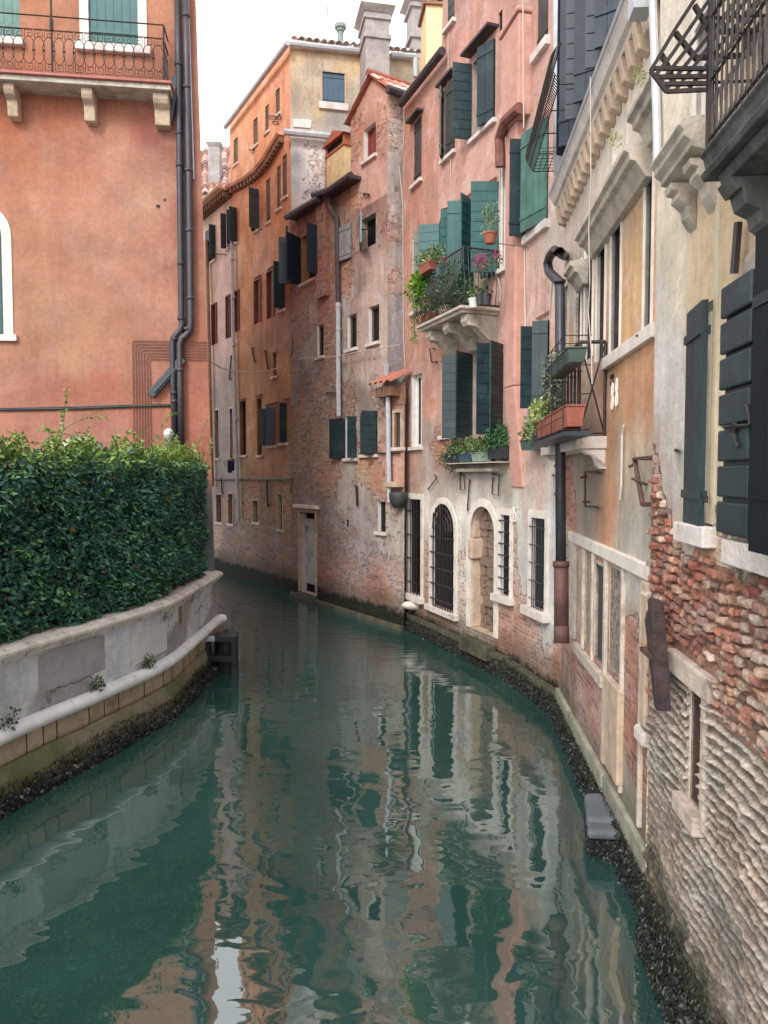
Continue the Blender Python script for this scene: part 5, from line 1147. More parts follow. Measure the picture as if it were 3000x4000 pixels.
for uu, r in ((ub-.05, .05), (ua+.05, .06)):
    g = MB(); g.fbox(cF, uu-r, uu+r*.8, -.8, z1-.112, -.05, .04); g.build('leg', simple('black_painted_iron', (30, 34, 42)), mf)
g = MB(); g.tube([cF.p(ua+.32, -.6, -.28), cF.p(ua+.32, z1-.02, -.28)], .22, 14); g.build('fender_post', simple('black_rubber', (18, 18, 22), .6, .3, 6, .006), mf)
g = MB(); g.fbox(cF, ua, ua+.2, z1-.1, z1+.005, .061, .07); g.build('plate', M['pipel'], mf)
# weeds, dead twigs hang at the grey patch: none
# ================================================================== yellow house (right, with balcony and bracketed cornice)
F = FB_; UB = F.u(2562, 1700)
BB = Bld('yellow_house', F.p(2, 0), 'ochre yellow house with tall narrow windows, a bracketed stone cornice and a tiny iron balcony')
def b_win(*a, **k): return BB.win(F, *a, sill=False, **k)
dk = dict(rev=M['stoned'], glass=M['black'], depth=.28, pane=True, surr=.016, surrm=M['stonel'])
br = simple('brown_mottled_stone', (62, 52, 52), .85, .35, 9, .012, streak=.3, grime=.5, gcol=(40, 36, 38))
dk2 = dict(dk, rev=br)
for b in ((2208, 2221, 1120, 1400), (2250, 2272, 1035, 1400), (2287, 2318, 912, 1400), (2334, 2367, 850, 1400), (2390, 2428, 740, 1370), (2522, 2553, 555, 1285)): b_win(*b, **dk2)
b_win(2207, 2222, 2100, 2450, rev=M_REV, grille=(M['iron'], .008), bars=(0, 7), glass=M['black'])
b_win(2327, 2363, 2205, 2585, rev=M['stoned'], surr=.03, surrm=M['stoneg'], glass=M['char'], depth=.03)
b_win(2380, 2436, 2225, 2630, rev=M['sandst'], surr=0, glass=simple('lichen_blotched_stone', (160, 146, 132), .9, .5, 22, .02, grime=.95, gcol=(52, 50, 48)), depth=.012)
b_win(2287, 2316, 2150, 2530, rev=M['sandst'], surr=0, glass=simple('lichen_blotched_stone2', (176, 160, 142), .9, .4, 20, .02, grime=.6, gcol=(70, 66, 62)), depth=.012)
b_win(2258, 2276, 2125, 2490, rev=M['sandst'], surr=0, glass=M['sandst'], depth=.01)
# upper floor windows with shutters above the cornice
cr = F.z(2325, 300)
for a, b in ((2250, 2276), (2316, 2350), (2400, 2440)):
    u0_, u1_ = F.u(a, 1200), F.u(b, 1200); 
    yb = 0
    xm = (a+b)/2; 
    # convert fixed heights to picture rows
    sl = 2900/((F.p((u0_+u1_)/2, 0)).y); yb_ = 1860-(7.8-3.6)*sl; yt_ = 1860-(10.2-3.6)*sl
    BB.win(F, a, b, yt_, yb_, rev=M_REV, sh=(('L', 60 if a == 2250 else 100, .55, 'h'), ('R', 60, .55, 'v')), shm=M['navy'] if a != 2312 else simple('blue_teal_shutter', (44, 78, 96), .5, .15, 5, .002), sill=False, surr=.08, surrm=M['stonel'])
PB = [(2220, 1500, (200, 150, 130), .2), (2215, 1900, (176, 110, 90), 1), (2240, 2000, (186, 130, 112), .9), (2218, 2090, (200, 170, 150), .8), (2250, 1800, (176, 158, 140), 0), (2270, 1950, (164, 152, 132), 0), (2320, 1850, (150, 134, 118), 0), (2300, 2050, (166, 158, 140), 0),
      (2350, 2000, (176, 130, 96), 0), (2375, 1700, (206, 144, 96), 0), (2370, 2050, (204, 134, 80), 0), (2390, 1950, (206, 140, 88), 0), (2430, 1500, (206, 148, 92), 0), (2500, 1400, (208, 146, 96), 0), (2545, 1380, (206, 140, 90), 0),
      (2470, 1560, (204, 132, 74), 0), (2530, 1580, (206, 130, 76), 0), (2430, 1720, (206, 168, 124), 0), (2500, 1650, (196, 168, 130), 0), (2440, 1850, (190, 172, 140), 0), (2520, 1850, (184, 172, 144), 0), (2430, 2080, (168, 160, 142), 0), (2520, 2050, (172, 164, 146), 0), (2520, 2150, (170, 164, 150), 0),
      (2475, 1100, (212, 162, 96), 0), (2475, 800, (206, 160, 112), 0), (2460, 1320, (208, 158, 92), 0), (2500, 500, (220, 206, 184), 0), (2400, 600, (216, 204, 184), 0), (2300, 850, (206, 190, 172), 0), (2380, 400, (220, 208, 188), 0), (2240, 1200, (206, 196, 184), 0), (2230, 1350, (206, 150, 80), 0), (2300, 1000, (196, 170, 140), 0),
      (2235, 2450, (186, 158, 146), .5), (2240, 2600, (176, 118, 100), .95), (2300, 2650, (180, 128, 112), 1), (2340, 2750, (184, 136, 124), 1), (2360, 2900, (188, 150, 148), .9), (2270, 2750, (188, 164, 160), .8), (2230, 2700, (150, 130, 116), .4),
      (2475, 2350, (172, 168, 156), 0), (2460, 2250, (200, 196, 186), 0), (2475, 2500, (176, 110, 84), 1), (2490, 2700, (172, 104, 82), 1), (2480, 2900, (170, 100, 76), 1), (2530, 2300, (196, 184, 166), 0), (2530, 2700, (190, 178, 158), 0), (2520, 3050, (176, 108, 84), 1), (2540, 3200, (170, 140, 120), .7), (2450, 3050, (150, 146, 132), 0), (2500, 3200, (130, 128, 112), 0), (2410, 3000, (176, 162, 140), 0),
      (2300, 100, (214, 206, 190), 0), (2260, 400, (210, 204, 190), 0)]
wall('wall', F, -.02, UB, -.4, 10.8, BB.h[id(F)], PB, wall_mat('yellow_render', streak=.4, blot=.35, edge=.45, algae=.45), BB.e, res=.085)
mb = MB(); a, b = F.p(-.02, 0), F.p(UB, 0); bk = -F.n*6
mb.quad(a-up, a+bk-up, a+bk+up*10.8, a+up*10.8); mb.quad(b-up, b+bk-up, b+bk+up*10.8, b+up*10.8); mb.quad(a+up*10.8, b+up*10.8, b+bk+up*10.8, a+bk+up*10.8)
BB.part('side_wall', mb, simple('ochre_side2', (196, 160, 110), .9, .15, 2, .008))
# cornice with modillions
zc = 7.52; mb = MB()
prof = [(0, -.16), (.12, -.16), (.13, -.12), (.17, -.1), (.2, -.03), (.22, 0), (.19, .02), (.19, .05), (.0, .1)]
mb.prism([F.p(.02, zc+z_, d_) for d_, z_ in prof], F.t*(UB-.03))
cor = BB.part('cornice', mb, M['stone'])
g = MB(); g.tube([F.p(.0, zc+.05, .2), F.p(UB, zc+.05, .2)], .04, 8); g.build('gutter', M['pipel'], cor)
k = 0; uu = .02
while uu < UB-.1:
    g = MB(); g.hexa([F.p(uu, zc-.42, 0), F.p(uu+.11, zc-.42, 0), F.p(uu+.11, zc-.38, .1), F.p(uu, zc-.38, .1)], [F.p(uu, zc-.162, 0), F.p(uu+.11, zc-.162, 0), F.p(uu+.11, zc-.162, .14), F.p(uu, zc-.162, .14)])
    g.build('bracket', M['sandst'], cor, bevel=.012); uu += .25
mb = MB(); mb.fbox(F, -.02, UB-.02, zc+.1, zc+.35, .0, .05)
BB.part('parapet', mb, M['stonel'])
# hood mouldings over the window groups
def hoodm(xa, ya, xb, yb, d=.24, ends=True):
    Fo = F.off(d); ua, za = Fo.uz(xa, ya); ub, zb = Fo.uz(xb, yb); z = (za+zb)/2
    m = MB(); m.prism([F.p(ua, z+q, p_) for p_, q in ((0, .03), (d, 0), (d, -.05), (d-.04, -.07), (d-.05, -.12), (d-.1, -.14), (.06, -.26), (0, -.27))], F.t*(ub-ua))
    h = BB.part('hood_moulding', m, M['stoneg'], bevel=.006)
    return ua, ub, z
hoodm(2243, 925, 2438, 560); hoodm(2447, 440, 2552, 262, .22)
h = hoodm(2200, 1072, 2226, 1010, .22)
# sill band, pilaster strips, lintel band of the ground floor
mb = MB(); z = F.off(.05).z(2450, 1370); mb.fbox(F, F.u(2366, 1440), UB-.0, z-.02, z+.1, -.02, .05); BB.part('sill_band', mb, M['stonel'], bevel=.006)
mb = MB(); zl = F.z(2300, 2112); mb.fbox(F, F.u(2232, 2100), UB-.02, zl-.1, zl+.03, -.02, .045)
BB.part('lintel_band', mb, M['stonel'], bevel=.01)
mb = MB(True); zl2 = F.z(2300, 2570)
for a, b in ((2232, 2252), (2280, 2285), (2319, 2324), (2368, 2376), (2438, 2443), (2515, 2522)): mb.fbox(F, F.u(a, 2300), F.u(b, 2300), .6 if a > 2360 else zl2+.03, zl-.104, -.02, .035)
mb.fbox(F, F.u(2254, 2560), F.u(2368, 2560), zl2-.1, zl2+.026, -.02, .06)
BB.part('stone_frame', mb, simple('eroded_frame_stone', (204, 192, 178), .85, .22, 7, .02, grime=.45, gcol=(110, 98, 86)), bevel=.012)
mb = MB(True); mb.fbox(F, F.u(2379, 2800), F.u(2436, 2800), F.z(2400, 3020), F.z(2400, 2655), -.02, .06); mb.fbox(F, F.u(2524, 2500), UB-.03, F.z(2540, 2850), F.z(2540, 2270), -.02, .05)
BB.part('stone_block', mb, M['sandst'], bevel=.02)
mb = MB(); mb.fbox(F, F.u(2500, 2860)+.04, UB-.02, F.z(2530, 2915), F.z(2530, 2855), -.0, .07); BB.part('stone_stub', mb, M['stone'], bevel=.03)
# quay ledge
mb = MB(); mb.auto = True; mb.fbox(F, -.1, UB, -.5, .30, -.1, .02); mb.fbox(F, -.1, UB*.3, .303, .50, -.1, .05); mb.fbox(F, UB*.3+.01, UB*.66, .303, .51, -.1, .055); mb.fbox(F, UB*.66+.012, UB, .303, .52, -.1, .045)
BB.part('quay_ledge', mb, simple('ledge_stone', (150, 148, 132), .8, .3, 4, .015, streak=.2, grime=.5, gcol=(84, 88, 58)), bevel=.02)
# balcony
zb_ = F.off(.3).z(2300, 1700); Fo = F.off(.42); ua, ub = F.off(.42).u(2205, 1750), F.off(.2).u(2368, 1700); mb = MB()
zb_ = F.off(.31).z(2252, 1704)
ua, ub = .02, F.u(2369, 1700)
dpt = .31; Fo = F.off(dpt); ub2 = Fo.u(2252, 1700)
ub = ub2 if True else ub
mb.fbox(F, ua, ub, zb_-.13, zb_, -.02, dpt)
bal = BB.part('balcony', mb, M['stone'], bevel=.01)
for uu in (ua+.05, ub-.16):
    g = MB(); g.prism([F.p(uu, zb_-.133+q, p_) for p_, q in ((0, 0), (dpt-.06, 0), (dpt-.1, -.05), (dpt-.18, -.07), (dpt-.22, -.17), (dpt-.3, -.2), (.1, -.2), (.0, -.2))], F.t*.14); g.build('bracket', M['stone'], bal, bevel=.012)
g = MB(); ht = .98; zt_ = zb_+ht
cs_ = [(ua+.03, dpt-.03), (ub-.03, dpt-.03), (ub-.03, .02)]
for u_, d_ in cs_: g.tube([F.p(u_, zb_, d_), F.p(u_, zt_, d_)], .016, 6)
g.tube([F.p(ua+.03, zt_, dpt-.03), F.p(ub-.03, zt_, dpt-.03), F.p(ub-.03, zt_, .02)], .022, 6); g.tube([F.p(ub-.03, zb_+.03, dpt-.03), F.p(ub-.03, zb_+.03, .02)], .01, 4)
g.tube([F.p(ub-.03, zb_+.03, dpt-.03), F.p(ub-.03, zt_, .02)], .009, 4); g.tube([F.p(ub-.03, zt_, dpt-.03), F.p(ub-.03, zb_+.03, .02)], .009, 4)
L = ub-ua-.06; n = max(4, int(L/.11))
for i in range(n+1):
    a_ = F.p(ua+.03+L*i/n, zb_, dpt-.03); b_ = F.p(ua+.03+L*(i+1 if i % 2 == 0 else i-1)/n, zt_, dpt-.03); g.tube([a_, b_], .007, 4); g.tube([F.p(ua+.03+L*i/n, zb_, dpt-.03), F.p(ua+.03+L*i/n, zt_, dpt-.03)], .006, 4)
g.build('railing', M['iron'], bal)
# light and dark downpipes beside the corner with the pink house
pf = lambda x, y, d=.3: F.pp(x, y, d)
mb = MB(); mb.tube([pf(2188, -250, .13), pf(2189, 300, .13), pf(2190, 660, .13), F.pp(2196, 700, .0)], .1, 12)
BB.part('drainpipe', mb, M['pipel'], smooth=True)
mb = MB(); mb.tube([F.pp(2206, 1000, .02)]+[pf(x, y) for x, y in ((2186, 985), (2166, 978), (2148, 1000), (2139, 1030), (2146, 1062), (2164, 1082), (2182, 1098), (2188, 1130), (2188, 1600), (2191, 2195))], .062, 12)
for y in (1100, 1480, 1820, 1930): p = pf(2187, y); mb.tube([p-up*.015, p+up*.015], .072, 12)
BB.part('drainpipe', mb, M['pipeg'], smooth=True)
mb = MB(); mb.tube([pf(2192, 2196), pf(2193, 2470)], .088, 12); mb.tube([pf(2192, 2192), pf(2192, 2215)], .1, 12); mb.tube([pf(2193, 2445), pf(2194, 2512)], .092, 12)
BB.part('drainpipe', mb, M['piper'], smooth=True)
mb = MB(True); mb.tube([pf(x, y, .2) for x, y in ((2160, 1085), (2152, 1170), (2148, 1240))], .01, 4); mb.tube([F.pp(x, y, .38) for x, y in ((2306, 300), (2308, 700), (2300, 900), (2304, 1100), (2298, 1220), (2310, 1370), (2313, 1500))], .005, 5)
mb.tube([F.pp(x, y, .03) for x, y in ((2436, 1662), (2430, 1700), (2427, 1900), (2422, 1950))], .014, 5); BB.part('cable', mb, M['cable'])
hook(F, [(2335, 1843), (2286, 1843), (2286, 1978), (2332, 1980)], BB, .012)
hook(F, [(2560, 1787), (2478, 1792), (2510, 1970), (2600, 1968)], BB, .022, 'ironr')
mb = MB(); 
for a, b in (((2458, 1823), (2490, 1805)), ((2470, 1868), (2525, 1892)), ((2268, 1866), (2292, 1860)), ((2276, 1960), (2304, 1960))): mb.tube([F.pp(*a, .1), F.pp(*b, .02)], .014, 5)
mb.tube([F.pp(2485, 1312, .06), F.pp(2510, 1306, .02)], .01, 4)
BB.part('wall_pin', mb, M['ironr'])
for q_ in ((2400, 1548), (2417, 1532)): mb = MB(); numeral8(mb, F, *q_, .07, .26, .02, .010); BB.part('house_numeral', mb, M['stonel'])
mb = MB(); numeral8(mb, F, 2234, 1068, .06, .26, .04, .014); numeral8(mb, F, 2241, 1062, .06, .26, .04, .014); BB.part('house_number', mb, M['stonel'])
mb = MB(); u_, z_ = F.uz(2395, 1471); mb.fbox(F, u_-.055, u_+.055, z_-.018, z_+.018, .002, .02); u_, z_ = F.uz(2395, 1498); mb.fbox(F, u_-.055, u_+.055, z_-.018, z_+.018, .002, .02); BB.part('wall_vent', mb, M['black'])
# iron anti-climb basket along the upper windows
g = MB(); N_ = 46
def rib(u_): return [F.p(u_, 8.0+.42*s/6, .42+.14*math.sin(math.pi*s/6*.9)-.05*(s/6)) for s in range(7)]
for i in range(N_): g.tube(rib(-.25+i*.055), .006, 4)
for s in range(7): g.tube([rib(-.25)[s], rib(-.25+.055*(N_-1))[s]], .007, 4)
for i in range(5): g.tube([F.p(-.25+i*.6, 8.0, .42), F.p(-.25+i*.6, 8.0, .05)], .008, 4)
for i in range(8): g.tube([F.p(-.25+i*.055*2, 8.0, .42), F.p(-.25+i*.055*2, 8.0, .12)], .005, 4)
for s in range(5): g.tube([F.p(-.25, 8.0, .42-s*.07), F.p(.3, 8.0, .42-s*.07)], .005, 4)
BB.part('iron_basket', g, M['iron'])
# ================================================================== cream house, nearest at the right
F = FA_; NA = 9.5
BA = Bld('cream_house', F.p(3, 0), 'cream rendered house at the right edge, its base eroded to bare bricks')
for b, sh in (((2704, 2792, 1200, 2052), (('L', 0, .98, 'v', M['dgreen']),)), ((2700, 2752, 2690, 3160), ()), ): pass
_, wa = BA.win(F, 2702, 2792, 1195, 2050, rev=M['stoneg'], sh=(('L', 5.01, .97, 'v'),), shm=M['dgreen'], pane=False, depth=.1, surr=.0, silld=.08, sillh=.12, sillm=M['stone'])
mb = MB(); 
for yy in (1310, 1950): u_, z_ = F.uz(2780, yy); mb.fbox(F, u_-.1, u_+.03, z_-.02, z_+.02, .03, .055)
BA.part('hinge', mb, M['iron'])
wob, wb = BA.win(F, 2942, 3160, 1000, 2140, rev=M['stoneg'], shm=M['dgreen'], pane=True, depth=.2, silld=.08, sillh=.13, sillm=M['stone'], surr=.1, surrm=M['stoneg'])
# folding shutter leaf lying open against the wall, boarded in broad panels, and its partner sticking out
u0_, u1_ = F.off(.08).u(2820, 1600), F.off(.08).u(2938, 1600); zt_, zb_ = F.off(.08).z(2880, 1085), F.off(.08).z(2880, 2100)
g = MB(); g.fbox(F, u0_, u1_, zb_, zt_, .05, .07); k = 7; s = (zt_-zb_)/k
for i in range(k): g.fbox(F, u0_+.0, u1_, zb_+i*s+.012, zb_+(i+1)*s-.012, .07, .1)
g.build('shutter', M['dgreen'], wob, bevel=.01)
g = MB(); T = (F.n*.75+F.t*.15).normalized(); Nv = Vector((-T.y, T.x, 0)); uL_ = F.off(.17).u(2938, 1500)
for k_ in range(4): g.fbox(F, uL_+k_*.15, uL_+k_*.15+.146, zb_-.03, zt_+.08, .14, .17)
for z_ in (zb_+.2, zt_-.25): g.fbox(F, uL_, uL_+.6, z_, z_+.05, .171, .178); g.build('shutter', simple('deep_navy_green', (24, 42, 50), .45, .15, 5, .002), wob)
g = MB(); q = F.off(.11); g.tube([q.pp(2858, 1665), q.pp(2870, 1655), q.pp(2880, 1662), q.pp(2868, 1690), q.pp(2872, 1720), q.pp(2884, 1745)], .009, 6); g.tube([q.pp(2825, 1668), q.pp(2930, 1660)], .008, 5); g.tube([q.pp(2918, 1580), q.pp(2928, 1620), q.pp(2930, 1660)], .01, 5)
g.build('latch', M['iron'], wob)
wob2, wc = BA.win(F, 2700, 2751, 2705, 3150, rev=M['char'], sill=False, pane=True, glass=simple('rust_mesh', (70, 48, 44), .8, .3, 20, .004), depth=.03, surr=.0)
g = MB()
nb = 34
for i in range(nb): z_ = wc[2]+(wc[3]-wc[2])*(i+.5)/nb; g.tube([F.p(wc[0], z_, -.012), F.p(wc[1], z_, -.012)], .0055, 4)
g.build('grille', M['ironr'], wob2)
g = MB(); w_ = .07; g.fbox(F, wc[0]-w_, wc[0], wc[2]-.02, wc[3]+.02, -.05, .012); g.fbox(F, wc[1], wc[1]+w_, wc[2]-.1, wc[3]+.02, -.05, .03); g.fbox(F, wc[0]-.35, wc[1]+.2, wc[3]+.024, wc[3]+.17, -.05, .06)
g.fbox(F, wc[0]-.15, wc[1]+.03, wc[2]-.14, wc[2]-.02, -.05, .07)
g.build('stone_surround', simple('eroded_surround', (206, 190, 176), .85, .2, 8, .02, grime=.4, gcol=(120, 100, 90)), wob2, bevel=.015)
b_, wd = BA.win(F, 2722, 2800, 60, 460, rev=M['stonel'], sill=False, pane=True, glass=simple('mottled_dark_pane', (74, 80, 86), .6, .35, 25, .004), depth=.06, surr=.05, surrm=M['stonel'])
PA = [(2570, 300, (222, 208, 184), 0), (2650, 300, (224, 210, 184), 0), (2600, 900, (222, 206, 170), 0), (2660, 900, (220, 206, 176), 0), (2570, 1100, (206, 200, 184), 0), (2620, 1300, (206, 200, 192), 0), (2660, 1500, (196, 190, 184), 0), (2580, 1500, (200, 196, 188), 0),
      (2600, 1700, (196, 188, 176), 0), (2660, 1750, (204, 194, 180), 0), (2580, 1800, (190, 176, 160), .2), (2560, 1850, (176, 120, 100), .9), (2590, 1950, (178, 112, 92), 1), (2660, 1900, (206, 192, 172), .1), (2680, 2050, (210, 196, 176), .2), (2620, 2100, (180, 112, 90), 1),
      (2710, 700, (206, 168, 120), 0), (2720, 1000, (218, 186, 140), 0), (2790, 900, (214, 180, 132), 0), (2808, 1300, (226, 196, 140), 0), (2808, 1800, (220, 196, 156), 0), (2860, 900, (220, 190, 140), 0), (2940, 900, (216, 178, 126), 0), (2990, 800, (190, 150, 110), 0), (2750, 1150, (210, 178, 134), 0),
      (2850, 2150, (206, 186, 160), .5), (2920, 2180, (200, 186, 160), .5), (2980, 2250, (190, 160, 120), .6), (2750, 2200, (190, 150, 110), 1)]
# base relief: eroded courses as true geometry
def u_of(x, y): return F.uz(x, y)
ztop_brick = lambda u: float(np.interp(u, [0, F.u(2600), F.u(2640), F.u(2690), F.u(2760), F.u(2850), F.u(3000)], [F.z(2560, 1840), F.z(2600, 1960), F.z(2640, 2080), F.z(2690, 2150), F.z(2760, 2170), F.z(2850, 2190), F.z(2980, 2330)]))
wall('wall', F, 0, NA, 2.6, 11, [(a, b, c, d) for a, b, c, d in BA.h[id(F)]], PA, wall_mat('cream_render', streak=.35, blot=.3, edge=.3, rough_bump=.008), BA.e, res=.1)
# displaced lower wall: ribs of mortar between eroded sand-coloured bricks
zbf = lambda u: float(np.interp(u, [0, F.u(2600), F.u(2700), F.u(2850), F.u(3000), 4], [F.z(2560, 2750), F.z(2600, 2640), F.z(2700, 2640), F.z(2850, 2780), F.z(3000, 2900), F.z(3000, 2900)]))
def relief():
    uE = 3.2; res = .0125; nu = int(uE/res); zt = 2.6; z0 = -.3; nz = int((zt-z0)/res); V = []; Cc = []; keep = {}
    A1 = [lin(c) for c in ((206, 190, 174), (226, 216, 202), (176, 152, 130), (196, 174, 156))]
    for j in range(nz+1):
        z = z0+(zt-z0)*j/nz
        for i in range(nu+1):
            u = uE*i/nu; P3 = Vector((u*1.1, z*1.1, 1)); w = noise.noise(P3*1.6)*.035+noise.noise(P3*4)*.012
            zz = (z+w)/.07; fr = zz-math.floor(zz); row = math.floor(zz)
            er = .5+.9*noise.noise(Vector((u*1.3, z*1.3, 7))); rub = min(1, max(0, (1.15-z+.5*noise.noise(Vector((u*1.6, z*1.6, 50))))/.5)); ridge = max(0, 1-abs(fr-.5)/.2)**.6*(1-.75*rub)*(.55+.6*max(0, .5+noise.noise(Vector((u*3, row*1.7, 60))))); vj = (u+(row % 2)*.12+noise.noise(Vector((u*2, row, 2)))*.05)/.26; vf = vj-math.floor(vj)
            vr = max(0, 1-min(vf, 1-vf)/.05)*.5; h = max(ridge*(.45+.8*er), vr*(.4+.6*er))
            n1 = noise.noise(Vector((u*9, z*14, 3))); n2 = noise.noise(Vector((u*30, z*34, 3)))
            lump = max(0, noise.noise(Vector((u*5, z*6, 13)))-.1)
            d = .02+.036*h*(1 if er > .3 else .65)+.014*n1+.009*n2+.05*lump+rub*(.03*max(0, noise.noise(Vector((u*9, z*11, 70))))+.02*abs(noise.noise(Vector((u*17, z*19, 71)))))
            V.append(F.p(u, z, d-.03)); t = .5+.5*noise.noise(Vector((u*2.2, z*2.2, 21)))
            hi = min(1, h*1.2); c0 = A1[0] if t > .45 else A1[3]; c1 = A1[1]; k = .65+.35*hi+.25*n1
            base = [c0[q]*(1-hi)*.6+c1[q]*hi for q in range(3)]; br = noise.noise(Vector((u*1.7, z*1.9, 33)))
            tn = noise.noise(Vector((u*2.6, z*2.2, 90))); base = [base[0]*(1+.10*tn), base[1]*(1-.04*tn), base[2]*(1-.10*tn)]
            if tn < -.25: base = [q*.8 for q in base]
            if br > .3: f = min(1, (br-.3)*4)*(1-hi*.6)*.7; base = [base[0]*(1-f)+f*.36, base[1]*(1-f)+f*.22, base[2]*(1-f)+f*.16]
            hh = z+.25*noise.noise(Vector((u*3, z*3, 40)))+.1*noise.noise(Vector((u*14, z*14, 41)))
            m = min(1, max(0, (.88-hh)/.3)); ms = min(1, max(0, (.42-hh)/.14)); gcl = (.055, .062, .032)
            base = [base[q]*(1-m)+gcl[q]*(1+n2)*m for q in range(3)]; base = [base[q]*(1-ms)+(.016, .017, .017)[q]*ms for q in range(3)]
            Cc.append((base[0]*k, base[1]*k, base[2]*k, 1))
    Fc = []
    for j in range(nz):
        z = z0+(zt-z0)*(j+.5)/nz
        for i in range(nu):
            u = uE*(i+.5)/nu
            if (wc[0] < u < wc[1] and wc[2] < z < wc[3]) or z > zbf(u)+.03: continue
            a = j*(nu+1)+i; Fc.append((a, a+1, a+nu+2, a+nu+1))
    o = Vector(BA.e['_o']); me = bpy.data.meshes.new('eroded_brick_base'); me.from_pydata([tuple(v-o) for v in V], [], Fc); me.polygons.foreach_set('use_smooth', [True]*len(Fc))
    ca = me.color_attributes.new('lc', 'FLOAT_COLOR', 'POINT'); ca.data.foreach_set('color', np.array(Cc).ravel())
    N = NT('eroded_masonry'); at = N.n('ShaderNodeAttribute'); at.attribute_name = 'lc'; tc = N.n('ShaderNodeTexCoord').outputs['Object']
    c = N.mix(1.0, at.outputs['Color'], N.mix(N.ramp(N.noise(tc, 34, 7, .75), .35, .65), (.62, .58, .56, 1), (1.3, 1.3, 1.3, 1)), 'MULTIPLY'); N.l(c, N.b.inputs['Base Color']); N.b.inputs['Roughness'].default_value = .9
    N.l(N.bump(N.noise(tc, 60, 8, .8), .012), N.b.inputs['Normal']); MATS['eroded_masonry'] = N.m; me.materials.append(N.m)
    ob = bpy.data.objects.new('eroded_brick_base', me); COL.objects.link(ob); ob.parent = BA.e; ob['_o'] = list(o)
relief()
# loose bricks: individual jittered bricks in one sheet of bare brickwork
def bricks():
    V = []; Fc = []; Cc = []; random.seed(21)
    pal = [(206, 180, 158), (196, 164, 142), (202, 176, 150), (186, 140, 116), (184, 122, 98), (176, 100, 78), (200, 140, 112), (206, 176, 152), (196, 160, 132), (166, 104, 84), (150, 118, 108), (196, 178, 158), (196, 150, 108), (190, 126, 104)]
    zb = lambda u: float(np.interp(u, [0, F.u(2600), F.u(2700), F.u(2850), F.u(3000), 4], [F.z(2560, 2750), F.z(2600, 2640), F.z(2700, 2640), F.z(2850, 2780), F.z(3000, 2900), F.z(3000, 2900)]))
    z = .9; row = 0
    while z < 4.6:
        u = -.02+(row % 2)*.1; hh = .06
        while u < 3.3:
            w = random.uniform(.07, .17) if random.random() < .6 else .09
            zr = z+.05*noise.noise(Vector((u*1.2, z, 5))); uc = u+w/2
            okb = zb(uc)-.05+.08*noise.noise(Vector((u*5, z*5, 1))) < zr < ztop_brick(uc)+.12*noise.noise(Vector((u*4, z*4, 8)))
            inh = any(a-.02 < uc+w*.4 and uc-w*.4 < b+.02 and c-.15 < zr < d+.02 for a, b, c, d in BA.h[id(F)]) or (wc[0]-.34 < uc < wc[1]+.2 and zr < wc[3]+.2)
            if okb and not inh:
                er = noise.noise(Vector((uc*1.6, zr*1.6, 3))); dep = .015+.05*max(0, .5+er)*random.random()+(.03 if random.random() < .12 else 0)
                cs = []
                for (a, b) in ((u, zr), (u+w-.014, zr), (u+w-.014, zr+hh-.014), (u, zr+hh-.014)):
                    cs.append((a+random.uniform(-.01, .01), b+random.uniform(-.01, .01), dep+random.uniform(-.02, .014)))
                ctr = (u+w/2, zr+hh/2-.007, dep+random.uniform(.0, .016)); k = len(V)
                V += [F.p(a, b, -.05) for a, b, c in cs]+[F.p(a*.93+ctr[0]*.07, b*.9+ctr[1]*.1, c) for a, b, c in cs]+[F.p(*ctr[:2], ctr[2])]
                Fc += [(k+i, k+(i+1) % 4, k+4+(i+1) % 4, k+4+i) for i in range(4)]+[(k+4+i, k+4+(i+1) % 4, k+8) for i in range(4)]
                g = noise.noise(Vector((uc*1.3, zr*1.3, 17))); c = lin(random.choice(pal[3:8]+pal[9:11]+pal[13:] if g < -.1 else pal)); f = random.uniform(.62, 1.12); l_ = (c[0]+c[1]+c[2])/3; c = [q*.82+l_*.18 for q in c]; Cc += [(c[0]*f, c[1]*f, c[2]*f, 1)]*9
            u += w
        z += hh; row += 1
    o = Vector(BA.e['_o']); me = bpy.data.meshes.new('brickwork'); me.from_pydata([tuple(v-o) for v in V], [], Fc)
    ca = me.color_attributes.new('lc', 'FLOAT_COLOR', 'POINT'); ca.data.foreach_set('color', np.array(Cc).ravel()); me.materials.append(MATS['eroded_masonry'])
    ob = bpy.data.objects.new('brickwork', me); COL.objects.link(ob); ob.parent = BA.e; ob['_o'] = list(o)
    b = ob.modifiers.new('bevel', 'BEVEL'); b.width = .006; b.segments = 1
bricks()
# mortar bed behind the loose bricks
V_ = MB(); n = 60
for i in range(n):
    a, b = 3.3*i/n, 3.3*(i+1)/n; m_ = (a+b)/2
    hs = [h for h in BA.h[id(F)] if h[0] < m_ < h[1]]
    zt2 = ztop_brick(m_)-.04
    segs = [(float(np.interp(m_, [0, F.u(2600), F.u(2700), F.u(2850), F.u(3000), 4], [F.z(2560, 2750), F.z(2600, 2640), F.z(2700, 2640), F.z(2850, 2780), F.z(3000, 2900), F.z(3000, 2900)]))-.1, zt2)]
    for h in hs:
        ns = []
        for s0, s1 in segs:
            if h[3] <= s0 or h[2] >= s1: ns.append((s0, s1))
            else:
                if h[2] > s0: ns.append((s0, h[2]))
                if h[3] < s1: ns.append((h[3], s1))
        segs = ns
    for s0, s1 in segs:
        if s1-s0 > .02: V_.quad(F.p(a, s0, .004), F.p(b, s0, .004), F.p(b, s1, .004), F.p(a, s1, .004))
BA.part('mortar_bed', V_, simple('crumbling_mortar', (170, 128, 108), .95, .4, 22, .02, grime=.4, gcol=(110, 70, 56)))
mb = MB(); a, b = F.p(0, 0), F.p(NA, 0); bk = -F.n*6
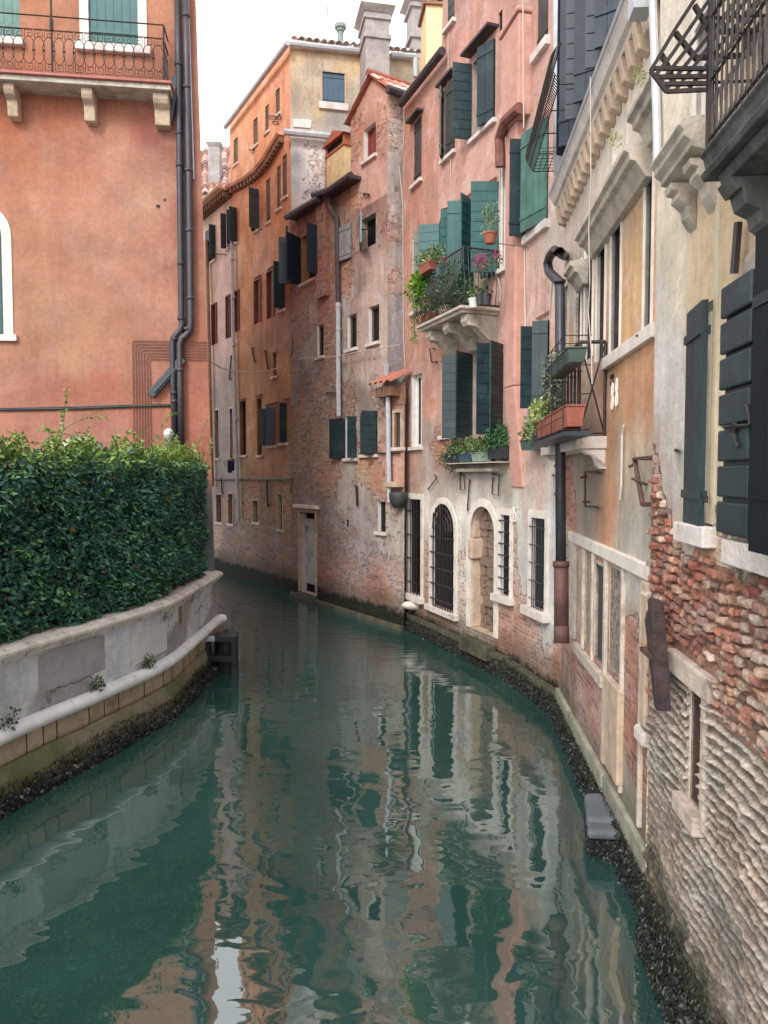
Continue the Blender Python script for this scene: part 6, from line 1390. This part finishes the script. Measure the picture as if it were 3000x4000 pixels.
mb.quad(a-up, a+bk-up, a+bk+up*11, a+up*11); mb.quad(a+up*11, b+up*11, b+bk+up*11, a+bk+up*11); mb.quad(F.p(3.15, -.5, -.002), b-up*.5, b+up*2.61, F.p(3.15, 2.61, -.002))
BA.part('side_wall', mb, simple('cream_side', (206, 190, 160), .9, .15, 2, .008))
# corner pilaster, raised strip, pipe
mb = MB(); zq = F.z(2620, 1820); mb.fbox(F, F.u(2690, 1000), F.u(2697, 1000), F.z(2690, 2000), F.z(2690, 780), 0, .008); mb.fbox(F, F.u(2797, 1000), F.u(2814, 1000), F.z(2805, 2050), 6.5, 0, .01)
BA.part('pilaster', mb, simple('cream_strip', (206, 192, 164), .85, .15, 4, .006, streak=.3, gcol=(200, 180, 150)))
mb = MB(); mb.tube([F.pp(*q, .04) for q in ((2548, -100), (2552, 60), (2560, 300), (2566, 480), (2568, 600), (2572, 680))], .03, 8); mb.hexa(*[[F.p(F.u(2530, 0)+x, F.z(2545, 40)+z_, y) for x, y in ((-.02, 0), (.16, 0), (.16, .14), (-.02, .14))] for z_ in (0, .3)])
BA.part('drainpipe', mb, M['pipel'], smooth=False)
mb = MB(); mb.tube([F.pp(2884, 868, .05), F.pp(2868, 1068, .05)], .022, 6); BA.part('iron_bar', mb, M['piped'])
hook(F, [(2640, 1758), (2650, 1762)], BA, .01)
# moulded shelf bracket
d1 = .22; Fo = F.off(d1); ua = Fo.u(2548, 650); ub = Fo.u(2665, 458); z = 5.55; mb = MB()
mb.prism([F.p(ua, z+q, p_) for p_, q in ((0, .06), (d1, .04), (d1+.02, .0), (d1-.01, -.03), (d1-.01, -.06), (d1-.05, -.09), (d1-.05, -.12), (.0, -.16))], F.t*(ub-ua))
mb.prism([F.p(ua+.05, z-.164+q, p_) for p_, q in ((0, 0), (.16, 0), (.15, -.04), (.11, -.05), (.12, -.09), (.06, -.14), (.05, -.2), (0, -.28))], F.t*.14)
mb.prism([F.p(ub-.19, z-.164+q, p_) for p_, q in ((0, 0), (.16, 0), (.15, -.04), (.11, -.05), (.12, -.09), (.06, -.14), (.05, -.2), (0, -.28))], F.t*.14)
BA.part('stone_shelf', mb, M['stoneg'], bevel=.006)
# large balcony
d1 = .285; Fo = F.off(d1); ua = Fo.u(2745, 700); z = 5.02; ub = ua+3.2; mb = MB()
mb.prism([F.p(ua, z+q, p_) for p_, q in ((0, .17), (d1, .15), (d1+.02, .12), (d1, .1), (d1-.01, .05), (d1+.015, .03), (d1, 0), (.0, .0))], F.t*(ub-ua))
mb.prism([F.p(ua+.08, z-.003+q, p_) for p_, q in ((0, 0), (d1-.04, 0), (d1-.06, -.05), (0, -.05))], F.t*(ub-ua-.1))
bal = BA.part('balcony', mb, M['stoned'], bevel=.006)
g = MB(); g.prism([F.p(ua+.06, z-.056+q, p_) for p_, q in ((0, 0), (.24, 0), (.2, -.06), (.18, -.05), (.16, -.12), (.1, -.15), (.09, -.2), (.04, -.24), (.03, -.29), (0, -.3))], F.t*.16); g.build('bracket', M['stoned'], bal, bevel=.005)
g = MB(); zr = z+.16; dd = d1-.02
for u_ in (ua+.02,): g.obox(F.p(u_-.014, zr, dd-.014), F.t*.028, F.n*.028, up*1.5)
n = 26
for i in range(n):
    u_ = ua+.05+i*.06
    g.tube([F.p(u_, zr, dd), F.p(u_, zr+1.1, dd)], .006, 4)
    for q, s in ((.12, 1), (.42, -1), (.75, 1)):
        g.tube([F.p(u_+.028+s*.022*math.cos(t*math.pi/5), zr+q+.1*math.sin(t*math.pi/5), dd) for t in range(10)], .005, 4)
for q in (.03, .3, .6, 1.08): g.tube([F.p(ua, zr+q, dd), F.p(ub, zr+q, dd)], .009, 4)
for q in (.03, .3, .6, 1.08): g.tube([F.p(ua+.02, zr+q, dd), F.p(ua+.02, zr+q, 0)], .008, 4)
for k in range(5): g.tube([F.p(ua+.02, zr, .04+k*.05), F.p(ua+.02, zr+1.1, .04+k*.05)], .005, 4)
g.build('railing', M['iron'], bal)
# outrigger of crossed straps at the end of the balcony
g = MB(); Yb = F.p(ua, 0).y+.02
def bp(x, y): return yp(x, y, Yb)
_k = [0]
def strap(a, b, w=.011):
    _k[0] += 1; p, q = bp(*a), bp(*b); o_ = Vector((0, .0011*_k[0], 0)); p, q = p+o_, q+o_; ax = (q-p).normalized(); s_ = ax.cross(Vector((0, 1, 0))).normalized()*w; t_ = Vector((0, .006+.0003*_k[0], 0)); g.hexa([p-s_-t_, q-s_-t_, q+s_-t_, p+s_-t_], [p-s_+t_, q-s_+t_, q+s_+t_, p+s_+t_])
for a, b in (((2542, 275), (2640, 110)), ((2640, 110), (2725, -20)), ((2542, 275), (2605, 358)), ((2605, 356), (2770, 348)), ((2548, 265), (2790, 266)), ((2570, 298), (2790, 296)), ((2580, 326), (2790, 322)),
             ((2560, 295), (2630, 205)), ((2630, 205), (2790, -30)), ((2580, 322), (2700, 170)), ((2700, 170), (2850, -30)), ((2600, 352), (2760, 150)), ((2760, 150), (2900, -30)), ((2640, 352), (2800, 140)), ((2800, 140), (2940, -30)), ((2690, 350), (2850, 130)), ((2850, 130), (2980, -30)),
             ((2590, 205), (2622, 262)), ((2645, 118), (2730, 225)), ((2720, 10), (2780, 110)), ((2775, 112), (2985, 110)), ((2730, 215), (2930, 205)), ((2622, 258), (2640, 320)), ((2905, 205), (2985, 60)), ((2985, 60), (2985, 240)), ((2925, 120), (2925, 210)), ((2950, 115), (2950, 200))):
    strap(a, b, .009 if a[0] < 2900 else .007)
g.build('outrigger', M['iron'], bal)
# mussels and weed along the right side
FBx, FC1x, FC2x, FAx = FB_, FC1, FC2, FA_
def pR(k):
    r = random.random(); z = -.03+.4*random.random()**1.2
    if r < .30: return FBx.p(random.uniform(-.1, UB), z*.8, .02+.1*random.random()*(1.2-z))
    if r < .5: return FC2x.p(random.uniform(0, uC2), z*.6, .07+.08*random.random())
    if r < .72: return FC1x.p(random.uniform(0, uC1), z*.5, .07+.07*random.random())
    return FAx.p(random.uniform(0, 3.0), z*1.25*max(.3, 1-abs(noise.noise(Vector((k*.37, 0, 0))))), .02+.05*random.random())
def wR(k):
    r = random.random(); z = .06+.42*random.random()**1.5
    if r < .28: return FBx.p(random.uniform(-.1, UB), z*.8, .05+.03*random.random())
    if r < .5: return FC2x.p(random.uniform(0, uC2), z*.75, .1+.03*random.random())
    if r < .72: return FC1x.p(random.uniform(0, uC1), z*.7, .1+.03*random.random())
    return FAx.p(random.uniform(0, 3.0), z*1.35, .02+.05*random.random())
weeds('seaweed', wR, (-1, 0, 0), 30000, 'wet dark weed hanging along the base of the right hand houses', .03)
mussels('mussels', pR, None, 7500, 'dark mussels and weed along the waterline below the pink, yellow and cream houses', (.014, .034))
# ================================================================== stone landing slab
P0 = [gp(x, y, .3) for x, y in ((2282, 3120), (2352, 3088), (2470, 3225), (2450, 3235), (2300, 3225), (2278, 3160))]
mb = MB(); a_ = gp(2282, 3092, .34); b_ = gp(2372, 3088, .34); c_ = gp(2452, 3200, .34); d_ = gp(2292, 3192, .34)
def slab(pts, z0, z1, mb, jit=0): mb.prism([Vector((p.x, p.y, z0)) for p in pts], (0, 0, z1-z0))
slab([a_, b_, c_, d_], .22, .33, mb)
q = (d_-a_)*.06; e1, e2 = d_+Vector((.0, -.012, 0)), c_+Vector((0, -.012, 0)); g1, g2 = d_+(d_-a_)*.28, c_+(d_-a_)*.28
slab([e1, e2, g2, g1], .2, .29, mb)
ls = mb.build('stone_slab', simple('landing_stone', (92, 98, 104), .7, .2, 3, .012, grime=.4, gcol=(96, 100, 104)), bevel=.035); settag(ls, 'grey landing slab of two stones jutting over the water from the yellow house ledge', 'stone slab')
random.seed(2)
def pS(k):
    t, s = random.random(), random.random(); p = (a_.lerp(b_, t)).lerp(g1.lerp(g2, t), s) if random.random() < .5 else d_.lerp(g2, random.random())+Vector((0, -random.random()*.08, 0)); return Vector((p.x, p.y, random.uniform(-.03, .2)))
mussels('mussels', pS, None, 1500, 'dark mussels hanging in a clump beneath the landing slab', (.014, .032))
mb = MB(); slab([a_.lerp(c_, .12), b_.lerp(d_, .05), g2.lerp(a_, .1), g1.lerp(b_, .12)], -.4, .199, mb); t = mb.build('slab_support', simple('black_weeds', (24, 26, 26), .9, .4, 9, .03), ls)
# mooring timber against the cream house
FO = FA_.off(.1); p, q = FO.pp(2580, 2345), FO.pp(2610, 2768); mb = MB(); T = FA_.t; n_ = FA_.n
mb.hexa([q-T*.03, q+T*.07, q+T*.06+n_*.09, q-T*.03+n_*.08], [p-T*.07, p+T*.09, p+T*.07+n_*.08, p-T*.06+n_*.07])
mb.hexa([q-T*.11+up*.06, q-T*.034+up*.03, q-T*.034+n_*.07, q-T*.11+n_*.06], [p-T*.17-up*.16, p-T*.075-up*.08, p-T*.075+n_*.07-up*.08, p-T*.16+n_*.06-up*.16])
tm = mb.build('mooring_timber', M['timber'], bevel=.008); settag(tm, 'dark split mooring timber strapped upright to the eroded brick corner of the cream house', 'mooring post')
g = MB(); k = FO.pp(2575, 2562); g.obox(k-T*.14, T*.25, n_*.09, up*.03); g.build('strap', M['ironr'], tm)
# ================================================================== plants and pots
GRN = [(70, 104, 52), (92, 128, 66), (56, 84, 50), (112, 146, 76)]; LIME = [(126, 168, 52), (150, 190, 66), (96, 140, 44), (80, 118, 46)]; PALE = [(150, 164, 110), (120, 140, 90), (96, 116, 74)]; DRK = [(40, 66, 54), (52, 84, 66), (34, 54, 46)]
def trough(name, F, u0, u1, z0, z1, d0, d1, mat, label, cat, group=None):
    t = thing(name, F.p((u0+u1)/2, z0, (d0+d1)/2), label, cat, group); mb = MB(); e = .02
    mb.hexa([F.p(u0+e, z0, d0+e), F.p(u1-e, z0, d0+e), F.p(u1-e, z0, d1-e), F.p(u0+e, z0, d1-e)], [F.p(u0, z1, d0), F.p(u1, z1, d0), F.p(u1, z1, d1), F.p(u0, z1, d1)])
    mb.fbox(F, u0-.01, u1+.01, z1+.002, z1+.02, d0-.01, d1+.01); mb.build('trough', mat, t, bevel=.006); return t
F = FC1; zs = F.z(1953, 1203); bd = .72; ba = F.u(1762, 1250); bb = F.u(1953, 1200)
zr_ = zs+1.0
t = trough('planter', F, ba+.45, ba+.95, zr_-.12, zr_+.06, bd+.02, bd+.2, M['terra'], 'terracotta trough of wispy white flowered plants hung on the pink house balcony rail', 'planter')
bush('foliage', [F.p(ba+.4+.1*i, zr_+.16, bd+.1) for i in range(8)], .17, 900, .05, PALE+GRN[:2], t, .9)
bush('flowers', [F.p(ba+.45+.1*i, zr_+.1, bd+.15) for i in range(5)], .1, 40, .035, [(230, 226, 200)], t)
t = thing('climbing_plant', F.p(ba, zs+.3, bd), 'lime green leafy climber spilling over the far end of the pink house balcony', 'plant')
bush('foliage', [F.p(ba-.05+random.uniform(-.12, .4), zs+random.uniform(.42, .98), bd+random.uniform(-.1, .12)) for i in range(16)], .17, 1900, .075, LIME, t)
bush('trailing_leaves', [F.p(ba-.1+random.uniform(-.08, .05), zs-.25+.1*i, bd+.05) for i in range(7)], .07, 170, .05, LIME, t)
mb = MB(); mb.tube([F.p(ba, zs+.8, bd), F.p(ba-.08, zs+.3, bd+.06), F.p(ba-.1, zs-.3, bd+.04)], .005, 4); mb.build('stem', M['timber'], t)
t = thing('potted_shrub', F.p(bb-.7, zs, .45), 'dark green shrubs filling the inside of the pink house balcony', 'plant')
bush('foliage', [F.p(random.uniform(ba+.3, bb-.25), zs+random.uniform(.1, .8), random.uniform(.4, .72)) for i in range(30)], .17, 3200, .065, [(60, 98, 74), (76, 118, 84), (48, 78, 62), (92, 130, 76)], t)
mb = MB(); mb.lathe(F.p(bb-.7, zs+.004, .4), [(.09, 0), (.12, .2), (.1, .2), (.1, .17)], 10); mb.build('pot', M['plast'], t)
def flowers(px, py, n, rad, col, label, d=bd):
    p = F.pp(px, py, d); t = thing('flower_cluster', p, label, 'flowers', 'pink flowers on the balcony'); bush('petals', [p], rad, n, .03, col, t); bush('leaves', [p-up*.08], rad, n//2, .05, GRN, t)
PNK = [(214, 50, 140), (200, 36, 120), (226, 80, 160)]
flowers(1942, 998, 90, .08, PNK, 'small magenta flower head at the right end of the balcony rail'); flowers(1880, 1022, 200, .13, PNK, 'broad magenta flower cluster under the balcony rail, right of the terracotta trough'); flowers(1737, 1016, 70, .08, [(226, 120, 130), (220, 96, 116)], 'pale pink flower above the lime green climber')
def pot(F, px, py, d, r, h, mat, label, group=None, name='flower_pot'):
    p = F.pp(px, py, d); t = thing(name, p, label, 'flower pot', group); mb = MB(); mb.lathe(p, [(r*.72, 0), (r, h*.85), (r*1.08, h*.85), (r*1.08, h), (r*.9, h), (r*.88, h*.9)], 14); mb.build('pot', mat, t, smooth=False); return t, p
t, p = pot(F, 1914, 952, bd+.1, .11, .17, M['terra'], 'terracotta pot with a spindly plant hanging in front of the green shutters')
bush('foliage', [p+up*(.25+.06*i)+F.t*random.uniform(-.12, .05) for i in range(6)], .13, 130, .06, PALE, t); mb = MB()
for k in range(6): mb.tube([p+up*.15, p+up*.3+F.t*random.uniform(-.12, .1), p+up*.5+F.t*random.uniform(-.22, .12)], .004, 4)
mb.tube([p+up*.02, p+up*.02-F.n*.7], .008, 4); mb.build('stem', M['olive'], t)
t, p = pot(F, 1850, 1203, bd-.1, .09, .16, M['plastw'], 'white pot on the balcony slab beside two grey pots', 'pots along the balcony slab'); bush('foliage', [p+up*.25], .1, 90, .05, GRN, t)
t, p = pot(F, 1876, 1192, bd-.16, .085, .19, M['pipeg'], 'left grey pot on the balcony slab next to the white pot', 'pots along the balcony slab'); bush('foliage', [p+up*.25], .1, 60, .05, GRN, t)
t, p = pot(F, 1900, 1192, bd-.22, .085, .19, M['pipeg'], 'right grey pot on the balcony slab, nearest the wall', 'pots along the balcony slab'); bush('foliage', [p+up*.25], .1, 60, .05, DRK, t)
for (x0, dd, m, l) in ((ba+.06, 0, M['terra'], 'terracotta trough at the far end of the balcony floor'), (ba+.42, 0, simple('brick_red_trough', (150, 74, 62), .7, .2, 8, .003), 'brick red trough on the balcony floor behind the bowed bars'), (ba+.85, 0, simple('cream_trough', (206, 200, 172), .6, .2, 8, .003), 'cream trough on the balcony floor beside the white pot')):
    t = trough('planter', F, x0, x0+.3, zs+.004, zs+.17, bd-.22, bd-.04, m, l, 'planter', 'troughs on the balcony floor'); bush('foliage', [F.p(x0+.15, zs+.25, bd-.12)], .13, 160, .05, GRN+DRK, t)
# window planters below the large green shutters
Fw = F; zw = F.off(.2).z(1850, 1800)
ul, ur = F.off(.25).u(1742, 1790), F.off(.1).u(1990, 1780)
tr = [(0.0, .33, M['plast'], 'dark grey window trough at the far end under the green shutters'), (.36, .66, simple('blue_grey_trough', (58, 84, 98), .5, .2, 6, .001), 'blue grey window trough second from the far end'), (.69, .98, simple('sage_trough', (140, 156, 146), .5, .2, 6, .001), 'pale sage window trough in the middle of the row')]
Lw = ur-ul
for a, b, m, l in tr:
    t = trough('planter', F, ul+Lw*a*.74, ul+Lw*b*.74, zw-.02, zw+.13, .08, .28, m, l, 'planter', 'troughs under the big green shutters')
    cs = [F.p(ul+Lw*.74*(a+(b-a)*random.random()), zw+.2+random.uniform(0, .12), .18) for i in range(9)]; bush('foliage', cs, .16, 700, .05, GRN+PALE, t)
    if a == 0: bush('trailing_leaves', [F.p(ul-.25+.06*i, zw+.12-.03*i, .2) for i in range(8)], .15, 520, .05, [(120, 140, 84), (96, 104, 84), (76, 72, 74)], t)
    mb = MB()
    for k in range(16):
        q = F.p(ul+Lw*.74*(a+(b-a)*random.random()), zw+.13, .18); mb.tube([q, q+up*.15+F.t*random.uniform(-.1, .1), q+up*.33+F.t*random.uniform(-.25, .2)], .004, 4)
    mb.build('stem', simple('dry_stem', (150, 132, 112), .8, .2, 5, 0), t)
t = trough('planter', F, ul+Lw*.77, ul+Lw*.985, zw+.02, zw+.22, .06, .26, M['plast'], 'black window trough of bright fern like leaves at the near end of the row', 'planter', 'troughs under the big green shutters')
bush('foliage', [F.p(ul+Lw*(.7+.28*random.random()), zw+.34+random.uniform(0, .15), .18) for i in range(12)], .18, 1400, .06, [(74, 116, 74), (96, 146, 92), (60, 94, 60)], t, 1.1)
mb = MB(); mb.fbox(F, F.u(1800, 1800), F.u(1950, 1800), zw-.2, zw-.14, 0, .16); mb.fbox(F, ul+.1, ur-.1, zw-.05, zw-.03, .02, .3); sh = mb.build('planter_shelf', M['stoneg']); settag(sh, 'narrow stone shelf with a rack carrying the window troughs on the pink house', 'shelf')
# trough by the right window of the pink house
F2 = FC2; zz = F2.off(.2).z(2100, 1755); a, b = F2.off(.2).u(2044, 1750), F2.off(.2).u(2134, 1750)
t = trough('planter', F2, a, b, zz, zz+.14, .08, .26, simple('teal_grey_trough', (66, 92, 94), .5, .2, 6, .001), 'small teal trough with wispy grass under the right hand shutters of the pink house', 'planter')
bush('foliage', [F2.p(a+(b-a)*.2+.06*i, zz+.2+random.random()*.2, .18) for i in range(7)], .13, 420, .07, PALE+GRN[:2], t, 1.3)
# planters hung on the small balcony of the yellow house
Fb = FB_; zbb = Fb.off(.42).z(2230, 1702)
Ft = Fb.off(.45)
def hung(x0, x1, y0, y1, mat, lab, cols, n):
    u0, u1 = Ft.u(x0, (y0+y1)/2), Ft.u(x1, (y0+y1)/2); z0, z1 = Ft.z((x0+x1)/2, y1), Ft.z((x0+x1)/2, y0)
    t = trough('planter', Fb, u0, u1, z0, z1, .35, .53, mat, lab, 'planter', 'troughs hung on the small iron balcony')
    g = MB()
    for k in range(4): uu = u0-.02+(u1-u0+.04)*k/3; g.tube([Fb.p(uu, z1+.12, .31), Fb.p(uu, z1+.12, .56), Fb.p(uu, z0-.03, .56), Fb.p(uu, z0-.03, .31)], .006, 4)
    for z_ in (z0-.03, z1+.12, (z0+z1)/2): g.tube([Fb.p(u0-.03, z_, .56), Fb.p(u1+.03, z_, .56)], .006, 4)
    g.build('wire_rack', M['iron'], t); return t, u0, u1, z0, z1
t, u0, u1, z0, z1 = hung(2172, 2250, 1400, 1448, simple('sage_green_trough', (66, 86, 78), .5, .2, 6, .001), 'sage green trough of a trailing succulent hung at the top of the small iron balcony', None, 0)
bush('foliage', [Fb.p(u0-.1-.25*random.random(), z1+.1-random.random()*.55, .46) for i in range(14)]+[Fb.p(u0+.1*i, z1+.05, .45) for i in range(4)], .11, 420, .05, [(104, 122, 96), (132, 150, 120), (60, 72, 64)], t)
g = MB()
for k in range(7): g.tube([Fb.p(u0+.05, z1, .45), Fb.p(u0-.15-random.random()*.15, z1-.1, .47), Fb.p(u0-.1-random.random()*.2, z1-.6, .45)], .007, 4)
g.build('stem', M['timber'], t)
t, u0, u1, z0, z1 = hung(2120, 2244, 1622, 1690, M['terra'], 'long terracotta trough of yellow green succulents hung low on the small iron balcony', None, 0)
bush('foliage', [Fb.p(u0-.3+.1*i+random.uniform(-.05, .05), z1+.06+.1*random.random(), .47) for i in range(12)]+[Fb.p(u0-.35+.12*random.random(), z1-.15+.4*random.random(), .45) for i in range(8)], .11, 1100, .055, [(168, 184, 92), (140, 160, 96), (190, 200, 120), (110, 130, 80)], t)
g = MB(); g.prism([Fb.p(u0-.35, z0+.1, .35), Fb.p(u0-.02, z0+.02, .35), Fb.p(u0-.02, z0-.08, .35), Fb.p(u0-.28, z0-.1, .35)], Fb.n*.2); g.fbox(Fb, u0, u1+.1, z0-.09, z0-.05, .3, .57); g.build('drip_tray', M['plast'], t)
# weeds on the cornices, cloth rack
for px, py, F_, d, s, lab in ((2178, 735, FC2, .3, .12, 'pale weed sprouting between the pink wall and the zinc downpipe'), (2405, 545, FB_, .2, .05, 'dry yellow weed tuft on top of the long window hood'), (2500, 300, FB_, .2, .05, 'dry yellow weed tuft on top of the short window hood')):
    p = F_.pp(px, py, d); t = thing('weed', p, lab, 'weed'); bush('foliage', [p, p+up*s*.6, p-up*s*.6], s, 130, .025, [(176, 178, 120), (150, 160, 110), (196, 190, 150)], t); mb = MB(); mb.tube([p, p+up*s], .004, 4); mb.build('stem', M['olive'], t)
F = FDE; p = F.pp(905, 1812, .35); t = thing('drying_rack', p, 'small drying rack with a dark blue cloth outside a window of the pale house', 'drying rack')
mb = MB()
for k in range(4): mb.tube([F.pp(875, 1800, .1+k*.18), F.pp(915, 1798, .1+k*.18)], .015, 4)
mb.tube([F.pp(872, 1803, .0), F.pp(880, 1826, .7)], .015, 4); mb.build('rack', M['iron'], t)
mb = MB(); a = F.pp(893, 1796, .5); b = F.pp(913, 1790, .5)
for i in range(6):
    q0, q1 = a.lerp(b, i/6), a.lerp(b, (i+1)/6); o_ = F.n*.06*math.sin(i*2.1); o1 = F.n*.06*math.sin((i+1)*2.1); mb.hexa([q0+o_-up*(.42+.05*math.sin(i)), q1+o1-up*(.42+.05*math.sin(i+1)), q1+o1+F.n*.02-up*.42, q0+o_+F.n*.02-up*.42], [q0+o_, q1+o1, q1+o1+F.n*.02, q0+o_+F.n*.02])
mb.build('cloth', simple('dark_blue_cloth', (50, 54, 76), .9, .25, 8, .004), t)
# cable slung across the canal
pa = FL.pp(824, 1425, .05); pb = FDE.p(uDR-.9, 0)
pts_ = [(824, 1412), (860, 1436), (920, 1452), (985, 1456), (1060, 1446), (1140, 1416), (1180, 1400), (1320, 1392), (1400, 1374), (1480, 1362), (1560, 1346)]; P_ = []
for i, (x, y) in enumerate(pts_):
    if x < 1150: P_.append(yp(x, y, 14.7+(x-824)/316*8.6))
    else: P_.append(FDE.pp(x, y, .25))
mb = MB(); mb.tube(P_, .016, 5); c = mb.build('cable', M['cable']); settag(c, 'pale cable sagging across the canal from the red house to the brown brick house', 'cable')
# ================================================================== water, world, camera
mb = MB(); mb.quad((-60, -30, 0), (60, -30, 0), (60, 90, 0), (-60, 90, 0)); wtr = mb.build('canal_water', M['glass']); wtr['kind'] = 'structure'
N = NT('canal_water'); tc = N.n('ShaderNodeTexCoord').outputs['Object']; geo = N.n('ShaderNodeNewGeometry').outputs['Position']
N.b.inputs['Base Color'].default_value = (.010, .062, .050, 1); N.b.inputs['Roughness'].default_value = .015; N.b.inputs['IOR'].default_value = 2.1; N.b.inputs['Specular IOR Level'].default_value = .9
turb = N.ramp(N.noise(geo, .35, 4, .6), .3, .7); N.l(N.mix(turb, (.016, .050, .043, 1), (.028, .076, .065, 1)), N.b.inputs['Base Color'])
n1 = N.noise(N.mapv(geo, (.75, 1.1, 1)), 1.9, 2, .45, .25); n2 = N.noise(N.mapv(geo, (1, 1.6, 1), (4, 4, 0)), 4.0, 2, .5, .4); n3 = N.noise(N.mapv(geo, (.5, 2.6, 1)), 3.4, 2, .5, .2)
b1 = N.bump(n1, .0125, 1.0); b2 = N.bump(n2, .0008, 1.0, b1)
sp = N.n('ShaderNodeSeparateXYZ'); N.l(geo, sp.inputs[0]); far = N.ramp(sp.outputs[1], 11, 19)
b3 = N.bump(N.math('MULTIPLY', n3, far), .014, 1.0, b2); N.l(b3, N.b.inputs['Normal'])
wtr.data.materials.clear(); wtr.data.materials.append(N.m)
W = bpy.data.worlds.new('World'); S.world = W; W.use_nodes = True; nt = W.node_tree; nt.nodes.clear()
SUN_EL, SUN_AZ = R(38), R(203)
sky = nt.nodes.new('ShaderNodeTexSky'); sky.sky_type = 'NISHITA'; sky.sun_disc = False; sky.sun_elevation = SUN_EL; sky.sun_rotation = SUN_AZ; sky.dust_density = 4; sky.air_density = 1.0; sky.ozone_density = 1
hs = nt.nodes.new('ShaderNodeHueSaturation'); hs.inputs['Saturation'].default_value = .22; hs.inputs['Value'].default_value = 1.0
mx = nt.nodes.new('ShaderNodeMix'); mx.data_type = 'RGBA'; mx.inputs[0].default_value = .55; mx.inputs[7].default_value = (10.3, 10.4, 10.7, 1)
bg = nt.nodes.new('ShaderNodeBackground'); bg.inputs[1].default_value = .15; out = nt.nodes.new('ShaderNodeOutputWorld')
nt.links.new(sky.outputs[0], hs.inputs['Color']); nt.links.new(hs.outputs[0], mx.inputs[6]); nt.links.new(mx.outputs[2], bg.inputs[0]); nt.links.new(bg.outputs[0], out.inputs[0])
sl = bpy.data.lights.new('sun', 'SUN'); sl.energy = 1.3; sl.angle = R(14); sl.color = (1, .95, .88); so = bpy.data.objects.new('sun', sl); COL.objects.link(so)
# direction TO the sun for sky rotation az: (sin az, cos az)
dv = Vector((math.sin(SUN_AZ)*math.cos(SUN_EL), math.cos(SUN_AZ)*math.cos(SUN_EL), math.sin(SUN_EL))); so.rotation_euler = dv.to_track_quat('Z', 'Y').to_euler(); so.location = (0, -5, 30)
cam = bpy.data.cameras.new('camera'); co = bpy.data.objects.new('camera', cam); COL.objects.link(co); co.location = EYE; co.rotation_euler = (R(90)-PITCH, 0, 0)
cam.sensor_fit = 'VERTICAL'; cam.sensor_height = 24; cam.lens = 24*FOC/4000; cam.clip_end = 500; cam.clip_start = .05; S.camera = co
S.view_settings.view_transform = 'Standard'; S.view_settings.look = 'None'; S.view_settings.exposure = .6; S.view_settings.gamma = 1
for o in bpy.data.objects:
    if '_o' in o: del o['_o']
